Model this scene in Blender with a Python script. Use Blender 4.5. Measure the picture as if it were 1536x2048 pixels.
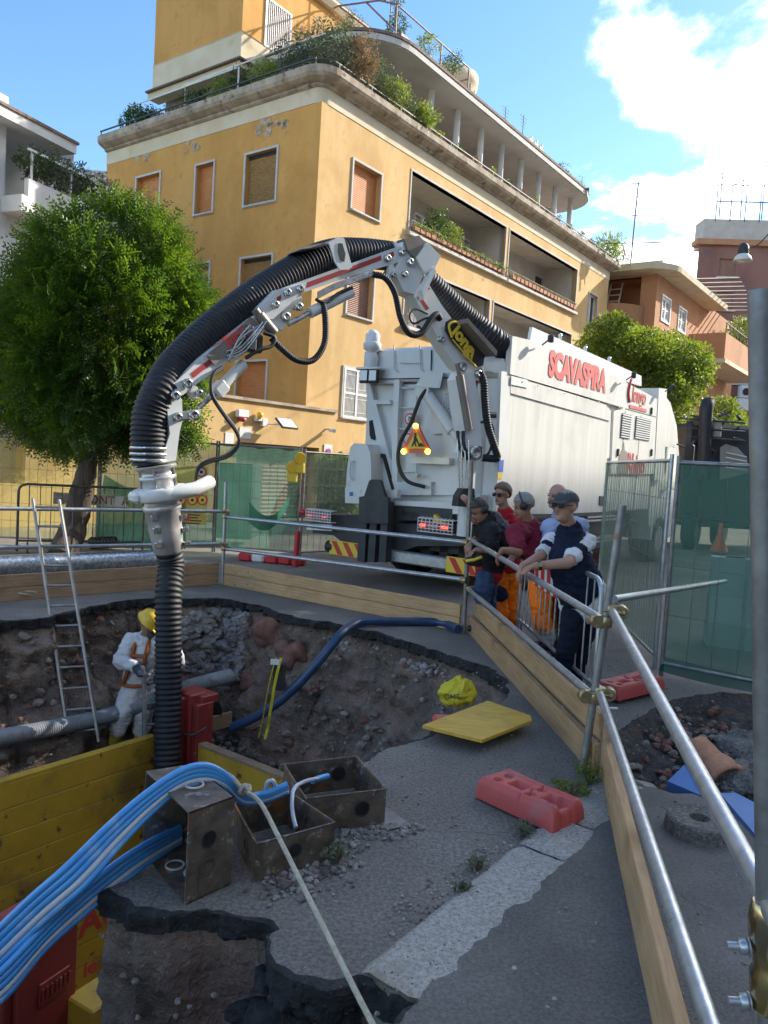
import bpy, bmesh, math, random
import numpy as np
from mathutils import Vector, Matrix, noise as mnoise
from mathutils.geometry import tessellate_polygon
for _o in list(bpy.data.objects): bpy.data.objects.remove(_o)
S = bpy.context.scene
COL = S.collection
R = math.radians
rnd = random.Random(7)
# ------------------------------------------------------------------ camera
F_PX, ROLL, PITCH, CAM_H = 1550.0, R(3.45), R(3.65), 1.8
cd = bpy.data.cameras.new('camera'); cam = bpy.data.objects.new('camera', cd); COL.objects.link(cam)
cd.sensor_fit = 'VERTICAL'; cd.sensor_height = 24.0; cd.lens = 24.0*F_PX/2048.0
cd.clip_start = 0.05; cd.clip_end = 3000
_rt, _up, _bk = Vector((1,0,0)), Vector((0,math.sin(PITCH),math.cos(PITCH))), Vector((0,-math.cos(PITCH),math.sin(PITCH)))
_r2 = _rt*math.cos(ROLL)+_up*math.sin(ROLL); _u2 = _up*math.cos(ROLL)-_rt*math.sin(ROLL)
mw = Matrix((( _r2.x,_u2.x,_bk.x,0),(_r2.y,_u2.y,_bk.y,0),(_r2.z,_u2.z,_bk.z,CAM_H),(0,0,0,1)))
cam.matrix_world = mw
S.camera = cam
# ------------------------------------------------------------------ sky, sun, exposure
SUN_AZ, SUN_EL = R(59.8), R(29.0)          # azimuth measured to the right of the street view (+Y)
SUN_DIR = Vector((math.sin(SUN_AZ)*math.cos(SUN_EL), math.cos(SUN_AZ)*math.cos(SUN_EL), math.sin(SUN_EL)))
W = bpy.data.worlds.new('World'); S.world = W; W.use_nodes = True
nt = W.node_tree; nt.nodes.clear()
def _n(t, **k):
    n = nt.nodes.new(t)
    for a, b in k.items(): setattr(n, a, b)
    return n
sky = _n('ShaderNodeTexSky', sky_type='NISHITA', sun_disc=False, sun_elevation=SUN_EL, sun_rotation=SUN_AZ, altitude=20.0, air_density=1.0, dust_density=.3, ozone_density=2.0)
geo = _n('ShaderNodeTexCoord')
sep = _n('ShaderNodeSeparateXYZ'); nt.links.new(geo.outputs['Generated'], sep.inputs[0])
zc = _n('ShaderNodeMath', operation='MAXIMUM'); nt.links.new(sep.outputs['Z'], zc.inputs[0]); zc.inputs[1].default_value = 0.02
zo = _n('ShaderNodeMath', operation='ADD'); nt.links.new(zc.outputs[0], zo.inputs[0]); zo.inputs[1].default_value = 0.22
div = _n('ShaderNodeVectorMath', operation='DIVIDE'); cz = _n('ShaderNodeCombineXYZ')
for i in range(3): nt.links.new(zo.outputs[0], cz.inputs[i])
nt.links.new(geo.outputs['Generated'], div.inputs[0]); nt.links.new(cz.outputs[0], div.inputs[1])
flat = _n('ShaderNodeVectorMath', operation='MULTIPLY'); nt.links.new(div.outputs[0], flat.inputs[0]); flat.inputs[1].default_value = (1,1,0)
offs = _n('ShaderNodeVectorMath', operation='ADD'); nt.links.new(flat.outputs[0], offs.inputs[0]); offs.inputs[1].default_value = (1.57,4.32,0.0)
cn = _n('ShaderNodeTexNoise'); cn.inputs['Scale'].default_value = 1.1; cn.inputs['Detail'].default_value = 9; cn.inputs['Roughness'].default_value = 0.56; cn.inputs['Distortion'].default_value = 0.25
nt.links.new(offs.outputs[0], cn.inputs['Vector'])
# clouds gather along the sun's side of the sky
dt = _n('ShaderNodeVectorMath', operation='DOT_PRODUCT'); nt.links.new(geo.outputs['Generated'], dt.inputs[0]); dt.inputs[1].default_value = (math.sin(R(52)), math.cos(R(52)), 0.12)
mr0 = _n('ShaderNodeMapRange'); nt.links.new(dt.outputs['Value'], mr0.inputs[0]); mr0.inputs[1].default_value = 0.58; mr0.inputs[2].default_value = 0.94; mr0.inputs[3].default_value = -0.03; mr0.inputs[4].default_value = 0.07
ad = _n('ShaderNodeMath', operation='ADD'); nt.links.new(cn.outputs['Fac'], ad.inputs[0]); nt.links.new(mr0.outputs[0], ad.inputs[1])
mr = _n('ShaderNodeMapRange'); mr.interpolation_type = 'SMOOTHSTEP'; nt.links.new(ad.outputs[0], mr.inputs[0]); mr.inputs[1].default_value = 0.522; mr.inputs[2].default_value = 0.63
mix = _n('ShaderNodeMix', data_type='RGBA'); nt.links.new(mr.outputs[0], mix.inputs['Factor']); hsv = _n('ShaderNodeHueSaturation'); hsv.inputs['Saturation'].default_value = 1.16; nt.links.new(sky.outputs[0], hsv.inputs['Color']); nt.links.new(hsv.outputs[0], mix.inputs[6]); mix.inputs[7].default_value = (21.5,20.8,19.6,1)
bg = _n('ShaderNodeBackground'); nt.links.new(mix.outputs[2], bg.inputs[0]); bg.inputs[1].default_value = 0.074
wo = _n('ShaderNodeOutputWorld'); nt.links.new(bg.outputs[0], wo.inputs[0])
ld = bpy.data.lights.new('sun', 'SUN'); ld.energy = 2.1; ld.angle = R(0.55); ld.color = (1.0,0.93,0.82)
sun = bpy.data.objects.new('sun', ld); COL.objects.link(sun)
sun.rotation_euler = SUN_DIR.to_track_quat('Z','Y').to_euler(); sun.location = (20,10,30)
vs = S.view_settings; vs.view_transform = 'Standard'; vs.look = 'None'; vs.gamma = 1.0; vs.exposure = 2.06; vs.use_curve_mapping = False
S.cycles.max_bounces = 8; S.cycles.transparent_max_bounces = 24
# ------------------------------------------------------------------ measuring helpers
def ray(px, py):
    u = (px-768)/F_PX; v = (1024-py)/F_PX
    a = u*math.cos(ROLL)-v*math.sin(ROLL); b = u*math.sin(ROLL)+v*math.cos(ROLL)
    return Vector((a, math.cos(PITCH)+b*math.sin(PITCH), -math.sin(PITCH)+b*math.cos(PITCH)))
def gp(px, py, z=0.0):
    r = ray(px, py); t = (z-CAM_H)/r.z; return Vector((r.x*t, r.y*t, z))
def at(px, py, Y):
    r = ray(px, py); t = Y/r.y; return Vector((r.x*t, Y, CAM_H+r.z*t))
TH = R(36.2)
D = Vector((math.sin(TH), math.cos(TH), 0)); N = Vector((math.cos(TH), -math.sin(TH), 0)); Z = Vector((0,0,1))
def onp(px, py, C, dd):
    r = ray(px, py); det = -r.x*dd.y+dd.x*r.y
    t = (-C.x*dd.y+dd.x*C.y)/det
    return ((r.x*t-C.x)*dd.x+(r.y*t-C.y)*dd.y, CAM_H+r.z*t)
def frame(o, x, z=None):                      # x exact when z is left out, otherwise z exact
    x = Vector(x).normalized()
    if z is None: y = Z.cross(x).normalized(); z = x.cross(y)
    else: z = Vector(z).normalized(); y = z.cross(x).normalized(); x = y.cross(z)
    return Matrix(((x.x,y.x,z.x,o[0]),(x.y,y.y,z.y,o[1]),(x.z,y.z,z.z,o[2]),(0,0,0,1)))
def rotz(a): return Matrix.Rotation(a, 4, 'Z')
def T(*a): return Matrix.Translation(a)
# ------------------------------------------------------------------ mesh builder
class MB:
    def __init__(s, M=None): s.v = []; s.f = []; s.m = []; s.M = M; s.mi = 0; s.sm = []; s.smooth = False
    def add(s, vs, fs, smooth=None):
        b = len(s.v)
        if s.M is not None: vs = [s.M@Vector(p) for p in vs]
        s.v.extend([tuple(p) for p in vs])
        for f in fs:
            s.f.append(tuple(b+i for i in f)); s.m.append(s.mi); s.sm.append(s.smooth if smooth is None else smooth)
        return s
    def box(s, lo, hi, M=None):
        (a,b,c),(d,e,f) = lo, hi
        p = [Vector(q) for q in ((a,b,c),(d,b,c),(d,e,c),(a,e,c),(a,b,f),(d,b,f),(d,e,f),(a,e,f))]
        if M is not None: p = [M@q for q in p]
        return s.add(p, [(0,3,2,1),(4,5,6,7),(0,1,5,4),(1,2,6,5),(2,3,7,6),(3,0,4,7)], False)
    def bbox(s, lo, hi, r=0.01, M=None):      # box with bevelled edges
        (a,b,c),(d,e,f) = lo, hi; r = min(r, (d-a)*.49, (e-b)*.49, (f-c)*.49)
        vs = []; idx = {}
        for ix,(x0,sx) in enumerate(((a,1),(d,-1))):
            for iy,(y0,sy) in enumerate(((b,1),(e,-1))):
                for iz,(z0,sz) in enumerate(((c,1),(f,-1))):
                    idx[ix,iy,iz,0] = len(vs); vs.append(Vector((x0,y0+sy*r,z0+sz*r)))
                    idx[ix,iy,iz,1] = len(vs); vs.append(Vector((x0+sx*r,y0,z0+sz*r)))
                    idx[ix,iy,iz,2] = len(vs); vs.append(Vector((x0+sx*r,y0+sy*r,z0)))
        if M is not None: vs = [M@q for q in vs]
        fs = []
        q = [(0,0),(1,0),(1,1),(0,1)]
        for i in (0,1):
            g = lambda k: k if i else k[::-1]
            fs.append(tuple(g([idx[i,u,w,0] for u,w in q])))
            fs.append(tuple(g([idx[w,i,u,1] for u,w in q])))
            fs.append(tuple(g([idx[u,w,i,2] for u,w in q])))
        for i in (0,1):
            for j in (0,1):
                fs.append((idx[i,j,0,0],idx[i,j,0,1],idx[i,j,1,1],idx[i,j,1,0]))
                fs.append((idx[i,0,j,0],idx[i,1,j,0],idx[i,1,j,2],idx[i,0,j,2]))
                fs.append((idx[0,i,j,1],idx[1,i,j,1],idx[1,i,j,2],idx[0,i,j,2]))
                for k in (0,1): fs.append((idx[i,j,k,0],idx[i,j,k,1],idx[i,j,k,2]))
        return s.add(vs, fs, False)
    def tube(s, pts, r, n=10, caps=True, smooth=True, r_list=None, up=None):
        pts = [Vector(p) for p in pts]; m = len(pts); vs = []; fs = []
        t0 = (pts[1]-pts[0]).normalized()
        ref = Vector(up) if up else (Vector((0,0,1)) if abs(t0.z) < .9 else Vector((1,0,0)))
        nx = (ref-t0*ref.dot(t0)).normalized()
        for i in range(m):
            t = (pts[min(i+1,m-1)]-pts[max(i-1,0)])
            if t.length < 1e-9: t = t0
            t.normalize(); nx = (nx-t*nx.dot(t)); nx.normalize(); ny = t.cross(nx)
            rr = r_list[i] if r_list else r
            for k in range(n):
                a = 2*math.pi*k/n; vs.append(pts[i]+(nx*math.cos(a)+ny*math.sin(a))*rr)
        for i in range(m-1):
            for k in range(n):
                k2 = (k+1)%n; fs.append((i*n+k,i*n+k2,(i+1)*n+k2,(i+1)*n+k))
        s.add(vs, fs, smooth)
        if caps:
            s.add(vs[:n], [tuple(range(n))[::-1]], False); s.add(vs[-n:], [tuple(range(n))], False)
        return s
    def lathe(s, prof, n=16, M=None, smooth=True, closed=False):
        vs = []; fs = []; m = len(prof)
        for r, z in prof:
            for k in range(n):
                a = 2*math.pi*k/n; vs.append(Vector((r*math.cos(a), r*math.sin(a), z)))
        if M is not None: vs = [M@p for p in vs]
        for i in range(m-1):
            for k in range(n):
                k2 = (k+1)%n; fs.append((i*n+k,i*n+k2,(i+1)*n+k2,(i+1)*n+k))
        s.add(vs, fs, smooth)
        if prof[0][0] > 1e-4 and not closed: s.add(vs[:n], [tuple(range(n))[::-1]], False)
        if prof[-1][0] > 1e-4 and not closed: s.add(vs[-n:], [tuple(range(n))], False)
        return s
    def prism(s, poly, ext, M=None):          # planar polygon (3D points) extruded by a vector; may be concave
        p = [Vector(q) for q in poly]; e = Vector(ext)
        if M is not None: p = [M@q for q in p]; e = M.to_3x3()@e
        m = len(p); nrm = Vector((0,0,0))
        for i in range(m): nrm += p[i].cross(p[(i+1)%m])
        if nrm.dot(e) > 0: p = p[::-1]
        q = [a+e for a in p]
        tri = tessellate_polygon([p]) if m > 4 else [(0,1,2)] if m == 3 else [(0,1,2,3)]
        fs = []
        for t in tri:
            t = list(t)
            if m > 4:
                nn = (p[t[1]]-p[t[0]]).cross(p[t[2]]-p[t[0]])
                if nn.dot(e) > 0: t = t[::-1]
            fs.append(tuple(t)); fs.append(tuple(m+i for i in t[::-1]))
        for i in range(m):
            j = (i+1)%m; fs.append((i,m+i,m+j,j))
        return s.add(p+q, fs, False)
    def quad(s, a, b, c, d_): return s.add([a,b,c,d_], [(0,1,2,3)], False)
    def build(s, name, mat, parent=None, origin=None, label=None, cat=None, group=None, kind=None, weld=False):
        me = bpy.data.meshes.new(name)
        if origin is None:
            if parent is not None: origin = parent.matrix_basis.translation if parent.parent is None else parent.parent.matrix_basis.translation
            else: origin = (0,0,0)
        o3 = np.array(origin, float)
        v = np.array(s.v, float)-o3
        me.from_pydata(v.tolist(), [], s.f)
        mats = mat if isinstance(mat, (list, tuple)) else [mat]
        for mm in mats: me.materials.append(MAT[mm] if isinstance(mm, str) else mm)
        if len(mats) > 1: me.polygons.foreach_set('material_index', s.m)
        if any(s.sm): me.polygons.foreach_set('use_smooth', s.sm)
        me.update()
        o = bpy.data.objects.new(name, me); COL.objects.link(o)
        if parent is not None: o.parent = parent
        else: o.location = origin
        tag(o, label, cat, group, kind)
        return o
def tag(o, label=None, cat=None, group=None, kind=None):
    if label: o['label'] = label
    if cat: o['category'] = cat
    if group: o['group'] = group
    if kind: o['kind'] = kind
    return o
def thing(name, loc, label, cat, group=None):
    o = bpy.data.objects.new(name, None); COL.objects.link(o); o.location = Vector(loc); o.empty_display_size = .1
    return tag(o, label, cat, group)
def copy_tree(o, loc=None, label=None, group=None):
    c = o.copy(); COL.objects.link(c)
    if loc is not None: c.location = loc
    if label: c['label'] = label
    if group: c['group'] = group
    for ch in o.children:
        k = ch.copy(); COL.objects.link(k); k.parent = c
        for g in ch.children:
            q = g.copy(); COL.objects.link(q); q.parent = k
    return c
def text_part(name, txt, M, size, mat, parent, ext=0.004, offset=0.0, shear=0.0, align='CENTER', space=1.0, sx=1.0, kind=None):
    cu = bpy.data.curves.new(name, 'FONT'); cu.body = txt; cu.size = size; cu.extrude = ext; cu.offset = offset; cu.shear = shear; cu.align_x = align; cu.align_y = 'CENTER'; cu.space_character = space; cu.resolution_u = 3
    to = bpy.data.objects.new('tmp', cu); COL.objects.link(to)
    dg = bpy.context.evaluated_depsgraph_get()
    me = bpy.data.meshes.new_from_object(to.evaluated_get(dg)); bpy.data.objects.remove(to)
    org = parent.matrix_basis.translation if parent.parent is None else parent.parent.matrix_basis.translation
    me.transform(T(*(-org))@M@Matrix.Diagonal((sx,1,1,1)))
    me.materials.clear(); me.materials.append(MAT[mat])
    o = bpy.data.objects.new(name, me); COL.objects.link(o); o.parent = parent
    return o
def bez(pts, n=24, closed=False):             # Catmull-Rom through points
    P = [Vector(p) for p in pts]; out = []
    m = len(P)
    for i in range(m-1):
        p0 = P[i-1] if i else P[0]*2-P[1]; p1 = P[i]; p2 = P[i+1]; p3 = P[i+2] if i+2 < m else P[-1]*2-P[-2]
        k = max(2, n//(m-1))
        for j in range(k):
            t = j/k
            out.append(.5*((2*p1)+(p2-p0)*t+(2*p0-5*p1+4*p2-p3)*t*t+(3*p1-p0-3*p2+p3)*t**3))
    out.append(P[-1]); return out
def resample(pts, step):
    P = [Vector(p) for p in pts]; L = [0]
    for i in range(1, len(P)): L.append(L[-1]+(P[i]-P[i-1]).length)
    k = max(2, int(L[-1]/step)+1); out = []; j = 0
    for i in range(k):
        s_ = L[-1]*i/(k-1)
        while j < len(P)-2 and L[j+1] < s_: j += 1
        t = (s_-L[j])/max(1e-9, L[j+1]-L[j]); out.append(P[j].lerp(P[j+1], min(1, t)))
    return out
def fbm(p, o=4): return mnoise.fractal(Vector(p), 1.0, 2.0, o)
# ------------------------------------------------------------------ materials
MAT = {}
def mat(name, c, c2=None, scale=6, fac=(.35,.65), rough=.6, metal=0, bump=0, bscale=40, coord='Object', c3=None, s3=1.5, f3=(.55,.7), rvar=0, spec=.5, detail=6, stretch=(1,1,1), trans=None, alpha=None, emit=None, bdist=.01, c4=None, s4=120, f4=(.62,.68), macro=None, mstretch=None, orand=0, crack=None):
    m = bpy.data.materials.new(name); m.use_nodes = True; t = m.node_tree; b = t.nodes['Principled BSDF']; L = t.links.new
    def nd(ty): return t.nodes.new(ty)
    tc = nd('ShaderNodeTexCoord'); co = tc.outputs['Object']
    if coord == 'World': co = nd('ShaderNodeNewGeometry').outputs['Position']
    if coord == 'Generated': co = tc.outputs['Generated']
    if stretch != (1,1,1):
        mp = nd('ShaderNodeMapping'); mp.inputs['Scale'].default_value = stretch; L(co, mp.inputs[0]); co2 = mp.outputs[0]
    else: co2 = co
    def noise(sc, src=None, det=detail):
        q = nd('ShaderNodeTexNoise'); q.inputs['Scale'].default_value = sc; q.inputs['Detail'].default_value = det; q.inputs['Roughness'].default_value = .6
        L(src or co2, q.inputs['Vector']); return q.outputs['Fac']
    def rng(x, lo, hi):
        q = nd('ShaderNodeMapRange'); q.interpolation_type = 'SMOOTHSTEP'; L(x, q.inputs[0]); q.inputs[1].default_value = lo; q.inputs[2].default_value = hi; return q.outputs[0]
    b.inputs['Base Color'].default_value = (*c, 1); cur = None
    if c2 is not None:
        mx = nd('ShaderNodeMix'); mx.data_type = 'RGBA'; mx.inputs[6].default_value = (*c,1); mx.inputs[7].default_value = (*c2,1)
        L(rng(noise(scale), *fac), mx.inputs['Factor']); cur = mx.outputs[2]
    for cc, ss, ff, src in ((c3, s3, f3, co), (c4, s4, f4, co)):
        if cc is not None:
            mx = nd('ShaderNodeMix'); mx.data_type = 'RGBA'; mx.inputs[7].default_value = (*cc,1)
            if cur is not None: L(cur, mx.inputs[6])
            else: mx.inputs[6].default_value = (*c,1)
            L(rng(noise(ss, src, 4), *ff), mx.inputs['Factor']); cur = mx.outputs[2]
    def grey_mul(fac_socket, cur):
        mx = nd('ShaderNodeMix'); mx.data_type = 'RGBA'; mx.blend_type = 'MULTIPLY'; mx.inputs['Factor'].default_value = 1.0
        if cur is not None: L(cur, mx.inputs[6])
        else: mx.inputs[6].default_value = (*c,1)
        cb_ = nd('ShaderNodeCombineXYZ')
        for i_ in range(3): L(fac_socket, cb_.inputs[i_])
        L(cb_.outputs[0], mx.inputs[7]); return mx.outputs[2]
    if macro:
        src = co
        if mstretch:
            mp2 = nd('ShaderNodeMapping'); mp2.inputs['Scale'].default_value = mstretch; L(co, mp2.inputs[0]); src = mp2.outputs[0]
        q = nd('ShaderNodeMapRange'); L(noise(macro[0], src, 7), q.inputs[0]); q.inputs[1].default_value = .32; q.inputs[2].default_value = .68; q.inputs[3].default_value = macro[1]; q.inputs[4].default_value = macro[2]; cur = grey_mul(q.outputs[0], cur)
    if orand:
        oi = nd('ShaderNodeObjectInfo'); q = nd('ShaderNodeMapRange'); L(oi.outputs['Random'], q.inputs[0]); q.inputs[3].default_value = 1-orand; q.inputs[4].default_value = 1+orand*.7; cur = grey_mul(q.outputs[0], cur)
    if crack:
        vo = nd('ShaderNodeTexVoronoi'); vo.feature = 'DISTANCE_TO_EDGE'; vo.inputs['Scale'].default_value = crack[0]; dn_ = nd('ShaderNodeTexNoise'); dn_.inputs['Scale'].default_value = 3; dn_.inputs['Detail'].default_value = 6; L(co, dn_.inputs['Vector'])
        av = nd('ShaderNodeVectorMath'); av.operation = 'MULTIPLY_ADD'; L(dn_.outputs['Color'], av.inputs[0]); av.inputs[1].default_value = (.35,.35,.35); L(co, av.inputs[2]); L(av.outputs[0], vo.inputs['Vector'])
        q = nd('ShaderNodeMapRange'); L(vo.outputs['Distance'], q.inputs[0]); q.inputs[1].default_value = 0; q.inputs[2].default_value = crack[1]; q.inputs[3].default_value = crack[2]; q.inputs[4].default_value = 1; cur = grey_mul(q.outputs[0], cur)
    if cur is not None: L(cur, b.inputs['Base Color'])
    b.inputs['Roughness'].default_value = rough; b.inputs['Metallic'].default_value = metal
    b.inputs['Specular IOR Level'].default_value = spec
    if rvar:
        q = nd('ShaderNodeMapRange'); L(noise(scale*1.7), q.inputs[0]); q.inputs[1].default_value = .3; q.inputs[2].default_value = .7; q.inputs[3].default_value = max(.05,rough-rvar); q.inputs[4].default_value = min(1,rough+rvar); L(q.outputs[0], b.inputs['Roughness'])
    if bump:
        bn = nd('ShaderNodeBump'); bn.inputs['Strength'].default_value = bump; bn.inputs['Distance'].default_value = bdist; L(noise(bscale), bn.inputs['Height']); L(bn.outputs[0], b.inputs['Normal'])
    if emit: b.inputs['Emission Color'].default_value = (*emit[:3],1); b.inputs['Emission Strength'].default_value = emit[3]
    if alpha is not None: b.inputs['Alpha'].default_value = alpha
    if trans is not None:                      # leaf / cloth translucency
        tr = nd('ShaderNodeBsdfTranslucent'); tr.inputs[0].default_value = (*trans[:3],1)
        if len(trans) > 4:
            mx = nd('ShaderNodeMix'); mx.data_type = 'RGBA'; mx.inputs[6].default_value = (*trans[:3],1); mx.inputs[7].default_value = (*trans[4],1); L(rng(noise(scale), *fac), mx.inputs['Factor']); L(mx.outputs[2], tr.inputs[0])
        ms = nd('ShaderNodeMixShader'); ms.inputs[0].default_value = trans[3]; L(b.outputs[0], ms.inputs[1]); L(tr.outputs[0], ms.inputs[2]); L(ms.outputs[0], t.nodes['Material Output'].inputs['Surface'])
    MAT[name] = m; return m
# ================================================================== MATERIALS
mat('asphalt', (.115,.107,.098), (.235,.215,.19), scale=55, fac=(.34,.68), rough=.92, bump=.9, bscale=70, coord='World', c3=(.30,.265,.22), s3=.9, f3=(.52,.80), c4=(.40,.38,.35), s4=85, f4=(.64,.69), bdist=.012, detail=8, macro=(.8,.68,1.22), crack=(.45,.004,.7))
mat('asphalt_dark', (.10,.095,.088), (.165,.155,.143), scale=70, fac=(.34,.68), rough=.88, bump=.7, bscale=95, coord='World', c3=(.20,.185,.165), s3=.8, f3=(.50,.78), c4=(.30,.29,.28), s4=110, f4=(.67,.71), bdist=.008, detail=8, macro=(1.1,.70,1.22), crack=(.5,.003,.72))
mat('asphalt_cut', (.012,.012,.014), (.03,.03,.033), scale=22, rough=.75, bump=1.0, bscale=55, coord='World', c4=(.30,.28,.26), s4=90, f4=(.70,.74), bdist=.03)
mat('concrete', (.13,.118,.104), (.24,.22,.195), scale=40, rough=.95, bump=1.0, bscale=60, bdist=.02, c4=(.36,.33,.3), s4=55, f4=(.60,.66), coord='World', c3=(.12,.10,.085), s3=2, f3=(.55,.72))
mat('granite', (.30,.285,.255), (.46,.445,.405), scale=60, rough=.85, bump=.9, bscale=120, coord='World', c3=(.30,.27,.22), s3=3, f3=(.55,.75), c4=(.03,.03,.033), s4=85, f4=(.60,.66), bdist=.012)
mat('soil', (.165,.128,.105), (.30,.238,.198), scale=4.5, rough=.98, bump=1.0, bscale=34, coord='World', c3=(.27,.185,.15), s3=1.3, f3=(.50,.66), c4=(.34,.30,.26), s4=34, f4=(.60,.66), macro=(1.0,.55,1.3), mstretch=(.6,.6,5), bdist=.05, spec=.15)
mat('soil_wet', (.095,.076,.065), (.155,.125,.108), scale=5, rough=.9, bump=1.0, bscale=30, coord='World', c4=(.26,.23,.21), s4=38, f4=(.68,.72), bdist=.03, spec=.3)
mat('rubble_grey', (.26,.235,.22), (.38,.35,.325), scale=9, rough=.95, bump=1.0, bscale=42, coord='World', c3=(.15,.115,.10), s3=5, f3=(.5,.6), bdist=.03)
mat('red_soil', (.050,.044,.042), (.098,.082,.074), scale=16, rough=.95, bump=1.0, bscale=34, coord='World', c3=(.16,.085,.065), s3=3, f3=(.54,.66), c4=(.26,.22,.2), s4=40, f4=(.62,.68), bdist=.04)
mat('stone', (.17,.14,.12), (.28,.245,.215), scale=5, rough=.95, bump=.6, bscale=50, coord='World')
mat('stone_red', (.15,.07,.052), (.23,.125,.095), scale=8, rough=.95, bump=.6, bscale=60, coord='World')
# ================================================================== SETTING: ground, pit, kerb
PIT_FAR = [(-300,1300),(-140,1270),(0,1241),(50,1238),(94,1234),(135,1223),(175,1214),(250,1200),(312,1196),(380,1197),(432,1195),(470,1201),(513,1209),(555,1222),(594,1236),(630,1241),(658,1242),(695,1253),(755,1263),(816,1282),(889,1306),(933,1320),(985,1338),(1012,1358)]
PIT_NEAR = [(1022,1385),(1000,1410),(960,1430),(905,1455),(868,1472),(830,1482),(790,1492),(760,1500),(735,1522),(650,1565),(560,1605),(470,1640),(380,1672),(300,1700),(235,1745),(205,1778),(250,1790),(297,1812),(350,1822),(406,1818),(469,1829),(539,1840),(549,1856),(531,1878),(534,1900),(549,1922),(582,1941),(640,1955),(705,1956),(722,1945),(780,1972),(838,1998),(815,2030)]
pit = [gp(*p) for p in PIT_FAR]+[gp(*p) for p in PIT_NEAR]
pit += [Vector(p) for p in ((.10,2.10,0),(-.3,1.75,0),(-1.2,1.4,0),(-3,1.3,0),(-6,1.4,0),(-8.2,3.0,0),(-8.4,6.5,0))]
def jitter(poly, step, amp, seed, closed=True):
    P = resample(poly+[poly[0]] if closed else poly, step)
    if closed: P = P[:-1]
    out = []
    for i, p in enumerate(P):
        q = p.copy(); k = amp*(min(1.0, .35+p.length/9))
        q.x += k*fbm((p.x*3+seed, p.y*3, 0))+k*.7*fbm((p.x*11+seed, p.y*11, 4))+k*.5*fbm((p.x*37, p.y*37, 4))
        q.y += k*fbm((p.x*3, p.y*3+seed, 9))+k*.7*fbm((p.x*11, p.y*11+seed, 7))+k*.5*fbm((p.x*37, p.y*37+seed, 7))
        out.append(q)
    return out
pit_e = jitter(pit, .03, .035, 3.3)
HOLE = [(1222,1500),(1236,1466),(1262,1440),(1300,1424),(1345,1400),(1395,1388),(1450,1384),(1536,1392),(1600,1400),(1640,1440),(1640,1560),(1590,1640),(1500,1626),(1440,1612),(1385,1590),(1345,1590),(1310,1578),(1275,1572),(1240,1545)]
hole_e = jitter([gp(*p) for p in HOLE], .05, .03, 8.1)
outer = [Vector((a*600, b*600, 0)) for a, b in ((-1,-1),(1,-1),(1,1),(-1,1))]
loops = [outer, pit_e, hole_e]
allp = [p for l in loops for p in l]
g = MB()
tris = tessellate_polygon(loops)
ft = []
for t in tris:
    a, b, c = (allp[i] for i in t)
    ft.append(tuple(t) if (b-a).cross(c-a).z > 0 else tuple(t[::-1]))
g.add(allp, ft)
_h = len(hole_e); g.add(list(hole_e)+[Vector((p.x,p.y,-.2)) for p in hole_e], [(i,_h+i,_h+(i+1)%_h,(i+1)%_h) for i in range(_h)])
ground = g.build('ground', 'asphalt', kind='structure')

def wall_strip(name, loop, z_list, off_fn, amp_fn, material, closed=True, kind='structure', parent=None, smooth=True, zoff=0):
    n = len(loop); vs = []; fs = []
    area = sum(loop[i].x*loop[(i+1)%n].y-loop[(i+1)%n].x*loop[i].y for i in range(n))
    sg = 1 if area > 0 else -1
    nr = []
    for i in range(n):
        t = loop[(i+3)%n]-loop[i-3]; t.normalize(); nr.append(Vector((-t.y, t.x, 0))*sg)
    nr = [(nr[i-4]+nr[i-2]+nr[i]+nr[(i+2)%n]+nr[(i+4)%n]).normalized() for i in range(n)]
    m = len(z_list)
    for i, p in enumerate(loop):
        for j, z in enumerate(z_list):
            q = p+nr[i]*off_fn(p, z)+Vector((0,0,z))
            a = amp_fn(p, z)
            if a:
                k = (fbm((q.x*1.1,q.y*1.1,q.z*1.6))*.55+fbm((q.x*4,q.y*4,q.z*5+5))*.32+abs(fbm((q.x*13,q.y*13,q.z*13+9)))*.20)
                q = q+nr[i]*(k*a)+Vector((0,0,.25*a*fbm((q.x*6+3,q.y*6,q.z*6))))*(1 if j else 0)
            vs.append(q)
    for i in range(n):
        i2 = (i+1)%n
        for j in range(m-1): fs.append((i*m+j, i*m+j+1, i2*m+j+1, i2*m+j) if sg > 0 else (i*m+j, i2*m+j, i2*m+j+1, i*m+j+1))
    b = MB(); b.add(vs, fs, smooth)
    return b.build(name, material, parent, kind=kind)
near = lambda p: max(0.0, min(1.0, (4.6-p.length)/1.6))
def soil_off(p, z):
    n_ = near(p); right = max(0, min(1, (p.x+.2)/1.0))*(1-n_)
    u = -z-.09
    return -.05+u*(.30+.25*right)*(1-n_)+n_*(.02+.05*u)+.16*max(0,1-abs(u-1.1)/.5)*(1-n_)
zl = [-.085-.032*k for k in range(52)]
soil = wall_strip('excavation_wall', pit_e, zl, soil_off, lambda p, z: .24*min(1, (-z-.05)*5)*(.62+.38*(1-near(p))), 'soil')
zl2 = [-1.72-.12*k for k in range(14)]
wall_strip('deep_wall', pit_e, zl2, lambda p, z: -.02+.1*(1-near(p)), lambda p, z: .12, 'soil_wet')
def asph_off(p, z):
    t_ = .10+.045*fbm((p.x*3.1,p.y*3.1,8))+.02*fbm((p.x*14,p.y*14,8))
    return .012*(1 if z < 0 else 0)-(.07 if -z > t_ else 0)
wall_strip('asphalt_layer', pit_e, [0.0,-.008,-.02,-.034,-.048,-.062,-.076,-.09,-.105,-.12,-.135,-.15,-.17], asph_off, lambda p, z: .085*(1 if z < -.003 else 0)*min(1,.45+p.length/8), 'asphalt_cut', smooth=False)
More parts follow.
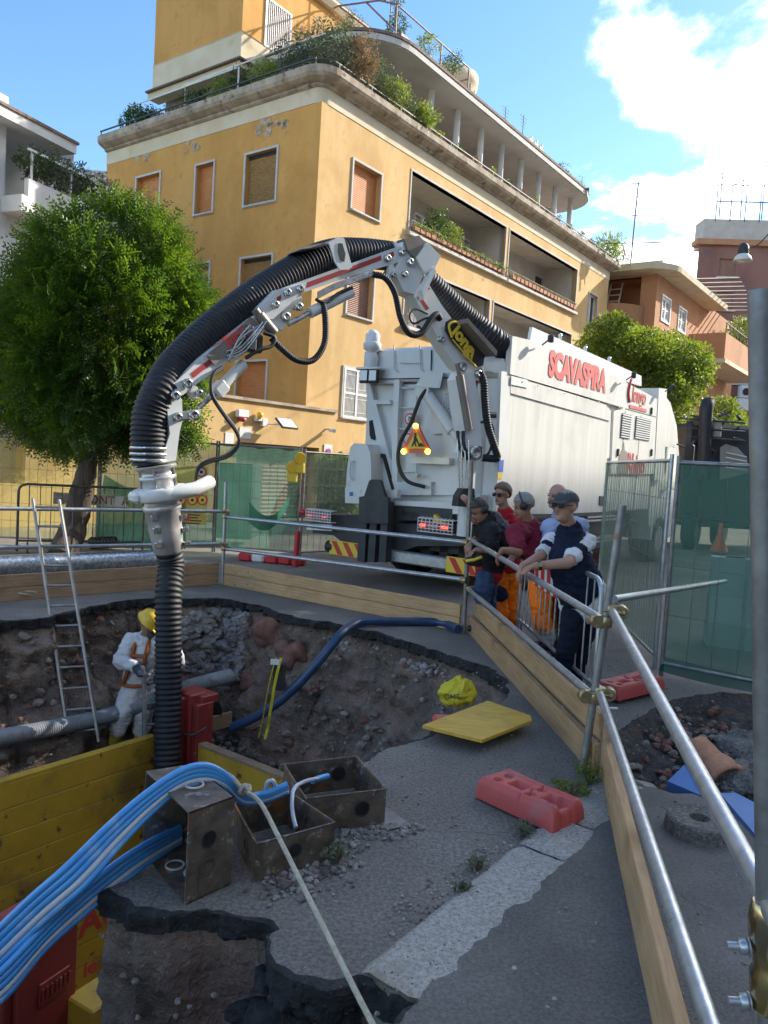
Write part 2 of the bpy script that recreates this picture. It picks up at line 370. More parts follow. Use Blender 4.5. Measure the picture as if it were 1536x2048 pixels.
# floor of the excavation, around the trench box
BOXC = gp(345, 1468, -1.15); BOX_L, BOX_W = 4.3, 2.7           # far corner of the trench box, length towards -D, width towards N
def in_box(x, y, m=0.0):
    v = Vector((x,y,0))-Vector((BOXC.x,BOXC.y,0)); a = -v.dot(D); b = v.dot(N)
    return -m < a < BOX_L+m and -m < b < BOX_W+m
b = MB(); nx, ny = 190, 175; x0, y0, st = -8.4, 1.6, .05
vs = []
for j in range(ny):
    for i in range(nx):
        x = x0+i*st; y = y0+j*st
        z = -1.56+.16*fbm((x*.8,y*.8,1))+.07*fbm((x*3,y*3,2))+.035*fbm((x*9,y*9,3))
        z += .25*max(0, (x+.9)/1.6)
        vs.append((x,y,z))
fs = []
for j in range(ny-1):
    for i in range(nx-1):
        cx, cy = x0+(i+.5)*st, y0+(j+.5)*st
        if in_box(cx, cy, .05) or (cy < 4.6 and cx > -4.6): continue
        k = j*nx+i; fs.append((k,k+1,k+nx+1,k+nx))
b.add(vs, fs, True); b.build('excavation_floor', 'soil_wet', kind='structure')
MB().quad((-9,1,-4.2),(1.5,1,-4.2),(1.5,10,-4.2),(-9,10,-4.2)).build('trench_bottom', 'soil_wet', kind='structure')

def rock(b, c, r, seed, n=1, flat=.75):
    bm = bmesh.new(); bmesh.ops.create_icosphere(bm, subdivisions=n, radius=1)
    q = Matrix.Rotation(seed*1.7, 3, 'Z')@Matrix.Rotation(seed*.9, 3, 'X')
    vs = []
    for v in bm.verts:
        p = v.co.copy(); k = 1+.55*mnoise.noise(p*1.3+Vector((seed*3.1,seed,2)))+.25*mnoise.noise(p*3.1+Vector((seed,5,seed)))
        p = q@(p*k*r); p.z *= flat; vs.append(Vector(c)+p)
    fs = [tuple(v.index for v in f.verts) for f in bm.faces]; bm.free(); b.add(vs, fs, n > 1)
# pale rubble masonry bedded in the far wall, and loose stones sticking out of it
rs = random.Random(5)
farp = [p for p in pit_e if p.y > 5.2 and -5.2 < p.x < .9]
b1, b2, b3 = MB(), MB(), MB()
cen = Vector((sum(p.x for p in farp)/len(farp), sum(p.y for p in farp)/len(farp)-2, 0))
for k in range(760):
    p = rs.choice(farp); u = rs.uniform(.12, 1.5); inw = (cen-p); inw.z = 0; inw.normalize()
    c = p+inw*(soil_off(p,-u)+rs.uniform(-.02,.07))+Vector((0,0,-u)); r = rs.choice((.012,.015,.02,.025,.03,.05))*rs.uniform(.7,1.3)
    rock(rs.choice((b1,b1,b2)), c, r, k)
for k in range(190):                                   # the pale block in the left half of the far wall
    p = rs.choice([q for q in farp if -2.35 < q.x < -1.55]); u = rs.uniform(.14,.85); inw = (cen-p); inw.z = 0; inw.normalize()
    rock(b3, p+inw*(soil_off(p,-u)+rs.uniform(.0,.07))+Vector((0,0,-u)), rs.uniform(.05,.10), k+900)
for k in range(90):                                    # pale crushed bedding under the asphalt at the right
    p = rs.choice([q for q in farp if -.6 < q.x < .75]); u = rs.uniform(.15,.26); inw = (cen-p); inw.z = 0; inw.normalize()
    rock(b3, p+inw*(soil_off(p,-u)+rs.uniform(.0,.05))+Vector((0,0,-u)), rs.uniform(.018,.045), k+1500)
for k in range(260):                                   # crumbs lying on the pit floor
    p = rs.choice(farp); inw = (cen-p); inw.z = 0; inw.normalize()
    q = p+inw*rs.uniform(.5,1.3)
    if not in_box(q.x,q.y,.1): rock(b1, (q.x,q.y,-1.5+rs.uniform(0,.05)), rs.uniform(.015,.045), k+1800)
b1.build('wall_stones', 'stone', kind='stuff', label='loose grey stones stuck in the earth wall of the pit', cat='stones')
b2.build('wall_clods', 'stone_red', kind='stuff', label='small reddish brick and tuff lumps in the earth wall', cat='rubble')
b3.build('masonry_rubble', 'rubble_grey', kind='stuff', label='pale grey rubble masonry showing in the pit wall behind the worker', cat='rubble')
for (px, py, r, sd) in ((545,1258,.26,3.2),(590,1285,.2,5.7),(520,1330,.2,9.4)):
    b = MB(); c = gp(px, py, -.35); 
    p = min(farp, key=lambda q: abs(q.x/q.y-(c.x/c.y))); u = {1258:.28,1285:.42,1330:.85}[py]
    inw = (cen-p); inw.z = 0; inw.normalize()
    rock(b, p+inw*(soil_off(p,-u)-.06)+Vector((0,0,-u)), r, sd, 3, .8)
    b.build('tuff_block', 'stone_red', origin=(p.x,p.y,-u), label={1258:'big reddish tuff block right under the asphalt rim of the pit',1285:'reddish tuff lump below the rim, right of the biggest block',1330:'dark reddish tuff block low in the wall beside the yellow tape'}[py], cat='stone', group='tuff blocks in the pit wall')
# nearer earth pillar: coarse clods below the asphalt
b = MB()
nearp = [p for p in pit_e if p.y < 3.3 and -1.2 < p.x < .15 and p.y > 2.3]
for k in range(90):
    p = rs.choice(nearp); u = rs.uniform(.16,1.1)
    rock(b, p+Vector((rs.uniform(-.03,.03), rs.uniform(-.05,.01), -u)), rs.uniform(.005,.018), k+2500)
b.build('pillar_pebbles', 'stone', kind='stuff', label='pebbles in the earth pillar below the rusty boxes', cat='pebbles')
# ---- kerb of pale granite, in three stones, and the darker road sheet that laps over it
k0, k1 = gp(722,1945), gp(838,1998); e0, e1 = gp(1185,1580), gp(1275,1640)
kd = (gp(1150,1600)-gp(722,1945)); kd.z = 0; kl = kd.length; kd.normalize(); kn = Vector((kd.y,-kd.x,0))
KW = .30; kz = .022
kerb = tag(bpy.data.objects.new('kerb', None), kind='structure'); COL.objects.link(kerb); kerb.location = k0
for a, c in ((0,1.22),(1.235,1.62),(1.635,2.45)):
    b = MB(); nn = 26; mm = 9; vs = []
    for i in range(nn+1):
        for j in range(mm+1):
            s_ = a+(c-a)*i/nn; w = KW*j/mm
            p = k0+kd*s_+kn*w
            ed = min(i, nn-i)/nn*(c-a); ew = min(j, mm-j)/mm*KW
            h = kz-.012*max(0,1-ed/.02)-.014*max(0,1-ew/.03)+.006*fbm((p.x*6,p.y*6,0))
            p += kd*(.012*fbm((w*14,a,3)) if i in (0,nn) else 0)
            vs.append(Vector((p.x,p.y,h)))
    fs = [(i*(mm+1)+j,i*(mm+1)+j+1,(i+1)*(mm+1)+j+1,(i+1)*(mm+1)+j)[::-1] for i in range(nn) for j in range(mm)]
    base = len(vs); rim = [i*(mm+1) for i in range(nn+1)]+[nn*(mm+1)+j for j in range(1,mm+1)]+[i*(mm+1)+mm for i in range(nn-1,-1,-1)]+[j for j in range(mm-1,0,-1)]
    lo = [Vector((vs[i].x,vs[i].y,-.28)) for i in rim]; m_ = len(rim)
    fs += [(rim[i],base+i,base+(i+1)%m_,rim[(i+1)%m_])[::-1] for i in range(m_)]
    b.add(vs+lo, [f[::-1] for f in fs], True); b.build('kerb_stone', 'granite', kerb)
edge = [k0+kd*s_+kn*(KW-.05+.035*fbm((s_*4,0,2))+.018*fbm((s_*17,3,2))) for s_ in [i*.03 for i in range(-8,150)]]
edge = [p for p in edge]
lowrim = [gp(*p) for p in [(1236,1552),(1275,1578),(1310,1584),(1345,1596),(1385,1596),(1440,1618),(1500,1632),(1590,1646),(1800,1680)]]
edge = [p for p in edge if p.y < lowrim[0].y-.16]
road = edge+lowrim+[Vector((5,-2,0)),Vector((.7,-2,0)),Vector((.36,2.2,0))]
road = [Vector((p.x,p.y,.026)) for p in road]; g = MB(); ft = []
for t in tessellate_polygon([road]):
    a, b_, c = (road[i] for i in t); ft.append(tuple(t) if (b_-a).cross(c-a).z > 0 else tuple(t[::-1]))
g.add(road, ft); m_ = len(lowrim); g.add([Vector((p.x,p.y,.026)) for p in lowrim]+[Vector((p.x,p.y,-.09)) for p in lowrim], [(i,m_+i,m_+i+1,i+1)[::-1] for i in range(m_-1)])
m_ = len(edge)
g.add([Vector((p.x,p.y,.026)) for p in edge]+[Vector((p.x,p.y,-.09)) for p in edge], [(i,m_+i,m_+i+1,i+1)[::-1] for i in range(m_-1)])
mh = len(hole_e)
g.build('road', 'asphalt_dark', kind='structure')
# broken-up bowl of red earth right of the toe boards
b = MB(); cx_ = sum(p.x for p in hole_e)/mh; cy_ = sum(p.y for p in hole_e)/mh; rings = 26; vs = []; fs = []
for i in range(mh):
    for j in range(rings+1):
        t = j/rings; p = hole_e[i].lerp(Vector((cx_,cy_,0)), t)
        z = -.10*min(1,t*7)-.07*t+(.10*fbm((p.x*2.2,p.y*2.2,5))+.05*fbm((p.x*7,p.y*7,5))+.022*fbm((p.x*21,p.y*21,5)))*min(1,t*6)
        vs.append((p.x,p.y,min(z,.10)-.004))
for i in range(mh):
    for j in range(rings): fs.append((i*(rings+1)+j,i*(rings+1)+j+1,((i+1)%mh)*(rings+1)+j+1,((i+1)%mh)*(rings+1)+j))
b.add(vs, [f[::-1] for f in fs], True); b.build('dug_earth', 'red_soil', kind='structure')
b = MB(); bd = MB()
for k in range(420):
    i = rs.randrange(mh); t = rs.random()**.6; p = hole_e[i].lerp(Vector((cx_,cy_,0)), t)
    rock(rs.choice((b,b,bd)), (p.x,p.y,-.10*min(1,t*7)+rs.uniform(-.02,.03)), rs.uniform(.01,.045), k+3000)
b.build('red_rubble', 'stone_red', kind='stuff', label='red brick rubble in the dug patch right of the toe boards', cat='rubble')
bd.build('grey_rubble', 'stone', kind='stuff', label='grey stone crumbs in the dug patch right of the toe boards', cat='rubble')
# loose grit on the asphalt
b = MB(); bb = MB()
for k in range(900):
    x = rs.uniform(-.3,2.6); y = rs.uniform(2.2,7.5)
    if k % 3 == 0:
        s_ = rs.uniform(.2,2.3); p = k0+kd*s_+kn*rs.gauss(-.05,.05); x, y = p.x, p.y
    inside = False
    if x < .35-(.0 if y < 4.6 else -.1*(y-4.6)) and (y > 4.9): inside = True
    if x < 0.0 and y < 2.9: inside = True
    if inside: continue
    rock(b if k % 4 else bb, (x,y,.028 if (Vector((x,y,0))-k0).dot(kn) > KW else .004), rs.choice((.003,.004,.005,.007,.010)), k+5000, 1)
b.build('grit', 'stone', kind='stuff', label='fine grey grit scattered over the asphalt', cat='grit')
bb.build('pale_grit', 'granite', kind='stuff', label='pale stone chips scattered over the asphalt', cat='grit')

b = MB()
for k,(px,py,z_,r_) in enumerate(((585,1985,-.12,.09),(640,2005,-.14,.10),(700,1995,-.13,.08),(560,2040,-.22,.1),(620,2060,-.24,.11),(690,2050,-.2,.1),(545,1960,-.14,.07),(500,2030,-.3,.08),(750,2040,-.2,.09),(660,1975,-.11,.06))):
    b = MB(); c = gp(px,py,z_); rock(b, c, r_, 70+k*3, 3, .6); b.build('asphalt_chunk', 'asphalt_cut', origin=c, label='broken black asphalt lump below the kerb end, %s from the left' % ('fifth','seventh','ninth','third','fourth','eighth','second','first','tenth','sixth')[k], cat='asphalt lump', group='asphalt lumps under the kerb end')
# ================================================================== BUILDINGS
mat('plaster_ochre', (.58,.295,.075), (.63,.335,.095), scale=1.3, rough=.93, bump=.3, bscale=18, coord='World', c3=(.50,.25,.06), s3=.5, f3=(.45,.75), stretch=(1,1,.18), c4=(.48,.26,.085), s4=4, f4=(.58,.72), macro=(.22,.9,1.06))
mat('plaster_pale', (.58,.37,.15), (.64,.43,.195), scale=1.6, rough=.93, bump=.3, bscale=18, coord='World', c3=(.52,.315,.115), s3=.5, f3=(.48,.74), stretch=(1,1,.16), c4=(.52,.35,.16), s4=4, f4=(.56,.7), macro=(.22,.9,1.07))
mat('cream', (.60,.50,.33), (.66,.57,.42), scale=1.2, rough=.92, bump=.2, bscale=30, coord='World', c3=(.42,.33,.2), s3=.8, f3=(.58,.78))
mat('flaked', (.40,.31,.20), (.50,.42,.32), scale=6, rough=.95, coord='World', c3=(.34,.22,.09), s3=9, f3=(.5,.6))
mat('trim_grey', (.50,.47,.43), (.58,.55,.51), scale=2, rough=.9, coord='World', bump=.1, bscale=40)
mat('stained_stone', (.30,.24,.17), (.46,.39,.30), scale=2.6, rough=.95, bump=.5, bscale=25, coord='World', c3=(.16,.12,.09), s3=3.5, f3=(.55,.7), stretch=(1,1,.6))
mat('khaki', (.25,.235,.16), (.29,.275,.20), scale=1, rough=.92, coord='World')
mat('grey_plaster', (.47,.42,.35), (.54,.49,.42), scale=1.1, rough=.92, coord='World', bump=.15, bscale=30)
mat('white_plaster', (.62,.61,.58), (.70,.69,.66), scale=.8, rough=.92, coord='World', bump=.15, bscale=30, c3=(.52,.50,.47), s3=.5, f3=(.5,.75))
mat('shutter_orange', (.52,.19,.055), (.56,.23,.08), scale=3, rough=.6, coord='World')
mat('shutter_brown', (.30,.16,.11), (.35,.20,.14), scale=3, rough=.65, coord='World')
mat('bamboo', (.42,.25,.09), (.22,.12,.04), scale=9, rough=.8, coord='World', stretch=(.6,.6,9), bump=.4, bscale=14)
mat('white_metal', (.75,.74,.71), (.68,.67,.64), scale=3, rough=.45)
mat('dark_glass', (.025,.03,.035), rough=.08, spec=.7)
mat('interior_dark', (.03,.03,.032), rough=.9)
mat('roof_tile', (.16,.11,.085), (.24,.17,.13), scale=12, rough=.9, coord='World', bump=.6, bscale=30)
mat('iron', (.05,.05,.055), (.09,.08,.075), scale=8, rough=.6, metal=.3)
mat('pergola_tube', (.20,.12,.10), (.28,.19,.16), scale=6, rough=.6)
mat('terracotta', (.40,.17,.09), (.50,.25,.15), scale=9, rough=.85, bump=.3, bscale=60)
mat('plaster_orange', (.42,.20,.095), (.48,.245,.125), scale=.6, rough=.93, coord='World', c3=(.38,.18,.10), s3=.4, f3=(.5,.72), stretch=(1,1,.35))
mat('plaster_red', (.24,.115,.085), (.30,.15,.115), scale=.4, rough=.93, coord='World', c3=(.20,.11,.10), s3=.3, f3=(.5,.7), stretch=(1,1,.35))
mat('green_glass', (.05,.16,.14), (.08,.2,.18), scale=3, rough=.15)
def brick_mat():
    m = bpy.data.materials.new('brickwork'); m.use_nodes = True; t = m.node_tree; b = t.nodes['Principled BSDF']
    g_ = t.nodes.new('ShaderNodeNewGeometry'); sp = t.nodes.new('ShaderNodeSeparateXYZ'); cb = t.nodes.new('ShaderNodeCombineXYZ'); br = t.nodes.new('ShaderNodeTexBrick')
    t.links.new(g_.outputs['Position'], sp.inputs[0]); t.links.new(sp.outputs['X'], cb.inputs[0]); t.links.new(sp.outputs['Z'], cb.inputs[1]); t.links.new(cb.outputs[0], br.inputs['Vector'])
    br.inputs['Color1'].default_value = (.23,.10,.075,1); br.inputs['Color2'].default_value = (.17,.075,.06,1); br.inputs['Mortar'].default_value = (.26,.2,.18,1); br.inputs['Scale'].default_value = 3.2
    br.inputs['Brick Width'].default_value = .8; br.inputs['Row Height'].default_value = .25; br.inputs['Mortar Size'].default_value = .018
    t.links.new(br.outputs['Color'], b.inputs['Base Color']); b.inputs['Roughness'].default_value = .9; MAT['brickwork'] = m
brick_mat()
BC = at(636, 350, 24.0); BC.z = 0
FB = frame(BC, D)                         # local axes: x along the street front, y back into the block, z up
def wall_with_openings(mb, P, u0, u1, z0, z1, ops, depth):
    us = sorted({u0,u1,*[o[0] for o in ops],*[o[1] for o in ops]}); zs = sorted({z0,z1,*[o[2] for o in ops],*[o[3] for o in ops]})
    for i in range(len(us)-1):
        for j in range(len(zs)-1):
            cu, cz_ = (us[i]+us[i+1])/2, (zs[j]+zs[j+1])/2
            if any(o[0] < cu < o[1] and o[2] < cz_ < o[3] for o in ops): continue
            mb.add([P(us[i],zs[j],0),P(us[i+1],zs[j],0),P(us[i+1],zs[j+1],0),P(us[i],zs[j+1],0)], [(0,1,2,3)])
    for a, b, c, e in ops:
        for (p, q) in (((a,c),(b,c)),((b,c),(b,e)),((b,e),(a,e)),((a,e),(a,c))):
            mb.add([P(*p,0),P(*q,0),P(*q,depth),P(*p,depth)], [(0,3,2,1)])
def slatted(mb, P, a, b, c, e, dep, n, amp=.012):
    vs = []
    for k in range(n*2+1):
        z = c+(e-c)*k/(n*2); d_ = dep-(amp if k % 2 else 0); vs += [P(a,z,d_), P(b,z,d_)]
    mb.add(vs, [(2*k,2*k+1,2*k+3,2*k+2) for k in range(n*2)])
def ring(mb, P, a, b, c, e, w, proud, back=0):
    for (u0,u1,z0,z1) in ((a-w,b+w,e,e+w),(a-w,b+w,c-w,c),(a-w,a,c,e),(b,b+w,c,e)):
        pb(mb, P, u0, u1, z0, z1, -proud, back)
def pb(mb, P, u0, u1, z0, z1, d0, d1):
    p = [P(u0,z0,d0),P(u1,z0,d0),P(u1,z1,d0),P(u0,z1,d0),P(u0,z0,d1),P(u1,z0,d1),P(u1,z1,d1),P(u0,z1,d1)]
    mb.add(p, [(0,1,2,3),(5,4,7,6),(4,0,3,7),(1,5,6,2),(3,2,6,7),(4,5,1,0)])
def grille(mb, P, a, b, c, e, d0, nb=9, frame_w=.06):
    pb(mb,P,a,b,e-frame_w,e,d0-.03,d0+.03); pb(mb,P,a,b,c,c+frame_w,d0-.03,d0+.03)
    m = (a+b)/2
    for x in (a,m-frame_w*.7,b-frame_w): pb(mb,P,x,x+frame_w*(1.4 if x not in (a,b-frame_w) else 1),c,e,d0-.035,d0+.035)
    zm = (c+e)/2; pb(mb,P,a,b,zm-.035,zm+.035,d0-.025,d0+.025)
    for h0, h1 in ((a+frame_w,m-frame_w*.7),(m+frame_w*.7,b-frame_w)):
        k = nb
        for i in range(1,k): x = h0+(h1-h0)*i/k; pb(mb,P,x-.008,x+.008,c,e,d0-.012,d0+.012)
        for q in (.12,.4,.6,.88):
            z = c+(e-c)*q; pb(mb,P,h0,h1,z-.008,z+.008,d0-.014,d0+.014)
bld = thing('apartment_building', BC, 'yellow ochre apartment block with roof terrace and column porch', 'building')
PR = lambda s_, z, d_: FB@Vector((s_, d_, z))          # street front (right face)
PL = lambda l, z, d_: FB@Vector((d_, l, z))            # shaded side (left face)
def window(P, a, b, c, e, kind, trim=.07, dep=.22, parent=bld, flip=False):
    w = MB(); ring(w, P, a, b, c, e, trim, .045, .02); o = w.build('window', 'trim_grey', parent)
    q = MB(); pb(q, P, a-.03, b+.03, c-.05, c, -.09, dep-.03); q.build('sill', 'trim_grey', o)
    if kind == 'orange': q = MB(); slatted(q, P, a, b, c, e, dep-.03, 26); q.build('shutter', 'shutter_orange', o)
    elif kind == 'brown': q = MB(); slatted(q, P, a, b, c, e, dep-.03, 24, .02); q.build('shutter', 'shutter_brown', o)
    elif kind == 'bamboo':
        q = MB(); slatted(q, P, a, b, c+.04, e-.12, dep-.08, 32, .016); q.build('bamboo_blind', 'bamboo', o)
        q = MB(); pb(q, P, a, b, e-.12, e, dep-.1, dep); q.build('shutter_box', 'interior_dark', o)
    elif kind == 'grille':
        q = MB(); grille(q, P, a, b, c, e, -.02); q.build('grille', 'white_metal', o)
        q = MB(); pb(q, P, a, b, c, e, dep-.02, dep); q.build('pane', 'dark_glass', o)
    elif kind == 'glass':
        q = MB(); pb(q, P, a, b, c, e, dep-.02, dep); q.build('pane', 'dark_glass', o)
        q = MB(); ring(q, P, a+.06, b-.06, c+.06, e-.06, .06, -dep+.08, dep-.02); pb(q,P,(a+b)/2-.04,(a+b)/2+.04,c+.06,e-.06,dep-.08,dep-.02); q.build('window_frame', 'white_metal', o)
    return o
# --- street front
ops_r = [(1.63,3.1,9.82,11.33),(1.68,3.02,6.52,7.98),(1.73,3.08,3.2,4.8),(21.4,22.55,9.8,11.3),(21.4,22.55,6.5,8.0),(4.84,11.95,9.95,12.06),(12.3,19.65,9.95,12.06),(4.84,10.95,6.7,8.8),(11.3,19.5,6.7,8.8)]
w = MB(); wall_with_openings(w, PR, .0, 24.0, 0, 12.5, ops_r[:5], .22)
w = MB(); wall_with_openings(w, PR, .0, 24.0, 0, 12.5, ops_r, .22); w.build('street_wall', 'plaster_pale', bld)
for o_, k in zip(ops_r[:5], ('orange','brown','grille','glass','glass')): window(PR, *o_, k)
# loggias: floor, ceiling, back and side walls
for (a,b,c,e) in ops_r[5:]:
    w = MB(); dp = 1.7
    back_ops = {9.95: [(7.5,8.6,10.0,11.65),(10.72,11.82,10.0,11.65),(18.4,19.4,10.3,11.7)], 6.7: [(7.6,8.7,6.75,8.4),(14.5,15.6,6.75,8.4)]}[c]
    bo = [q for q in back_ops if a < q[0] < b]
    wall_with_openings(w, lambda u,z,d_: PR(u,z,dp+d_), a, b, c-.15, e+.15, bo, .12)
    for u in (a, b):
        w.add([PR(u,c-.15,.2),PR(u,c-.15,dp),PR(u,e+.15,dp),PR(u,e+.15,.2)], [(0,1,2,3)])
    w.add([PR(a,e+.14,.2),PR(b,e+.14,.2),PR(b,e+.14,dp),PR(a,e+.14,dp)], [(0,1,2,3)])
    w.add([PR(a,c-.14,.2),PR(b,c-.14,.2),PR(b,c-.14,dp),PR(a,c-.14,dp)], [(0,1,2,3)])
    lg = w.build('loggia', 'grey_plaster', bld)
    q = MB(); pb(q, PR, a-.06, a, c-.06, e+.06, -.03, .25); pb(q, PR, b, b+.06, c-.06, e+.06, -.03, .25); pb(q, PR, a, b, e, e+.07, -.03, .25); q.build('loggia_trim', 'trim_grey', lg)
    q = MB(); pb(q, PR, a-.1, b+.1, c-.11, c+.0, -.16, .3); q.build('parapet_coping', 'trim_grey', lg)
    for i, bop in enumerate(bo):
        PB = lambda u,z,d_: PR(u,z,dp+d_)
        q = MB()
        if bop[0] < 12 and c > 9: grille(q, PB, *bop, -.03, 5, .05); q.build('window_grille', 'white_metal', lg)
        else: ring(q, PB, *bop, .06, .03, .02); q.build('window_frame', 'trim_grey', lg)
        q = MB(); pb(q, PB, *bop, .1, .12); q.build('pane', 'dark_glass', lg)
    q = MB(); zr = c+.42
    for z in (c+.16, c+.42):
        pb(q, PR, a+.05, b-.05, z-.012, z+.012, -.10, -.076)
    k = int((b-a)/.5)
    for i in range(k+1):
        x = a+.06+(b-a-.12)*i/k; pb(q, PR, x-.01, x+.01, c, c+.42, -.1, -.08)
    q.build('railing', 'iron', lg)
# --- shaded side
ops_l = [(7.6,8.95,9.9,11.68),(4.72,5.62,9.9,11.55),(1.76,3.16,9.84,11.47),(7.6,8.95,6.55,8.2),(4.72,5.62,6.55,8.2),(1.76,3.16,6.55,8.15),(1.76,3.12,3.4,4.8),(4.72,5.62,3.4,4.8),(7.6,8.95,3.4,4.8)]
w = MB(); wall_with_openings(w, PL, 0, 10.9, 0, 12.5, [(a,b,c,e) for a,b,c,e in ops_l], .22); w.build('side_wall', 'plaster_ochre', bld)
for o_, k in zip(ops_l, ('orange','orange','bamboo','orange','brown','bamboo','orange','orange','orange')): window(PL, *o_, k)
w = MB(FB); w.box((.01,10.85,0),(23.9,10.9,12.5)); w.box((23.9,.01,0),(24.0,10.9,12.5)); w.build('rear_wall', 'plaster_ochre', bld)
# band and cornice swept round the corner
def sweep(mb, path, prof, M=FB, closed_prof=True):
    m = len(path); P2 = [Vector((a,b)) for a,b in path]; vs = []; fs = []; k = len(prof)
    for i in range(m):
        t0 = (P2[i]-P2[i-1]).normalized() if i else (P2[1]-P2[0]).normalized(); t1 = (P2[i+1]-P2[i]).normalized() if i < m-1 else t0
        n0, n1 = Vector((t0.y,-t0.x)), Vector((t1.y,-t1.x)); nn = (n0+n1).normalized(); sc = 1/max(.4, nn.dot(n0))
        for o_, z in prof: q = P2[i]+nn*o_*sc; vs.append(M@Vector((q.x,q.y,z)))
    for i in range(m-1):
        for j in range(k if closed_prof else k-1):
            j2 = (j+1)%k; fs.append((i*k+j,i*k+j2,(i+1)*k+j2,(i+1)*k+j))
    if closed_prof: fs += [tuple(range(k))[::-1], tuple((m-1)*k+j for j in range(k))]
    mb.add(vs, fs)
arc = lambda cx,cy,r,a0,a1,n: [(cx+r*math.cos(R(a0+(a1-a0)*i/n)), cy+r*math.sin(R(a0+(a1-a0)*i/n))) for i in range(n+1)]
path = [(0,10.9)]+arc(.35,.35,.35,180,270,6)+[(24.0,0),(24.0,10.9)]
w = MB(); sweep(w, path, [(-.3,12.5),(.02,12.5),(.02,12.96),(-.3,12.96)]); w.build('frieze_band', 'cream', bld)
w = MB(); sweep(w, path, [(-.3,12.96),(.06,12.96),(.13,13.0),(.13,13.05),(.24,13.08),(.38,13.15),(.44,13.24),(.44,13.44),(.38,13.46),(-.3,13.46)]); w.build('cornice', 'stained_stone', bld)
w = MB(FB); w.box((.25,.25,13.2),(23.8,10.7,13.4)); w.build('terrace_floor', 'roof_tile', bld)
w = MB(); sweep(w, [(a,b) for a,b in path], [(.30,13.62),(.345,13.62),(.345,13.66),(.30,13.66)])
for l_ in [i*1.35 for i in range(9)]: w.box((-.36,l_,13.45),(-.33,l_+.03,13.63), FB)
for s_ in [.3+i*1.6 for i in range(15)]: w.box((s_,-.36,13.45),(s_+.03,-.33,13.63), FB)
w.build('terrace_rail', 'iron', bld)
w = MB()
for pts in ([(.15,9.9,13.5),(.15,9.9,14.5),(.15,4.0,14.5)],[(.15,6.6,13.5),(.15,6.6,14.55),(.15,1.5,14.6),(.2,.2,14.6)],[(.15,3.9,13.5),(.15,3.9,14.5)]): w.tube([FB@Vector(p) for p in pts], .028, 6)
w.build('terrace_handrail', 'white_metal', bld)
# flaked plaster patches on the shaded side, as thin exposed render layer
w = MB()
prs = random.Random(3)
for (cl, cz_, n_) in ((2.4,12.28,7),(1.7,12.33,6),(5.9,12.35,4),(8.6,12.4,5),(.25,12.2,0)):
    for k in range(n_):
        l_ = cl+prs.uniform(-.45,.45); z_ = cz_+prs.uniform(-.28,.16); pts = []
        nn = 9; rr = prs.uniform(.05,.16)
        for i in range(nn):
            a = 2*math.pi*i/nn; r_ = rr*prs.uniform(.5,1.25); pts.append(PL(l_+r_*math.cos(a)*1.2, z_+r_*math.sin(a), -.006))
        w.prism(pts, FB.to_3x3()@Vector((-.005,0,0)))
w.build('flaked_patch', 'flaked', bld, kind='stuff')
# --- porch on the roof terrace
w = MB(); PBk = lambda u,z,d_: PR(u,z,3.0+d_)
pw = [(5.3,6.2,13.5,15.0),(6.6,7.2,13.9,14.9),(10.4,11.2,13.7,15.0),(14.6,15.6,13.6,15.0),(18.3,19.2,13.5,15.0)]
wall_with_openings(w, PBk, 2.6, 20.6, 13.3, 15.8, pw, .15); w.add([PR(2.6,13.3,3),PR(2.6,13.3,9),PR(2.6,15.8,9),PR(2.6,15.8,3)],[(0,1,2,3)]); pwall = w.build('porch_wall', 'khaki', bld)
for o_ in pw:
    q = MB(); grille(q, PBk, *o_, 0, 5, .06); q.build('window_grille', 'white_metal', pwall); q = MB(); pb(q, PBk, *o_, .1, .14); q.build('pane', 'dark_glass', pwall)
q = MB(FB); q.bbox((9.3,2.55,14.35),(10.2,2.98,15.0), .04); ac = q.build('air_conditioner', 'white_metal', bld)
for i, s_ in enumerate((6.75,8.65,10.55,12.35,14.2,16.05,17.92,19.78)):
    q = MB(FB); q.lathe([(.13,13.4),(.13,15.74)], 14, T(s_,.7,0)); q.build('column', 'white_plaster', bld)
rp = [(2.3,9.0),(2.3,2.2)]+arc(4.4,2.0,2.1,180,270,10)+[(19.6,-.1)]+arc(19.6,1.9,2.0,270,360,8)+[(21.6,9.0)]
w = MB(); pts = [FB@Vector((a,b,15.74)) for a,b in rp]; w.prism(pts, (0,0,.26)); roof = w.build('porch_roof', 'white_plaster', bld)
w = MB(); pts = [FB@Vector((a,b,16.0)) for a,b in rp]; w.prism(pts, (0,0,.05)); 
sweep(w, rp, [(0,15.98),(.09,15.98),(.09,16.08),(0,16.08)]); w.build('tile_edge', 'roof_tile', roof)
w = MB(); sweep(w, rp, [(.0,15.76),(.06,15.76),(.06,15.96),(.0,15.96)]); w.build('fascia', 'trim_grey', roof)
# --- attic block with barred window
w = MB(FB); w.box((1.6,5.3,13.3),(9,9.6,15.3)); w.build('attic_base_wall', 'khaki', bld)
w = MB(); sweep(w, [(1.1,9.75),(1.1,4.9),(9,4.9)], [(-.3,15.25),(.34,15.25),(.36,15.3),(.0,15.52),(-.3,15.52)]); w.build('attic_eave', 'roof_tile', bld)
w = MB(); sweep(w, [(1.1,9.75),(1.1,4.9),(9,4.9)], [(-.3,15.05),(.22,15.05),(.22,15.25),(-.3,15.25)]); w.build('eave_soffit', 'cream', bld)
w = MB(); sweep(w, [(1.1,9.75),(1.1,4.9),(9,4.9)], [(-.3,15.5),(.03,15.5),(.03,16.32),(.06,16.36),(-.3,16.36)]); w.build('attic_band', 'cream', bld)
PA = lambda u,z,d_: PR(u,z,4.9+d_); PA2 = lambda l,z,d_: PL(l,z,1.1+d_)
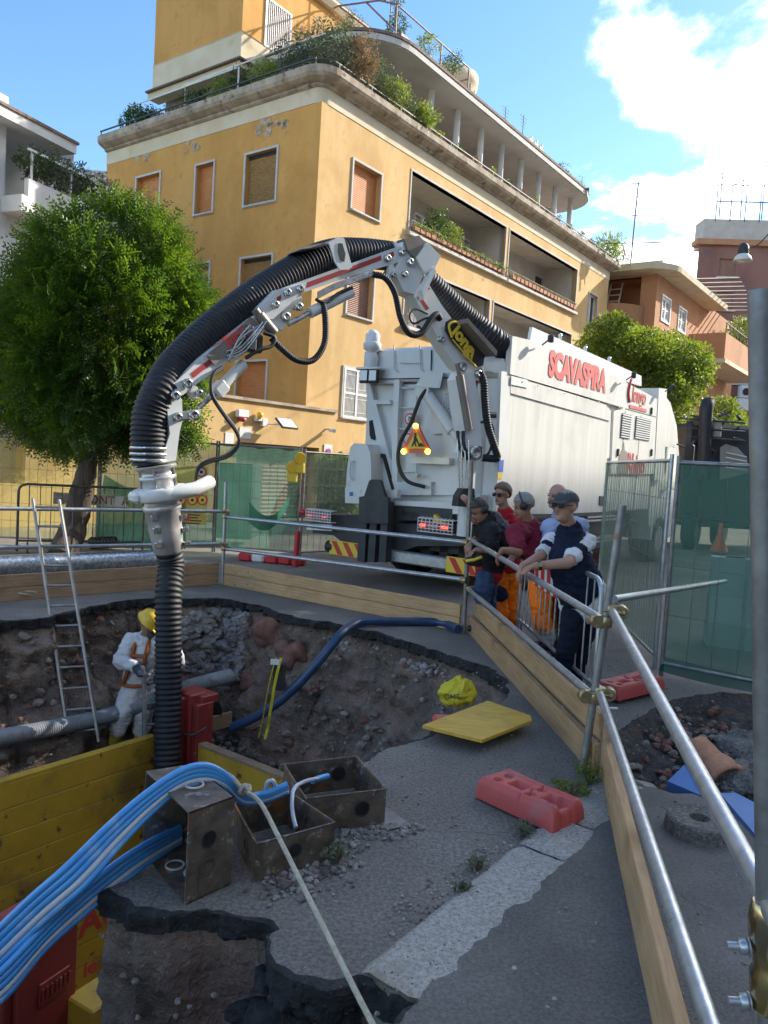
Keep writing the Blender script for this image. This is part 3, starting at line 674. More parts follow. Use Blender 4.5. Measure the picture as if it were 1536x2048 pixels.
w = MB(); wall_with_openings(w, PA, 1.1, 9, 16.36, 19.4, [(2.2,3.4,16.4,17.98)], .2); wall_with_openings(w, PA2, 4.9, 9.75, 16.36, 19.4, [], .2); aw = w.build('attic_wall', 'plaster_ochre', bld)
q = MB(); ring(q, PA, 2.2, 3.4, 16.4, 17.98, .06, .05, .05)
for i in range(13): x = 2.22+1.14*i/12; pb(q, PA, x, x+.025, 16.4, 17.98, -.04, -.01)
q.build('window_bars', 'white_metal', aw); q = MB(); slatted(q, PA, 2.2, 3.4, 16.4, 17.98, .17, 20); q.build('shutter', 'shutter_brown', aw)
w = MB(); sweep(w, [(1.1,9.75),(1.1,4.9),(9,4.9)], [(-.5,19.2),(.18,19.2),(.3,19.4),(.3,19.5),(-.5,19.6)]); w.build('attic_cornice', 'cream', bld)
w = MB(FB); w.box((.9,4.7,19.5),(9,9.9,19.65)); w.build('attic_roof', 'roof_tile', bld)
# --- upper terrace with planters and tube pergola
w = MB(FB); w.box((5.9,2.0,16.0),(11.6,6.5,17.75)); w.build('upper_terrace_wall', 'cream', bld)
for i in range(4): w = MB(FB); w.bbox((6.1+i*1.35,1.78,17.5),(7.3+i*1.35,2.1,17.85), .03); w.build('planter_box', 'pergola_tube', bld)
for i in range(3): w = MB(FB); w.bbox((5.68,2.2+i*1.4,17.5),(5.98,3.5+i*1.4,17.85), .03); w.build('planter_box', 'pergola_tube', bld)
w = MB()
for pts in ([(5.9,1.9,17.7),(5.9,1.9,18.75),(5.7,2.6,19.0),(5.6,4.5,19.3),(5.2,6.5,18.9),(4.2,8,18.0)],[(5.9,1.9,18.75),(11.2,1.9,18.75),(11.2,1.9,16.0)],[(5.7,3.2,19.1),(5.9,2.0,17.9)],[(5.6,4.5,19.3),(5.8,2.8,17.9)],[(5.5,5.8,19.05),(5.8,4.2,17.9)],[(9,1.9,17.8),(9,1.9,18.75)],[(11.2,1.9,18.3),(11.2,3.8,18.3)]): w.tube([FB@Vector(p) for p in pts], .035, 6)
w.build('pergola', 'pergola_tube', bld)
w = MB(FB); w.lathe([(1.25,16),(1.25,19.6),(1.45,19.75),(1.45,20.2),(1.3,20.3),(0.01,20.35)], 24, T(14.0,4.8,0)); w.build('stair_turret', 'cream', bld)
w = MB(FB)
for a in range(0,360,30): w.tube([(14+1.3*math.cos(R(a)),4.8+1.3*math.sin(R(a)),16),(14+1.3*math.cos(R(a)),4.8+1.3*math.sin(R(a)),19.7)], .035, 5)
w.build('turret_rib', 'trim_grey', bld)
w = MB(FB)
for i in range(26):
    if i < 10: w.box((16.2+i*.19,1.5,16.0),(16.36+i*.19,1.54,17.6+.12*(i%3)))
for i in range(7): w.tube([(18.1+i*.5,1.5,16),(18.1+i*.5,1.5,17.5)], .025, 5)
for z in (16.4,16.9,17.5): w.tube([(18,1.5,z),(21.2,1.5,z)], .02, 5)
for i in range(14): w.tube([(18+i*.22,1.5,16.1),(18.9+i*.17,1.5,17.5)], .012, 4)
w.build('roof_trellis', 'iron', bld)
w = MB(FB)
for (s_,l_,h) in ((7.6,3.5,21.5),(8.1,3.5,20.6),(14.8,2,18.6),(16.6,2,18.9)):
    w.tube([(s_,l_,16),(s_,l_,h)], .022, 5)
    for k in range(4): w.tube([(s_-.35+.05*k,l_,h-.15*k-.1),(s_+.35-.05*k,l_,h-.15*k-.1)], .012, 4)
w.build('aerial', 'iron', bld)
# terrace parapet beyond the porch (low baluster strip)
for i in range(26): w = MB(FB); w.bbox((4.6+i*.72,-.28,13.46),(4.98+i*.72,-.1,13.60), .02); w.build('parapet_block', 'stained_stone', bld)
# --- garage wall in line with the street front, left of the block
AC = FB@Vector((0,-.6,0))
FA = frame(AC, D); PG = lambda u,z,d_: FA@Vector((u,d_,z))
gar = thing('garage_wall', FA@Vector((-3,0,0)), 'low pale yellow garage wall beside the ochre apartment block', 'wall')
w = MB(); wall_with_openings(w, PG, -14, .72, 0, 3.25, [(-3.3,.05,0,2.12),(-11.6,-9.2,.9,2.4)], .45); w.add([PG(.72,0,0),PG(.72,0,.7),PG(.72,3.25,.7),PG(.72,3.25,0)],[(0,1,2,3)]); w.build('wall', 'plaster_pale', gar)
w = MB(); pb(w, PG, -14, .78, 3.25, 3.33, -.07, .75); w.build('coping', 'stained_stone', gar)
w = MB(); slatted(w, PG, -3.3, .05, 0, 2.12, .4, 18, .02); w.build('garage_door', 'shutter_brown', gar)
w = MB(); pb(w, PG, -11.6, -9.2, .9, 2.4, .38, .43); w.build('window_pane', 'grey_plaster', gar)
w = MB(FA); w.box((-14,.75,0),(.7,1.0,3.2)); w.build('back_wall', 'plaster_pale', gar)
mat('camera_white', (.7,.7,.68), rough=.4)
q = MB(); q.tube([PG(.32,2.72,.0),PG(.32,2.72,-.16)], .03, 8); q.tube([PG(.36,2.70,-.1),PG(.22,2.66,-.42)], .06, 10); q.build('security_camera', 'camera_white', origin=PG(.3,2.7,0), label='small white bullet security camera on the garage wall', cat='camera')
fl = thing('floodlight', PG(-2.3,2.7,0), 'tilted flat floodlight with white cable box on the garage wall', 'lamp')
q = MB(frame(PG(-1.95,2.72,-.5), D, Vector((0,0,1))+(-N)*-.9)); q.bbox((-.32,-.2,-.03),(.32,.2,.03), .01); q.build('lamp_housing', 'iron', fl)
q = MB(frame(PG(-1.95,2.72,-.5), D, Vector((0,0,1))+(-N)*-.9)); q.box((-.28,-.17,.03),(.28,.17,.036)); q.build('lamp_glass', 'white_metal', fl)
q = MB(); q.tube([PG(-2.35,2.68,0),PG(-2.05,2.68,-.45)], .02, 6); q.bbox((-2.5,-.12,2.6),(-2.3,-.0,2.82), .01, FA); q.build('bracket', 'white_metal', fl)
sir = thing('siren_lamp', PG(-3.0,2.7,0), 'small yellow and red signal lamp on the garage wall', 'lamp')
mat('amber', (.85,.5,.03), rough=.3); mat('red_plastic', (.42,.03,.02), rough=.4)
q = MB(FA); q.lathe([(.08,0),(.10,.06),(.08,.14),(.01,.17)], 12, T(-2.62,-.12,2.82)); q.build('lamp_dome', 'amber', sir)
q = MB(FA); q.lathe([(.09,0),(.13,.08),(.09,.1)], 12, T(-3.3,-.14,2.66)); q.build('bell', 'red_plastic', sir)
q = MB(FA); q.bbox((-3.45,-.16,2.78),(-3.05,-.02,2.98), .02); q.build('box', 'white_metal', sir); q = MB(FA); q.bbox((-2.75,-.12,2.72),(-2.5,-.0,2.82), .02); q.build('box', 'white_metal', sir)
mat('sign_blue', (.05,.12,.42), rough=.5); mat('sign_white', (.7,.7,.68), (.62,.62,.6), scale=8, rough=.5); mat('sign_red', (.55,.03,.03), rough=.5); mat('sign_yellow', (.80,.52,.03), rough=.5); mat('ink', (.02,.02,.022), rough=.6)
def disc(mb, C, x, z, r, n=20, dep=.004):
    mb.prism([C+(x*math.cos(2*math.pi*k/n)+z*math.sin(2*math.pi*k/n))*r for k in range(n)], x.cross(z).normalized()*dep)
sg = thing('no_parking_sign', PG(.45,1.7,-.03), 'white no parking panel with round red and blue sign at the garage corner', 'sign')
q = MB(FA); q.box((.25,-.03,1.5),(.63,-.012,2.25)); q.build('panel', 'sign_white', sg)
q = MB(); disc(q, PG(.44,1.98,-.036), D, Z, .15); q.build('red_ring', 'sign_red', sg)
q = MB(); disc(q, PG(.44,1.98,-.042), D, Z, .115); q.build('blue_disc', 'sign_blue', sg)
q = MB(frame(PG(.44,1.98,-.050), D+Z*-1, N)); q.box((-.13,-.018,0),(.13,.018,.003)); q.build('slash', 'sign_red', sg)
q = MB(); pb(q, PG, .3, .58, 1.6, 1.66, -.034, -.031); pb(q, PG, .3, .58, 1.72, 1.75, -.034, -.031); q.build('lettering_line', 'sign_blue', sg)
for (u,z,w_,h_,lab) in ((-3.75,2.0,.3,.34,'small white notice on the garage wall left of the garage opening'),(-3.25,2.22,.42,.3,'white notice plate above the left end of the garage opening')):
    q = MB(); pb(q, PG, u, u+w_, z, z+h_, -.02, -.003); q.build('notice_plate', 'sign_white', origin=PG(u,z,0), label=lab, cat='sign')
# --- pale building on the far left
d2 = Vector((math.sin(R(22.5)), math.cos(R(22.5)), 0)); LC = at(0, 500, 20.0); LC.z = 0; FW = frame(LC, d2); PW = lambda u,z,d_: FW@Vector((u,d_,z))
wb = thing('white_building', LC, 'pale grey white apartment building at the left edge with planted balcony', 'building')
u_a, z_a = onp(0,225,LC,d2); u_b, z_b = onp(130,295,LC,d2); ub1, zb1 = onp(25,300,LC,d2); ub2, zb2 = onp(205,392,LC,d2); us, zs_ = onp(20,395,LC,d2)
ztop = (z_a+z_b)/2; zrail = (zb1+zb2)/2; UE = onp(206,450,LC,d2)[0]; UR = onp(128,295,LC,d2)[0]
w = MB(); wall_with_openings(w, lambda u,z,d_: PW(u,z,d_+1.2), ub1-.2, UE, zrail-1.0, ztop-.2, [(2.2,2.9,zrail+.25,zrail+1.3)], .15)
w.add([PW(ub1-.2,0,1.2),PW(ub1-.2,0,0),PW(ub1-.2,ztop-.2,0),PW(ub1-.2,ztop-.2,1.2)],[(0,1,2,3)]); w.build('upper_wall', 'white_plaster', wb)
w = MB(); wall_with_openings(w, PW, -9, ub1-.2, 0, ztop-.2, [], .1); w.build('pilaster_wall', 'white_plaster', wb)
w = MB(); wall_with_openings(w, PW, ub1-.2, UE, 0, zrail-1.3, [(1.5,2.7,zrail-4.2,zrail-2.3)], .2); w.build('lower_wall', 'white_plaster', wb)
w = MB(); pb(w, PW, ub1-.3, UE, zrail-1.6, zrail-1.2, -.7, 1.3); pb(w, PW, ub1-.1, UE, zrail-1.2, zrail-.75, -.7, -.55); w.build('balcony_slab', 'white_plaster', wb)
w = MB(); pb(w, PW, ub1-.1, UE, zrail-.06, zrail, -.68, -.62); w.build('balcony_rail', 'white_metal', wb)
for i in range(9):
    if ub1+i*1.3 < UE: w = MB(); pb(w, PW, ub1+i*1.3, ub1+.05+i*1.3, zrail-.75, zrail-.06, -.67, -.63); w.build('baluster', 'white_metal', wb)
w = MB(); pb(w, PW, -9, UR, ztop-.25, ztop, -.45, 3.5); w.build('roof_slab', 'white_plaster', wb)
w = MB(); pb(w, PW, -9, UR+.05, ztop, ztop+.07, -.5, 3.5); w.build('roof_edge', 'roof_tile', wb)
w = MB(); pb(w, PW, -9, 1.0, ztop+.06, ztop+1.0, 1.0, 3.5); w.build('roof_parapet', 'white_plaster', wb)
q = MB(); pb(q, PW, 1.5, 2.7, zrail-4.2, zrail-2.3, .12, .16); q.build('window_pane', 'green_glass', wb)
q = MB(); ring(q, PW, 1.5, 2.7, zrail-4.2, zrail-2.3, .08, .04, .02); q.build('window_frame', 'white_metal', wb)
q = MB(); PW2 = lambda u,z,d_: PW(u,z,d_+1.2); pb(q, PW2, 2.2, 2.9, zrail+.25, zrail+1.3, .1, .13); q.build('window_pane', 'dark_glass', wb)
q = MB(); ring(q, PW2, 2.2, 2.9, zrail+.25, zrail+1.3, .07, .04, .02); q.build('window_frame', 'white_metal', wb)
q = MB(); pb(q, PW, .2, 1.2, zrail-4.3, zrail-2.4, -.45, .0); q.build('window_bay', 'white_plaster', wb)
w = MB(FW); w.box((-9,0,0),(-8.9,10,ztop)); w.box((UE-.1,1.4,0),(UE,10,ztop)); w.build('end_wall', 'white_plaster', wb)
sd = thing('satellite_dish', PW(5.3,zrail+.8,-.5), 'round grey satellite dish on the pale building at the left', 'dish')
c = at(132,326,22.5)
q = MB(frame(c, (1,.2,0), (-.6,-.7,.35))); q.lathe([(.0,-.09),(.18,-.07),(.33,-.02),(.40,.02),(.385,.025),(.31,-.01),(.17,-.055),(.0,-.075)], 20); q.build('reflector', 'trim_grey', sd)
q = MB(); q.tube([c+Vector((.1,.1,-.1)),c+Vector((.15,.3,-.35)),c+Vector((.15,.6,-.6))], .025, 6); q.build('mount', 'trim_grey', sd)
gb = thing('grey_building', at(180,500,48), 'plain light grey building behind the ochre block at the left', 'building')
p0, p1 = at(120,352,48), at(300,350,48)
w = MB(); w.box((p0.x-1,48,0),(p1.x+1,56,p0.z)); w.build('wall', 'grey_plaster', gb)
w = MB(); zz = at(180,380,48).z; w.box((p0.x-1,47.9,zz-.25),(p1.x+1,47.98,zz)); zz = at(180,352,48).z; w.box((p0.x-1,47.7,zz-.02),(p1.x+1,48.2,zz+.25)); w.build('ledge', 'trim_grey', gb)
# --- orange building down the street
OC = at(1312, 600, 44.0); OC.z = 0; FO = frame(OC, D); PO = lambda u,z,d_: FO@Vector((u,d_,z))
Lv = -N
ob = thing('orange_building', OC, 'terracotta orange building with curved corner balcony down the street', 'building')
e1u, e1z = onp(1327,555,OC,D); r1u, r1z = onp(1317,527,OC,D); r2u, r2z = onp(1388,582,OC,D); e2u, e2z = onp(1410,628,OC,D)
zr_, ze_ = r1z, e1z
wO = [onp(*p,OC,D) for p in ((1325,592),(1338,648),(1358,615),(1370,668))]
ops_o = [(wO[0][0],wO[0][0]+1.5,wO[1][1],wO[0][1]),(wO[2][0],wO[2][0]+1.5,wO[1][1],wO[0][1])]
w = MB(); wall_with_openings(w, PO, 0, e2u-1.0, 0, ze_, ops_o, .2); w.build('street_wall', 'plaster_orange', ob)
for o_ in ops_o:
    q = MB(); ring(q, PO, *o_, .1, .06, .02); q.build('window', 'white_metal', ob)
    q = MB(); grille(q, PO, *o_, .05, 4, .1); q.build('window_grille', 'white_metal', ob); q = MB(); pb(q, PO, *o_, .15, .2); q.build('pane', 'dark_glass', ob)
w = MB(); sweep(w, [(0,14)]+arc(.6,.6,.6,180,270,5)+[(e2u,0),(e2u,8)], [(-.4,ze_-.05),(1.1,ze_+.05),(1.15,ze_+.35),(.4,ze_+.45),(-.4,ze_+.45)], FO); w.build('eave', 'cream', ob)
w = MB(FO); w.box((-.2,-.2,ze_+.4),(r2u+.5,14,zr_)); w.build('attic_wall', 'plaster_orange', ob)
w = MB(FO); w.box((-.3,-.3,zr_),(r2u+.6,14,zr_+.12)); w.build('attic_coping', 'cream', ob)
zb_ = at(1280,640,44).z; 
PO2 = lambda l,z,d_: FO@Vector((d_,l,z))
w = MB(); wall_with_openings(w, PO2, 0, 14, 0, ze_, [(.9,13.5,zb_-.1,ze_-.1)], .4); w.build('side_wall', 'plaster_orange', ob)
w = MB(FO); w.box((2.2,.9,zb_-.3),(2.3,13.5,ze_)); w.box((0.3,.8,zb_-.3),(2.2,.9,ze_)); w.box((.1,.9,ze_-.1),(2.2,13.5,ze_)); w.build('balcony_recess', 'plaster_orange', ob)
w = MB(); pts = [(0,.6)]+arc(.2,2.6,2.0,270,180,8)+[(-1.8,13.5),(0.2,13.5)]; w.prism([FO@Vector((a,b,zb_-.35)) for a,b in pts], (0,0,1.15)); w.build('balcony_parapet', 'plaster_orange', ob)
w = MB(); w.prism([FO@Vector((a-.1,b-.1,zb_-.5)) for a,b in pts], (0,0,.15)); w.build('balcony_slab', 'cream', ob)
w = MB(FO); w.box((1.5,4,zb_+.7),(1.6,9.5,zb_+2.3)); w.build('balcony_screen', 'green_glass', ob)
lad = thing('wooden_ladder', FO@Vector((1.2,3.2,zb_+.8)), 'white wooden ladder leaning inside the orange balcony', 'ladder')
w = MB(FO)
for l_ in (2.3,3.0): w.tube([(.3,l_,zb_+.8),(1.8,l_+.1,zb_+4.3)], .05, 5)
w.build('stile', 'white_metal', lad); w = MB(FO)
for k in range(9): t = (k+.5)/9; w = MB(FO); w.tube([(.3+1.5*t,2.3+.1*t,zb_+.8+3.5*t),(.3+1.5*t,3.0+.1*t,zb_+.8+3.5*t)], .04, 5); w.build('rung', 'white_metal', lad)
b2z = at(1400,712,48).z
ub, zbb = onp(1376,700,OC,D); uc, zcc = onp(1448,742,OC,D)
w = MB(); pb(w, PO, ub, uc+1, zbb-.6, zbb+1.0, -2.2, -2.0); pb(w, PO, ub, ub+.2, zbb-.6, zbb+1.0, -2.0, 0); pb(w, PO, uc+.8, uc+1, zbb-.6, zbb+1.0, -2.0, 0); w.build('long_balcony', 'plaster_orange', ob)
w = MB(); pb(w, PO, ub-.1, uc+1.1, zbb-.85, zbb-.6, -2.3, 0); w.build('long_balcony_slab', 'cream', ob)
w = MB(); pb(w, PO, ub, uc+1, zbb+1.55, zbb+1.62, -2.2, -2.14)
for i in range(12): u = ub+(uc+1-ub)*i/11; pb(w, PO, u, u+.05, zbb+1.0, zbb+1.6, -2.2, -2.15)
w.build('balcony_railing', 'iron', ob)
w = MB()
for i in range(9): u = e2u-1.2+i*.7; w.add([PO(u,zbb+4.8-.12*i,-2.2),PO(u+.25,zbb+4.8-.12*i,-2.2),PO(u+.25,zbb+5.0-.12*i,1),PO(u,zbb+5.0-.12*i,1)],[(0,1,2,3),(3,2,1,0)])
w.build('sunshade_slat', 'white_metal', ob)
w = MB(FO); w.box((e2u-1.0,0,0),(e2u+9,12,zbb+3.5)); w.build('far_wing', 'plaster_orange', ob)
w = MB(FO); w.box((-.02+13,13.9,0),(e2u,14,zr_)); w.build('rear_wall', 'plaster_orange', ob)
# --- dark red building at the right
rb = thing('red_building', at(1450,800,72), 'dark red plastered building with brick lower storeys at the right', 'building')
x0, z0_ = at(1398,490,72).x, at(1398,490,72).z; x1 = x0+26; zb1_ = at(1450,690,72).z; zb2_ = at(1450,757,72).z
PRd = lambda u,z,d_: Vector((u,72+d_,z))+Vector((0,-.10*(u-x0),0))
wins = []
for (pa, pb_) in (((1438,518),(1470,556)),((1433,585),(1462,622)),((1425,648),(1455,680))):
    a_, b_ = at(*pa,72), at(*pb_,72); wins.append((a_.x,a_.x+1.35,b_.z,a_.z))
wins += [(a+6.2,b+6.2,c,e) for a,b,c,e in wins]
wins = [(wins[0][0],wins[0][0]+1.45,c,e) if i < 3 else (wins[0][0]+6.2,wins[0][0]+7.65,c,e) for i,(a,b,c,e) in enumerate(wins)]
w = MB(); wall_with_openings(w, PRd, x0, x1, zb1_, z0_, wins, .25); w.build('upper_wall', 'plaster_red', rb)
for o_ in wins:
    q = MB(); slatted(q, PRd, *o_, .2, 18, .03); q.build('shutter', 'shutter_brown', rb); q = MB(); pb(q, PRd, o_[0]-.2, o_[1]+.2, o_[2]-.15, o_[2], -.2, .1); q.build('sill', 'trim_grey', rb)
w = MB(); wall_with_openings(w, PRd, x0-2.5, x1, 0, zb1_, [], .2); w.build('brick_wall', 'brickwork', rb)
w = MB(); pb(w, PRd, x0-2.6, x1, zb1_-.1, zb1_+.5, -.3, .1); pb(w, PRd, x0-2.6, x1, zb2_-.6, zb2_, -.25, .1); w.build('stone_band', 'trim_grey', rb)
w = MB(); pb(w, PRd, x0-.3, x1, z0_, z0_+.5, -.4, 1); w.build('cornice', 'plaster_orange', rb)
w = MB(); pb(w, PRd, x0+1, x1, z0_+.5, z0_+3.0, 2, 4); w.build('penthouse', 'grey_plaster', rb)
w = MB(); zz = z0_+3.2
for z in (zz+1.4, zz+2.9): w.tube([PRd(x0+2,z,2),PRd(x1,z,2)], .05, 5)
for i in range(14): w.tube([PRd(x0+2+i*1.3,zz-.4,2),PRd(x0+2+i*1.3,zz+2.9,2)], .05, 5)
w.build('roof_railing', 'iron', rb)
w = MB(); ars = random.Random(4)
for i in range(8):
    u = x0+2.5+i*1.9; h = zz+3.5+ars.uniform(0,4.5); w.tube([PRd(u,zz,2.5),PRd(u,h,2.5)], .05, 5)
    for k in range(3): w.tube([PRd(u-.8,h-.4*k,2.5),PRd(u+.8,h-.4*k-.1,2.5)], .035, 4)
w.build('aerial', 'iron', rb)
w = MB(); w.add([PRd(x0,0,0),PRd(x0-6,0,14),PRd(x0-6,z0_-4,14),PRd(x0,z0_-4,0)],[(0,1,2,3),(3,2,1,0)]); w.build('side_wall', 'plaster_red', rb)
acu = thing('air_conditioner', at(1487,800,70.5), 'white air conditioning unit on the brick wall at the right', 'air conditioner')
c = at(1487,805,70.2); w = MB(); w.bbox((c.x-.55,70.0,c.z-.75),(c.x+.55,70.6,c.z+.35), .05); w.bbox((c.x-.45,70.0,c.z+.4),(c.x+.55,70.6,c.z+1.5), .05); w.build('casing', 'white_metal', acu)
w = MB(); w.lathe([(.32,0),(.32,.03)], 14, frame(c+Vector((.05,-.03+69.99-c.y,.95)),(1,0,0),(0,-1,0))); w.build('fan', 'interior_dark', acu)
# --- unseen block added across the street to throw the site's shadow (outside the picture, right)
H0 = 32.0; n0 = -6.0+.72*H0*1.0
oc = N*n0; FX = frame(oc, D)
xb = thing('shade_building', oc+D*10, 'tall plain block added across the street to shade the site, outside the picture', 'building')
w = MB(FX); w.box((-40,-16,0),(75,0,H0)); w.build('wall', 'white_plaster', xb)
w = MB(FX); w.box((-40.3,-16.3,H0),(75.3,.0,H0+.1)); w.build('roof', 'roof_tile', xb)
w = MB(FX)
for i in range(20):
    for k in range(5): w.box((-20+i*4,.01,1.2+k*3.3),(-18.7+i*4,.06,2.9+k*3.3))
w.build('window_row', 'shutter_brown', xb)
# ================================================================== SUCTION TRUCK
mat('truck_white', (.63,.635,.62), (.69,.69,.67), scale=1.5, rough=.38, bump=.02, bscale=8, c3=(.46,.46,.44), s3=2.5, f3=(.60,.80))
mat('truck_ivory', (.60,.585,.535), (.68,.665,.62), scale=3.5, rough=.45, c3=(.52,.495,.44), s3=1.2, f3=(.50,.82), stretch=(1.6,1.6,.10), rvar=.08)
mat('chassis', (.028,.032,.038), (.045,.048,.052), scale=5, rough=.6)
mat('rubber', (.012,.012,.014), (.022,.022,.024), scale=9, rough=.55)
mat('hose_black', (.011,.012,.016), (.020,.021,.025), scale=6, rough=.58, spec=.4)
mat('steel', (.55,.55,.54), (.42,.42,.41), scale=7, rough=.28, metal=.9, rvar=.12)
mat('galvanised', (.48,.50,.52), (.38,.40,.42), scale=16, rough=.38, metal=.75, rvar=.12, bump=.06, bscale=50)
mat('dull_tube', (.28,.28,.28), (.20,.195,.19), scale=10, rough=.5, metal=.7, rvar=.15, c3=(.20,.12,.08), s3=6, f3=(.62,.76))
mat('paint_red', (.42,.03,.035), (.36,.03,.03), scale=6, rough=.45)
mat('letter_red', (.60,.06,.05), (.55,.07,.06), scale=5, rough=.5)
mat('plate_bronze', (.20,.17,.145), (.24,.21,.18), scale=4, rough=.5, metal=.3)
mat('letter_yellow', (.80,.55,.04), rough=.5)
mat('lamp_amber_on', (.9,.7,.05), rough=.3, emit=(1,.85,.05,2.2)); mat('lamp_red_on', (.8,.06,.03), rough=.25, emit=(1,.08,.02,1.0))
mat('lamp_red', (.5,.02,.02), rough=.2); mat('lamp_clear', (.7,.7,.7), rough=.1); mat('stripe_yellow', (.78,.55,.05), rough=.5); mat('sign_orange', (.62,.10,.02), rough=.45)
TC = Vector((1.56, 10.6, 0)); FT = frame(TC, D)
tk = thing('suction_truck', TC, 'white suction excavator truck with a jointed hose boom over the pit', 'truck')
def tp(px, py, dx=0.0):                       # pixel on the truck's rear plane, dx metres in front of it (towards the cab)
    C = FT@Vector((dx,0,0)); l, z = onp(px, py, C, -N); return Vector((dx, l, z))
def ts(px, py, dy=0.0):                       # pixel on the truck's street side, dy metres in
    C = FT@Vector((0,dy,0)); s_, z = onp(px, py, C, D); return Vector((s_, dy, z))
def rear_plate(name, pts, dx, th, m, parent=tk):
    q = MB(FT); q.prism([tp(px,py,dx) for px,py in pts], (th,0,0)); return q.build(name, m, parent)
def side_plate(name, pts, dy, th, m, parent=tk):
    q = MB(FT); q.prism([ts(px,py,dy) for px,py in pts], (0,th,0)); return q.build(name, m, parent)
WD = 2.5; ZT = 3.5; LB = 6.55
# body shell (stops above the chassis), upper box and lower skirt
q = MB(FT); q.bbox((.35,.02,1.15),(LB,WD-.02,ZT-.12), .03); q.build('body', 'truck_ivory', tk)
q = MB(FT); q.bbox((.0,.16,3.02),(.62,WD+.02,ZT+.02), .04); q.build('rear_hood', 'truck_white', tk)
q = MB(FT); q.bbox((.12,.3,1.0),(.36,WD-.02,3.0), .02); q.build('rear_door', 'truck_white', tk)
# rear ribs of the tank door
rear_plate('rib', [(731,757),(790,757),(790,767),(740,767),(748,800),(778,800),(782,808),(752,808),(779,915),(783,920),(784,990),(772,990)], .02, .12, 'truck_white')
rear_plate('rib', [(731,757),(741,767),(785,990),(742,990),(739,890)], .05, .1, 'truck_white')
rear_plate('rib', [(788,757),(799,757),(795,850),(794,990),(783,990),(784,900)], .0, .12, 'truck_white')
rear_plate('rib', [(884,757),(928,757),(928,990),(860,990),(890,925),(884,860)], .03, .1, 'truck_white')
rear_plate('rib', [(864,757),(884,757),(884,868),(864,868)], .05, .08, 'truck_white')
rear_plate('rib', [(790,964),(862,964),(862,990),(790,990)], -.05, .17, 'truck_white')
rear_plate('slot', [(738,842),(744,840),(751,874),(748,880),(742,878),(739,870)], .012, .03, 'interior_dark')
q = MB(FT)
for py in (776,816,858,902,943): a, b = tp(796,py,.06), tp(834,py,.06); q.tube([a,b], .014, 6)
for px in (797,833): q.tube([tp(px,772,.06),tp(px,950,.06)], .013, 6)
q.build('ladder', 'truck_white', tk)
rear_plate('step_bracket', [(812,948),(836,948),(833,953),(814,953)], -.06, .1, 'truck_white')
rear_plate('hood_flap', [(848,744),(884,746),(876,776),(830,773)], -.16, .03, 'truck_white')
q = MB(FT); q.prism([tp(884,745,-.16),tp(877,776,-.16),tp(878,776,.05),tp(885,746,.05)], (0,-.02,0)); q.build('hood_flap_side', 'truck_white', tk)
q = MB(FT)
q.tube([tp(857,792,-.08),tp(905,862,-.08)], .085, 14); q.tube([tp(905,862,-.08),tp(940,915,-.08)], .05, 12); q.lathe([(.12,-.06),(.12,.06)], 16, frame(tp(848,781,-.08),(0,1,0),(1,0,0))); ram = q.build('tailgate_cylinder', 'truck_white', tk)
rear_plate('lock_beam', [(822,913),(898,916),(898,929),(822,926)], -.1, .12, 'truck_white')
q = MB(FT); q.tube(bez([tp(853,779,-.12),tp(840,798,-.16),tp(822,845,-.2),tp(803,880,-.2),tp(796,910,-.2),tp(800,940,-.2),tp(816,963,-.2),tp(850,974,-.1)], 30), .028, 8); q.build('water_hose', 'rubber', tk)
# grille mesh box
q = MB(FT)
for k in range(9): q.tube([tp(886+k*4.8,785,-.02),tp(886+k*4.8,832,-.02)], .006, 4)
for k in range(9): q.tube([tp(885,786+k*5.6,-.02),tp(925,786+k*5.6,-.02)], .006, 4)
q.build('mesh_guard', 'truck_white', tk)
# warning triangle with lit lamps, speed discs
tri = [(832,852),(856,903),(808,903)]
sgn = rear_plate('warning_triangle', [(832,846),(835,850),(860,901),(858,906),(806,906),(804,901),(829,850)], -.30, .04, 'sign_orange')
q = MB(FT); q.prism([tp(832,861,-.315),tp(851,897,-.315),tp(813,897,-.315)], (.015,0,0)); q.build('yellow_face', 'sign_yellow', sgn)
q = MB(FT)
fig = [(828,871),(832,870),(832,874),(834,878),(838,888),(836,889),(832,881),(831,886),(833,893),(831,893),(828,886),(825,893),(822,893),(827,882)]
q.prism([tp(px,py,-.322) for px,py in fig], (.006,0,0)); q.prism([tp(px,py,-.322) for px,py in ((835,893),(837,889),(840,885),(845,888),(849,893))], (.006,0,0))
disc(q, tp(831,868,-.322), Vector((0,-1,0)), Vector((0,0,1)), .018, 10)
q.build('worker_symbol', 'ink', sgn)
for px, py in ((832,852),(856,903),(808,903)):
    q = MB(FT); q.lathe([(.04,0),(.038,.02),(.0,.03)], 14, frame(tp(px,py,-.31),(0,-1,0),(-1,0,0))); q.build('lamp', 'lamp_amber_on', sgn)
sp_ = None
for (px,py,dx) in ((820,838,-.0),(817,878,-.0)):
    o_ = thing if False else None
    q = MB(FT); q.lathe([(.088,0),(.088,.01)], 24, frame(tp(px,py,dx),(0,-1,0),(-1,0,0))); rg = q.build('speed_sign', 'sign_red', tk)
    q = MB(FT); q.lathe([(.066,.011),(.066,.015)], 24, frame(tp(px,py,dx),(0,-1,0),(-1,0,0))); q.build('sign_face', 'sign_white', rg)
    if py == 838: text_part('speed_number', '70', FT@frame(tp(px,py,dx-.018),(0,-1,0),(-1,0,0)), .085, 'ink', rg, .001, .002)
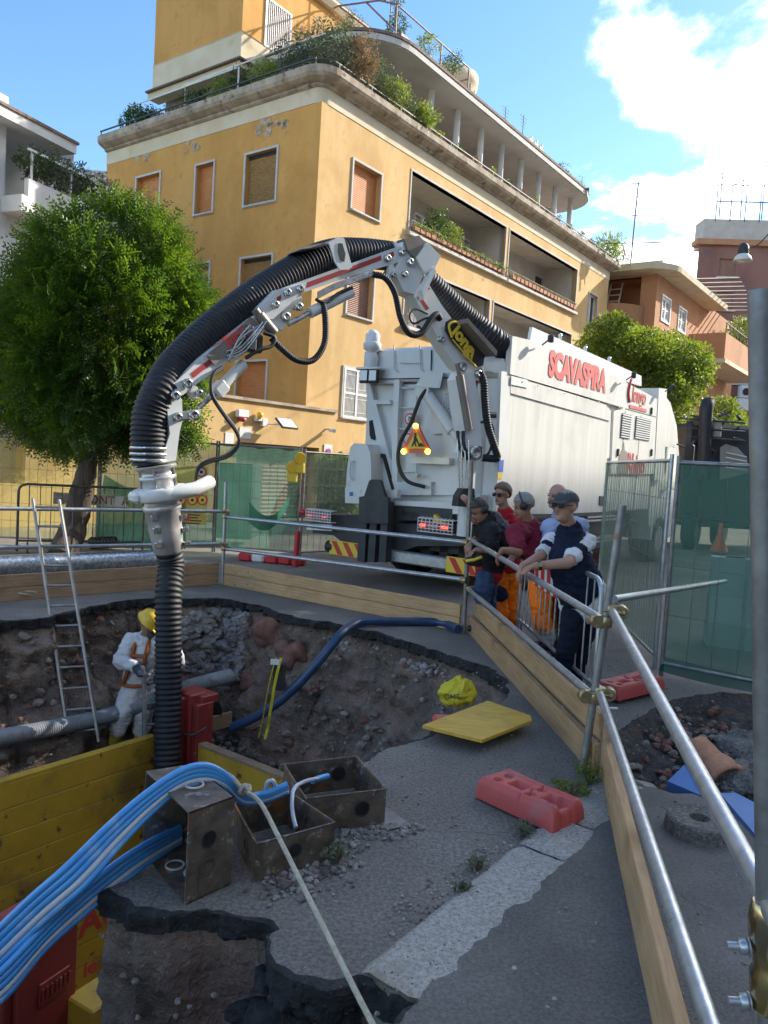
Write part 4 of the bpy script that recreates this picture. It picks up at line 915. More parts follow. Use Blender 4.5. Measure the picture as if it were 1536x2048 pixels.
# left rear housing with grab handle
q = MB(FT); a = tp(698,1000,-.25); c_ = tp(738,888,-.25)
hz = [(700,895),(708,886),(733,888),(740,906),(742,930),(742,1008),(690,1006),(694,940)]
rear_plate('side_housing', hz, -.28, .6, 'truck_white')
rear_plate('housing_gap', [(742,905),(768,908),(787,978),(783,980),(765,916),(743,912)], -.02, .05, 'interior_dark')
q = MB(FT); q.tube(bez([tp(708,922,-.3),tp(702,924,-.33),tp(700,940,-.34),tp(701,955,-.33),tp(706,960,-.3)], 14), .014, 6); q.build('grab_handle', 'truck_white', tk)
rear_plate('sticker', [(699,984),(706,984),(706,992),(699,992)], -.284, .003, 'sign_blue')
rear_plate('rear_sill', [(690,975),(741,978),(741,1000),(905,1004),(905,988),(960,990),(960,1030),(905,1028),(905,1018),(789,1010),(789,1004),(690,1002)], -.22, .35, 'truck_white')
rear_plate('lock_block', [(772,980),(793,980),(793,996),(772,996)], -.3, .1, 'truck_white')
# dark lifting plate and column, chassis
rear_plate('hitch_plate', [(738,962),(742,959),(757,959),(760,962),(770,993),(776,995),(776,1048),(718,1046),(718,994),(728,992)], -.48, .06, 'chassis')
q = MB(FT)
for (x0_,x1_) in ((720,730),(741,750),(763,772)):
    a, b = tp(x0_,1046,-.42), tp(x1_,1125,-.42); q.box((-.44,min(a.y,b.y),b.z),(-.3,max(a.y,b.y),a.z+.3))
q.build('hitch_column', 'chassis', tk)
rear_plate('chassis_beam', [(625,1028),(720,1030),(720,1050),(785,1046),(905,1050),(935,1052),(935,1092),(835,1092),(780,1110),(720,1108),(665,1070),(625,1066)], -.16, .5, 'chassis')
rear_plate('name_plate', [(785,1012),(905,1018),(905,1042),(785,1040)], -.2, .04, 'chassis')
text_part('plate_lettering', 'longo', FT@frame(tp(820,1027,-.205),(0,-1,0),(-1,0,0)), .13, 'ink', tk, .003, .004, .2)
q = MB(FT); q.box((.1,.5,.55),(9.0,2.0,1.05)); q.build('chassis_frame', 'chassis', tk)
q = MB(FT); 
for k in range(6):
    yy = .45+k*.32; q.bbox((.1,yy,.35+.05*(k%2)),(.5,yy+.24,.8), .05)
q.tube([FT.inverted()@(FT@Vector((.2,.3,.6))),Vector((.2,2.3,.55))], .06, 8); q.build('underside_gear', 'rubber', tk)
for (px0,px1,py0,py1,th_) in ((614,663,1018,1046,0),(838,907,1035,1070,0)):
    ctr = tp((px0+px1)/2,(py0+py1)/2,-.32)
    a, b = tp(px0+6,py0+7,-.30), tp(px1-6,py1-7,-.30)
    q = MB(FT); q.bbox((-.36,min(a.y,b.y),b.z),(-.28,max(a.y,b.y),a.z), .02); lt = q.build('tail_lamp', 'lamp_red', tk)
    w_ = abs(a.y-b.y); 
    q = MB(FT); q.bbox((-.368,ctr.y-.1*w_,b.z+.03),(-.355,ctr.y+.25*w_,a.z-.03), .005); q.build('lamp_lens', 'lamp_clear', lt)
    q = MB(FT)
    for yy in ((ctr.y-.34*w_),(ctr.y+.42*w_)): q.bbox((-.37,yy-.05,b.z+.03),(-.355,yy+.05,a.z-.03), .004)
    q.build('lit_lens', 'lamp_red_on', lt)
    q = MB(FT)
    for i in range(10):
        t = i/9; y_ = tp(px0+(px1-px0)*t,py0,-.4).y; q.tube([(-.28,y_,tp(px0,py0,-.4).z+.01),(-.42,y_,tp(px0,py0,-.4).z),(-.42,y_,tp(px1,py1,-.4).z),(-.28,y_,tp(px1,py1,-.4).z)], .008, 4)
    for j in range(5):
        z_ = tp(px0,py0,-.4).z+(tp(px1,py1,-.4).z-tp(px0,py0,-.4).z)*j/4; q.tube([(-.42,tp(px0,py0,-.4).y,z_),(-.42,tp(px1,py1,-.4).y,z_)], .008, 4)
    q.build('lamp_cage', 'white_metal', lt)
q = MB(FT); a = tp(608,1024,-.3); q.lathe([(.05,-.05),(.05,.05)], 10, frame(a,(1,0,0),(0,1,0))); q.tube([a,tp(640,1035,-.2)], .012, 5); q.build('marker_lamp', 'lamp_red', tk)
pl = rear_plate('number_plate', [(613,1047),(663,1050),(663,1062),(613,1059)], -.38, .015, 'sign_white')
a_, b_ = tp(613,1047,-.382), tp(663,1062,-.382)
q = MB(FT); q.box((-.386,a_.y-.045,b_.z+.015),(-.381,a_.y-.005,a_.z-.035)); q.build('blue_band', 'sign_blue', pl)
text_part('plate_number', 'GN 570KR', FT@frame((a_+b_)/2+Vector((-.005,-.02,0)),(0,-1,0),(-1,0,0)), .085, 'ink', pl, .001, .001)
# under-run bar with striped ends
za = tp(700,1115,-.25).z; zb_t = .36
q = MB(FT); q.bbox((-.3,-.0,zb_t),(-.15,2.62,zb_t+.17), .02); bar = q.build('underrun_bar', 'galvanised', tk)
for (y0_,y1_,lean) in ((-.06,.58,1),(2.06,2.7,1)):
    q = MB(FT); q.bbox((-.33,y0_,zb_t-.02),(-.29,y1_,zb_t+.2), .008); pn = q.build('stripe_panel', 'stripe_yellow', tk)
    for k in range(3):
        y_ = y0_+.06+k*.22
        q = MB(FT); q.prism([(-.334,y_,zb_t+.19),(-.334,y_+.10,zb_t+.19),(-.334,y_+.04-.08,zb_t-.01),(-.334,y_-.14+.0,zb_t-.01)], (.003,0,0)); q.build('red_stripe', 'sign_red', pn)
for yy in (-.12,2.72):
    q = MB(FT); q.lathe([(.09,-.07),(.1,0),(.09,.07)], 12, frame((-.25,yy,zb_t+.09),(1,0,0),(0,1,0))); q.build('bar_end_cap', 'rubber', bar)
# mudguards
q = MB(FT)
for y0_ in (0.05,): q.bbox((.6,y0_,1.02),(3.5,y0_+.5,1.12), .03)
q.build('mudguard', 'chassis', tk)
# wheels (right side visible through gaps)
mat('rim', (.35,.35,.35), rough=.4, metal=.6)
for (x_, y_) in ((1.3,.06),(2.65,.06),(7.6,.06),(1.3,1.95),(2.65,1.95),(7.6,1.95)):
    q = MB(FT); Mw = frame((x_,y_+.25,.51),(1,0,0),(0,1,0))
    q.lathe([(.27,-.24),(.38,-.28),(.47,-.27),(.51,-.2),(.515,0),(.51,.2),(.47,.27),(.38,.28),(.27,.24)], 28, Mw, closed=True); wh = q.build('wheel', 'rubber', tk)
    q = MB(FT); q.lathe([(.27,-.24),(.26,-.1),(.12,-.14),(.1,-.2),(.02,-.21)], 20, Mw); q.lathe([(.27,.24),(.26,.1),(.02,.1)], 20, Mw, closed=True); q.build('rim', 'rim', wh)
# beacon and work lamps, rear left
q = MB(FT); b0 = tp(742,738,-.08); q.bbox((-.18,b0.y-.22,b0.z-.02),(.12,b0.y+.22,b0.z+.02), .01); tray = q.build('lamp_tray', 'truck_white', tk)
q = MB(FT); b0 = b0+Vector((.0,0,.02)); q.lathe([(.09,0),(.11,.12),(.09,.2),(.07,.24),(.13,.27),(.14,.36),(.12,.38)], 14, T(*b0)); q.build('beacon_base', 'truck_white', tray)
q = MB(FT); q.lathe([(.11,.38),(.11,.50),(.06,.56),(.0,.57)], 14, T(*b0)); q.build('beacon_glass', 'lamp_clear', tray)
for px in (733,751):
    c_ = tp(px,735,-.12); q = MB(FT@frame(c_,(.25,-1 if px<740 else -.8,0.0)) if False else FT)
    q.bbox((c_.x-.06,c_.y-.085,c_.z-.24),(c_.x+.0,c_.y+.085,c_.z-.02), .015); wl = q.build('work_lamp', 'rubber', tk)
    q = MB(FT); q.box((c_.x-.066,c_.y-.065,c_.z-.2),(c_.x-.06,c_.y+.065,c_.z-.05)); q.build('lamp_glass', 'lamp_clear', wl)
# hood seam, fittings on top
q = MB(FT); q.box((-.006,.2,3.05),(.0,WD,3.065)); q.build('hood_seam', 'interior_dark', tk)
q = MB(FT)
for px in (788,840): q = MB(FT); q.tube([tp(px,690,-.02),tp(px,738,-.04),tp(px+8,744,-.02)], .012, 5); q.build('hood_handle', 'truck_white', tk)
q = MB(FT); q.tube([tp(800,725,-.03),tp(840,726,-.03)], .014, 5); q.build('hood_handle', 'truck_white', tk)
q = MB(FT); q.tube([tp(863,700,-.02),tp(862,741,-.02)], .010, 5); q.build('hood_cable', 'rubber', tk)
# ------- street side: roller shutter, name strip, louvred compartment, cab
side_plate('side_pillar', [(1003,742),(1022,745),(1010,1030),(992,1030)], -.03, .05, 'truck_white')
sh = side_plate('side_shutter', [(1022,752),(1213,812),(1222,822),(1214,1028),(1010,1028)], -.015, .05, 'truck_ivory')
side_plate('shutter_roll', [(1022,750),(1213,810),(1222,822),(1220,842),(1021,786)], -.035, .03, 'truck_ivory', sh)
side_plate('hinge', [(1200,992),(1210,993),(1208,1012),(1199,1010)], -.03, .02, 'chassis', sh)
strip = side_plate('name_strip', [(1025,672),(1060,680),(1252,760),(1249,816),(1020,748)], -.05, .08, 'truck_ivory')
top = side_plate('roof_panel', [(1065,654),(1283,752),(1283,772),(1252,762),(1060,682)], .12, .05, 'truck_white')
q = MB(FT)
for px, py in ((1120,680),(1170,704),(1218,725)):
    a = ts(px,py-2,.14); q.lathe([(.03,0),(.03,.07),(.0,.09)], 8, T(*a))
q.build('roof_bolt', 'lamp_clear', top)
a, b = ts(1086,724,-.055), ts(1220,766,-.055)
text_part('name_lettering', 'SCAVASPIRA', FT@frame(((a.x+b.x)/2,-.056,(a.z+b.z)/2-.01),(1,0,0),(0,-1,0)), .50, 'letter_red', strip, .003, .030, 0, 'CENTER', .98, (b.x-a.x)/ (.50*6.55))
for px,py in ((1084,690),(1252,760),(1330,783)):
    a = ts(px,py,-.1); q = MB(FT); q.tube([a,a+Vector((-.02,-.1,.06))], .012, 5); q.lathe([(.05,-.04),(.06,0),(.05,.04)], 10, frame(a+Vector((-.02,-.14,.08)),(1,0,0),(.3,-1,0))); q.build('side_marker', 'chassis', tk)
comp = side_plate('engine_cover', [(1251,764),(1318,800),(1310,948),(1222,948),(1228,822),(1249,816)], -.02, .06, 'truck_ivory')
q = MB(FT); a, b = ts(1252,815,-.03), ts(1312,836,-.03); q.box((a.x-.0,-.026,(a.z+b.z)/2-.006),(b.x,-.018,(a.z+b.z)/2+.006)); q.build('seam', 'interior_dark', comp)
for (p0_, p1_) in (((1245,826),(1260,878)),((1273,832),(1299,882))):
    a, b = ts(*p0_,-.03), ts(*p1_,-.03); zt_, zb_ = a.z, b.z
    q = MB(FT); q.box((a.x,-.028,zb_),(b.x,-.022,zt_)); lv = q.build('louvre', 'interior_dark', tk)
    for k in range(10):
        z_ = zb_+(zt_-zb_)*(k+.15)/10; q = MB(FT); q.box((a.x,-.045,z_),(b.x,-.028,z_+(zt_-zb_)*.055)); q.build('slat', 'truck_white', lv)
a = ts(1279,793,-.03); text_part('maker_lettering', 'longo', FT@frame((a.x,-.026,a.z),(1,0,0),(0,-1,0)), .42, 'letter_red', comp, .003, .008, .12, sx=.85)
q = MB(FT); q.tube(bez([(a.x-.52,-.03,a.z-.16),(a.x-.62,-.03,a.z),(a.x-.55,-.03,a.z+.22),(a.x-.42,-.03,a.z+.3)], 12), .025, 5); q.box((a.x-.5,-.032,a.z-.26),(a.x+.48,-.024,a.z-.20)); q.build('maker_flourish', 'letter_red', comp)
a = ts(1270,925,-.03); text_part('model_lettering', 'Rhino', FT@frame((a.x+.1,-.026,a.z-.05),(1,0,0),(0,-1,0)), .55, 'letter_red', comp, .003, .012, .0, sx=.8)
a = ts(1250,915,-.03); q = MB(FT); q.prism([(a.x+u,-.026,a.z+v) for u,v in ((-.35,-.3),(-.3,.0),(-.18,.12),(-.1,.28),(-.04,.14),(.12,.1),(.2,-.05),(.16,-.3))], (0,.004,0)); q.build('rhino_decal', 'plate_bronze', comp)
side_plate('front_post', [(1318,776),(1334,778),(1328,960),(1308,960)], -.03, .5, 'truck_ivory')
dec = side_plate('decal', [(998,920),(1008,920),(1006,944),(997,944)], -.036, .004, 'sign_blue'); side_plate('yellow_decal', [(996,946),(1006,946),(1004,958),(995,958)], -.036, .004, 'sign_yellow')
lab = side_plate('maker_label', [(1023,752),(1056,760),(1056,776),(1022,769)], -.05, .004, 'sign_white')
# cab
q = MB(FT)
xs0 = 6.75
prof = [(xs0,1.1),(xs0,3.55),(xs0+.25,3.62),(xs0+.9,3.45),(xs0+1.5,3.0),(xs0+1.85,2.4),(xs0+2.0,1.6),(xs0+2.0,.5),(xs0+.3,.5)]
q.prism([(a,.08,b) for a,b in prof], (0,WD-.16,0)); cab = q.build('cab', 'truck_ivory', tk)
q = MB(FT); q.prism([(xs0+.55,.07,1.55),(xs0+.62,.07,2.5),(xs0+1.5,.07,2.5),(xs0+1.8,.07,1.6)], (0,.02,0)); q.build('side_window', 'green_glass', cab)
q = MB(FT); q.tube([(xs0+1.5,.05,2.6),(xs0+1.6,-.2,2.5)], .02, 6); q.bbox((xs0+1.5,-.32,1.9),(xs0+1.62,-.12,2.6), .03); q.build('mirror', 'rubber', cab)
# steps / rails under the shutter
q = MB(FT)
for z_ in (.62,.68,1.0,1.06): q.box((3.2,-.02,z_),(4.6,.12,z_+.035))
q.build('side_step', 'galvanised', tk)
q = MB(FT); q.bbox((3.0,.25,.4),(5.6,.8,1.1), .05); q.build('tank', 'chassis', tk)
# ------------------------------------------------------------------ boom
bY = lambda px: 7.85+(px-320)*(2.45/620)
bd_ = (at(940,900,bY(940))-at(320,900,bY(320))); bd_.z = 0; bd_.normalize(); nb = Vector((bd_.y,-bd_.x,0))
P_ = lambda px, py, o=0.0: at(px,py,bY(px))+nb*o
def boom_plate(name, pts, o, th, m, parent=tk):
    q = MB(); q.prism([P_(px,py,o) for px,py in pts], nb*th); return q.build(name, m, parent)
def pin(parent, px, py, r=.05, o=.1):
    q = MB(); c_ = P_(px,py,o); q.lathe([(r,0),(r,.05),(r*.5,.06),(r*.45,.02),(.001,.02)], 12, frame(c_, bd_, nb)); q.build('pin', 'steel', parent)
# mast foot, mast
q = MB(); c_ = P_(935,905); q.tube([P_(938,922)-Vector((0,0,1.0)),P_(938,915)], .10, 14); q.build('mast_post', 'truck_white', tk)
mast = boom_plate('mast', [(918,918),(915,905),(925,892),(916,850),(905,760),(915,742),(935,745),(948,800),(951,880),(956,905),(953,920)], -.11, .22, 'truck_white'); pin(mast, 938,905, .1)
boom_plate('red_stripe', [(947,893),(953,893),(951,915),(945,915)], .112, .004, 'paint_red', mast)
q = MB(); q.tube([P_(924,860,.14),P_(905,752,.14)], .055, 12); q.tube([P_(905,752,.14),P_(900,728,.14)], .03, 10); q.build('mast_cylinder', 'plate_bronze', mast)
q = MB()
for k in range(4): q.tube([P_(906+k*4,985,.12+.02*k),P_(905+k*5,930,.12+.02*k),P_(903+k*5,880,.12+.02*k),P_(905+k*5,862,.1)], .012, 5)
q.build('hydraulic_line', 'steel', tk)
q = MB(); q.tube(bez([P_(905,862,.1),P_(905,885,.12),P_(912,905,.12),P_(925,918,.1)], 14), .022, 6); q.tube(bez([P_(912,862,.14),P_(912,890,.16),P_(920,908,.15),P_(930,915,.1)], 14), .022, 6); q.build('hydraulic_hose', 'rubber', tk)
q = MB(); c_ = P_(910,1000,.1)
q.add([], []); 
q.prism([P_(905,975,.1),P_(926,975,.1),P_(929,1005,.1),P_(918,1012,.1),P_(893,1010,.1),P_(896,990,.1)], nb*.12); q.build('hose_cover', 'rubber', tk)
# arm A with name plate
armA = boom_plate('lower_arm', [(952,752),(936,760),(905,735),(880,700),(850,650),(815,590),(798,540),(812,522),(832,545),(846,568),(872,610),(915,668),(955,722)], -.1, .2, 'truck_white'); pin(armA, 912,735, .06); pin(armA, 944,748,.05); pin(armA,870,680,.045)
boom_plate('red_stripe', [(828,560),(834,556),(850,580),(843,584)], .102, .004, 'paint_red', armA); boom_plate('red_stripe', [(812,548),(817,545),(833,568),(827,572)], .102, .004, 'paint_red', armA); boom_plate('red_stripe', [(824,596),(830,593),(848,619),(842,623)], .102, .004, 'paint_red', armA)
npl = boom_plate('name_plate', [(876,662),(878,646),(888,640),(902,644),(958,708),(952,718),(950,732),(938,736),(890,686)], .13, .03, 'ink', tk)
a, b = P_(887,658,.17), P_(942,722,.17); dx_ = (b-a).normalized(); 
text_part('name_lettering', 'longo', frame((a+b)/2+nb*.004, dx_, nb), .24, 'letter_yellow', npl, .004, .010, .05, sx=1.0)
q = MB(); up_ = nb.cross(dx_)
ctr_ = a-dx_*.02
q.tube(bez([ctr_-up_*.10+dx_*.1,ctr_-up_*.02-dx_*.03,ctr_+up_*.08-dx_*.0,ctr_+up_*.13+dx_*.08], 14), .018, 5); q.tube([a-up_*.11+dx_*.1,b-up_*.11+dx_*.02], .012, 5); q.build('gear_flourish', 'letter_yellow', npl)
q = MB(); q.prism([P_(900,643,.05),P_(958,706,.05),P_(956,716,.05),P_(898,652,.05)], nb*.3); q.build('top_guard', 'plate_bronze', armA)
# elbow box
elb = boom_plate('elbow_box', [(795,482),(822,478),(832,490),(862,520),(852,556),(838,546),(818,592),(796,585),(776,545),(792,520)], -.12, .24, 'truck_white')
boom_plate('elbow_hood', [(793,482),(822,476),(834,490),(815,522),(800,505)], .0, .16, 'plate_bronze', elb); boom_plate('elbow_plate', [(815,520),(838,490),(864,517),(850,545),(832,552)], .125, .05, 'truck_white', elb)
boom_plate('side_wing', [(822,585),(845,540),(850,548),(838,572),(826,604)], .125, .1, 'truck_white', elb)
pin(elb, 806,528, .05, .12); pin(elb, 795,552, .04, .12)
# arm B
armB = boom_plate('middle_arm', [(512,616),(545,582),(560,578),(575,572),(785,497),(796,497),(806,508),(800,524),(700,553),(590,590),(570,612),(538,640),(522,640)], -.1, .2, 'truck_white')
boom_plate('red_stripe', [(604,568),(752,514),(753,523),(603,579)], .102, .004, 'paint_red', armB); boom_plate('red_stripe', [(768,509),(777,506),(778,515),(769,518)], .102, .004, 'paint_red', armB); boom_plate('red_stripe', [(544,598),(553,592),(553,601),(546,607)], .102, .004, 'paint_red', armB)
for p in ((564,588),(589,581),(540,612),(792,508),(763,520)): pin(armB, *p, .045)
boom_plate('hose_bracket', [(638,492),(656,482),(668,484),(684,540),(678,545),(660,546),(650,530)], .2, .02, 'truck_white', armB); boom_plate('bracket_slot', [(656,494),(664,494),(670,515),(668,530),(660,528),(655,510)], .222, .004, 'hose_black', armB)
boom_plate('bracket_strap', [(588,504),(600,497),(640,490),(656,482),(664,481),(645,494),(604,502)], -.2, .38, 'plate_bronze', armB)
boom_plate('knuckle', [(580,585),(595,585),(600,600),(592,620),(578,618),(572,640),(560,662),(545,655),(536,640),(555,620)], -.06, .12, 'truck_white', armB); pin(armB, 590,615,.05,.06); pin(armB, 564,635,.055,.06)
boom_plate('link', [(768,530),(776,530),(782,552),(775,562),(766,556)], .06, .05, 'truck_white', armB); pin(armB, 774,553,.035,.1)
q = MB(); q.tube([P_(572,650,.05),P_(615,627,.05)], .032, 10); q.build('cylinder_rod', 'steel', armB); q = MB(); q.tube([P_(615,627,.05),P_(698,585,.05)], .065, 12); q.build('hydraulic_cylinder', 'truck_white', armB)
q = MB()
for k in range(4): q.tube(bez([P_(625,598-k*3,.12),P_(660,580-k*3,.13),P_(700,566-k*3,.13),P_(735,553-k*3,.12)], 12), .014, 5)
q.build('hydraulic_line', 'steel', armB)
q = MB(); q.tube(bez([P_(622,600,.1),P_(630,606,.12),P_(645,606,.12),P_(665,590,.12),P_(695,578,.1)], 14), .02, 6); q.build('hydraulic_hose', 'rubber', armB)
# arm C
armC = boom_plate('upper_arm', [(342,798),(322,790),(326,780),(350,760),(400,714),(500,636),(520,625),(530,650),(505,680),(420,745),(385,770),(360,790)], -.09, .18, 'truck_white')
boom_plate('red_stripe', [(374,748),(414,718),(418,727),(380,757)], .092, .004, 'paint_red', armC)
npc = boom_plate('name_plate', [(405,712),(492,637),(516,655),(420,732)], .10, .015, 'plate_bronze', tk)
a, b = P_(425,708,.12), P_(485,665,.12); dx_ = (a-b).normalized()
text_part('name_lettering', 'longo', frame((a+b)/2, dx_, nb), .17, 'letter_red', npc, .003, .006, .1, sx=.95)
q = MB(); up_ = nb.cross(dx_); q.tube(bez([b+up_*.09,b-dx_*.05,b-up_*.07-dx_*.03], 10), .01, 5); q.tube([b+up_*-.075,a+up_*-.075], .006, 4); q.build('gear_flourish', 'letter_red', npc)
q = MB(); q.tube([P_(508,632,.12),P_(538,668,.12)], .06, 12); q.tube([P_(500,622,.12),P_(512,638,.12)], .045, 10); q.build('swivel_motor', 'plate_bronze', armC)
q = MB()
for k in range(9):
    a_ = rnd.uniform(0,1); q.tube(bez([P_(500+rnd.uniform(-12,14),650+rnd.uniform(-5,12),.12+.02*k),P_(478+rnd.uniform(-15,15),690+rnd.uniform(-12,16),.15),P_(452+rnd.uniform(-12,10),712+rnd.uniform(-8,14),.12)], 10), .012, 5)
q.build('hydraulic_line', 'steel', armC)
q = MB(); q.tube(bez([P_(515,668,.15),P_(535,678,.17),P_(528,695,.17),P_(505,702,.17),P_(480,718,.14)], 16), .022, 6); q.build('hydraulic_hose', 'rubber', armC)
q = MB(); q.bbox((-.05,-.08,-.08),(.06,.08,.08), .02, frame(P_(490,690,.1), bd_)); q.bbox((-.04,-.05,-.1),(.04,.05,.1), .02, frame(P_(508,690,.1), bd_)); q.build('valve_block', 'chassis', armC)
q = MB(); q.tube([P_(395,815,.04),P_(432,782,.04)], .03, 10); q.build('cylinder_rod', 'steel', armC)
q = MB(); q.tube([P_(432,782,.04),P_(484,728,.04)], .062, 12); q.bbox((-.08,-.07,-.07),(.08,.07,.07), .02, frame(P_(436,778,.04), (P_(484,728)-P_(432,782)))); q.build('hydraulic_cylinder', 'truck_white', armC)
# end bracket
brk = boom_plate('end_bracket', [(322,785),(328,778),(345,782),(357,800),(358,840),(352,865),(345,920),(315,926),(322,900),(333,868),(328,825)], -.1, .2, 'truck_white')
for p in ((341,792),(346,835),(366,768)): pin(brk, *p, .05)
boom_plate('link', [(355,768),(366,760),(390,775),(398,795),(386,798),(374,782),(358,778)], -.06, .13, 'truck_white', brk); pin(brk, 390,787,.04,.08)
boom_plate('link', [(352,825),(385,820),(397,818),(396,832),(385,838),(355,838)], -.06, .12, 'truck_white', brk); pin(brk, 380,830,.055,.07); 
# ribbed hoses
def ribbed(name, pts, r, pitch, m, parent=None, amp=.10, n=18, **kw):
    P = resample(bez(pts, 120), pitch/5); rl = [r*(1+amp*(.5-.5*math.cos(2*math.pi*i/5))-amp*.5) for i in range(len(P))]
    q = MB(); q.tube(P, r, n, True, True, rl); return q.build(name, m, parent, **kw)
hp = [(1042,692),(1005,682),(960,642),(905,592),(855,545),(815,512),(770,503),(720,500),(680,503),(640,517),(590,545),(530,583),(470,628),(415,675),(365,727),(325,780),(306,825),(301,870),(302,910),(304,928)]
q_ = [P_(a,b,-.20 if a > 330 else -.06) for a,b in hp]; q_[0] = FT@Vector((.85,.14,3.36)); q_[1] = P_(1008,684,-.12)
hose = ribbed('suction_hose', q_, .176, .047, 'hose_black', tk, .09, 22)
for py_ in (897,909,921):
    c_ = P_(302,py_,-.06); q = MB(); q.lathe([(.184,-.016),(.191,-.012),(.191,.012),(.184,.016)], 24, frame(c_, bd_, Vector((-.02,0,1)))); q.build('hose_clamp', 'steel', tk)
# nozzle
top_ = P_(312,930,.0); bot_ = P_(338,1105,.0); ax = (top_-bot_).normalized(); Ln = (top_-bot_).length; FNz = frame(bot_, bd_, ax)
mat('nozzle_metal', (.60,.58,.56), (.48,.465,.45), scale=5, rough=.38, metal=.55, rvar=.1)
q = MB(FNz); q.lathe([(.135,0),(.15,.02),(.168,.25),(.172,.44),(.19,.45),(.19,.50),(.172,.51),(.172,.56)], 28); nz = q.build('nozzle', 'nozzle_metal', tk)
q = MB(FNz); q.lathe([(.165,.68),(.165,.76),(.185,.765),(.185,.80),(.16,.805),(.155,.86),(.18,.865),(.18,.9),(.16,.905),(.16,Ln-.04),(.2,Ln-.035),(.2,Ln)], 28); q.build('nozzle_collar', 'nozzle_metal', nz)
q = MB(FNz); q.lathe([(.16,.555),(.26,.56),(.275,.58),(.275,.66),(.26,.68),(.16,.685)], 28); q.tube([(.0,-.2,.62),(.28,-.24,.63),(.5,-.1,.66)], .075, 12); q.bbox((-.3,-.12,.565),(-.05,.12,.675), .03); q.build('rotator', 'truck_white', nz)
for zz in (.05,.2,.33):
    q = MB(FNz); q.bbox((.13,-.13,zz),(.2,-.07,zz+.05), .008); q.tube([(.14,-.12,zz+.02),(.2,-.06,zz+.02)], .012, 5); q.build('latch', 'steel', nz); q = MB(FNz); q.bbox((-.17,-.15,zz+.04),(-.1,-.1,zz+.1), .008); q.build('latch', 'steel', nz)
q = MB(FNz)
for a in range(0,360,40):
    if a % 80 == 0: q = MB(FNz); q.tube([(.178*math.cos(R(a)),.178*math.sin(R(a)),.66),(.17*math.cos(R(a)),.17*math.sin(R(a)),.88)], .014, 5); q.build('clamp_bolt', 'steel', nz)
lowpts = [bot_+ax*.03, bot_-ax*.15, at(337,1200,7.8), at(337,1330,7.72), at(336,1440,7.62), at(333,1560,7.5), at(331,1650,7.45)]
ribbed('lower_hose', lowpts, .132, .053, 'hose_black', tk, .11, 22)
# the two control hoses hanging to the rotator
for o_, dy in ((.05,0),(.1,4)):
    q = MB(); q.tube(bez([P_(437,735+dy,.1),P_(416,750+dy,.13),P_(412,785+dy,.14),P_(432,820+dy,.14),P_(462,860+dy,.13),P_(468,885+dy,.12),P_(450,908+dy,.1),P_(412,920+dy,.08),P_(392,935+dy,.06),P_(389,965,.03)], 50), .017, 7); q.build('control_hose', 'rubber', tk)
# spiral-wrapped hoses
q = None
ribbed('wrapped_hose', [P_(636,605,.1),P_(638,640,.14),P_(634,690,.16),P_(612,722,.16),P_(580,722,.16),P_(550,700,.16),P_(532,678,.12)], .036, .026, 'hose_black', tk, .18, 8)
ribbed('wrapped_hose', [P_(735,552,.12),P_(755,560,.16),P_(772,590,.18),P_(784,640,.18),P_(802,670,.18),P_(825,668,.18),P_(845,640,.18),P_(858,632,.16),P_(868,640,.12)], .04, .026, 'hose_black', tk, .18, 8)
ribbed('wrapped_hose', [P_(948,740,.1),P_(953,765,.14),P_(955,800,.14),P_(961,850,.14),P_(975,895,.14),P_(982,915,.12),P_(966,916,.1),P_(955,915,.08)], .05, .034, 'hose_black', tk, .18, 8)
q = MB(); q.tube(bez([P_(958,845,.0),P_(985,845,-.05),P_(992,870,-.05),P_(978,905,0),P_(960,912,.05)], 20), .018, 6); q.build('hydraulic_hose', 'rubber', tk); q = MB(); q.tube(bez([P_(868,632,.1),P_(835,640,.15),P_(812,650,.15),P_(808,632,.12),P_(822,620,.1),P_(845,630,.1)], 20), .014, 6); q.build('hydraulic_hose', 'rubber', tk)
# right rear corner fittings of the body
q = MB(FT); q.bbox((-.05,.02,2.55),(.32,.3,3.05), .03); q.bbox((.0,.0,1.0),(.3,.28,2.5), .02); q.build('corner_post', 'truck_white', tk)
q = MB(FT); q.bbox((-.12,.42,1.2),(-.05,.5,3.0), .01); q.build('red_edge', 'paint_red', tk)
q = MB(FT); q.bbox((-.1,.02,3.05),(.5,.34,3.3), .05); q.tube([(-.02,.15,3.1),(-.14,.2,3.12),(-.16,.5,3.12),(-.03,.55,3.1)], .016, 6); q.build('corner_hood', 'truck_white', tk)
q = MB(FT); q.lathe([(.20,0),(.215,.05),(.205,.12)], 22, frame((.62,.16,3.40),(0,1,0),(-.9,.1,.25))); q.build('hose_inlet', 'truck_white', tk)
# yellow wedge (wheel chock) and small gear at the rear
q = MB(FT); a = tp(880,1030,-.3); q.prism([a+Vector((0,.12,-.12)),a+Vector((0,.1,.0)),a+Vector((0,-.15,-.16))], (.16,0,0)); q.build('wheel_chock', 'stripe_yellow', tk)

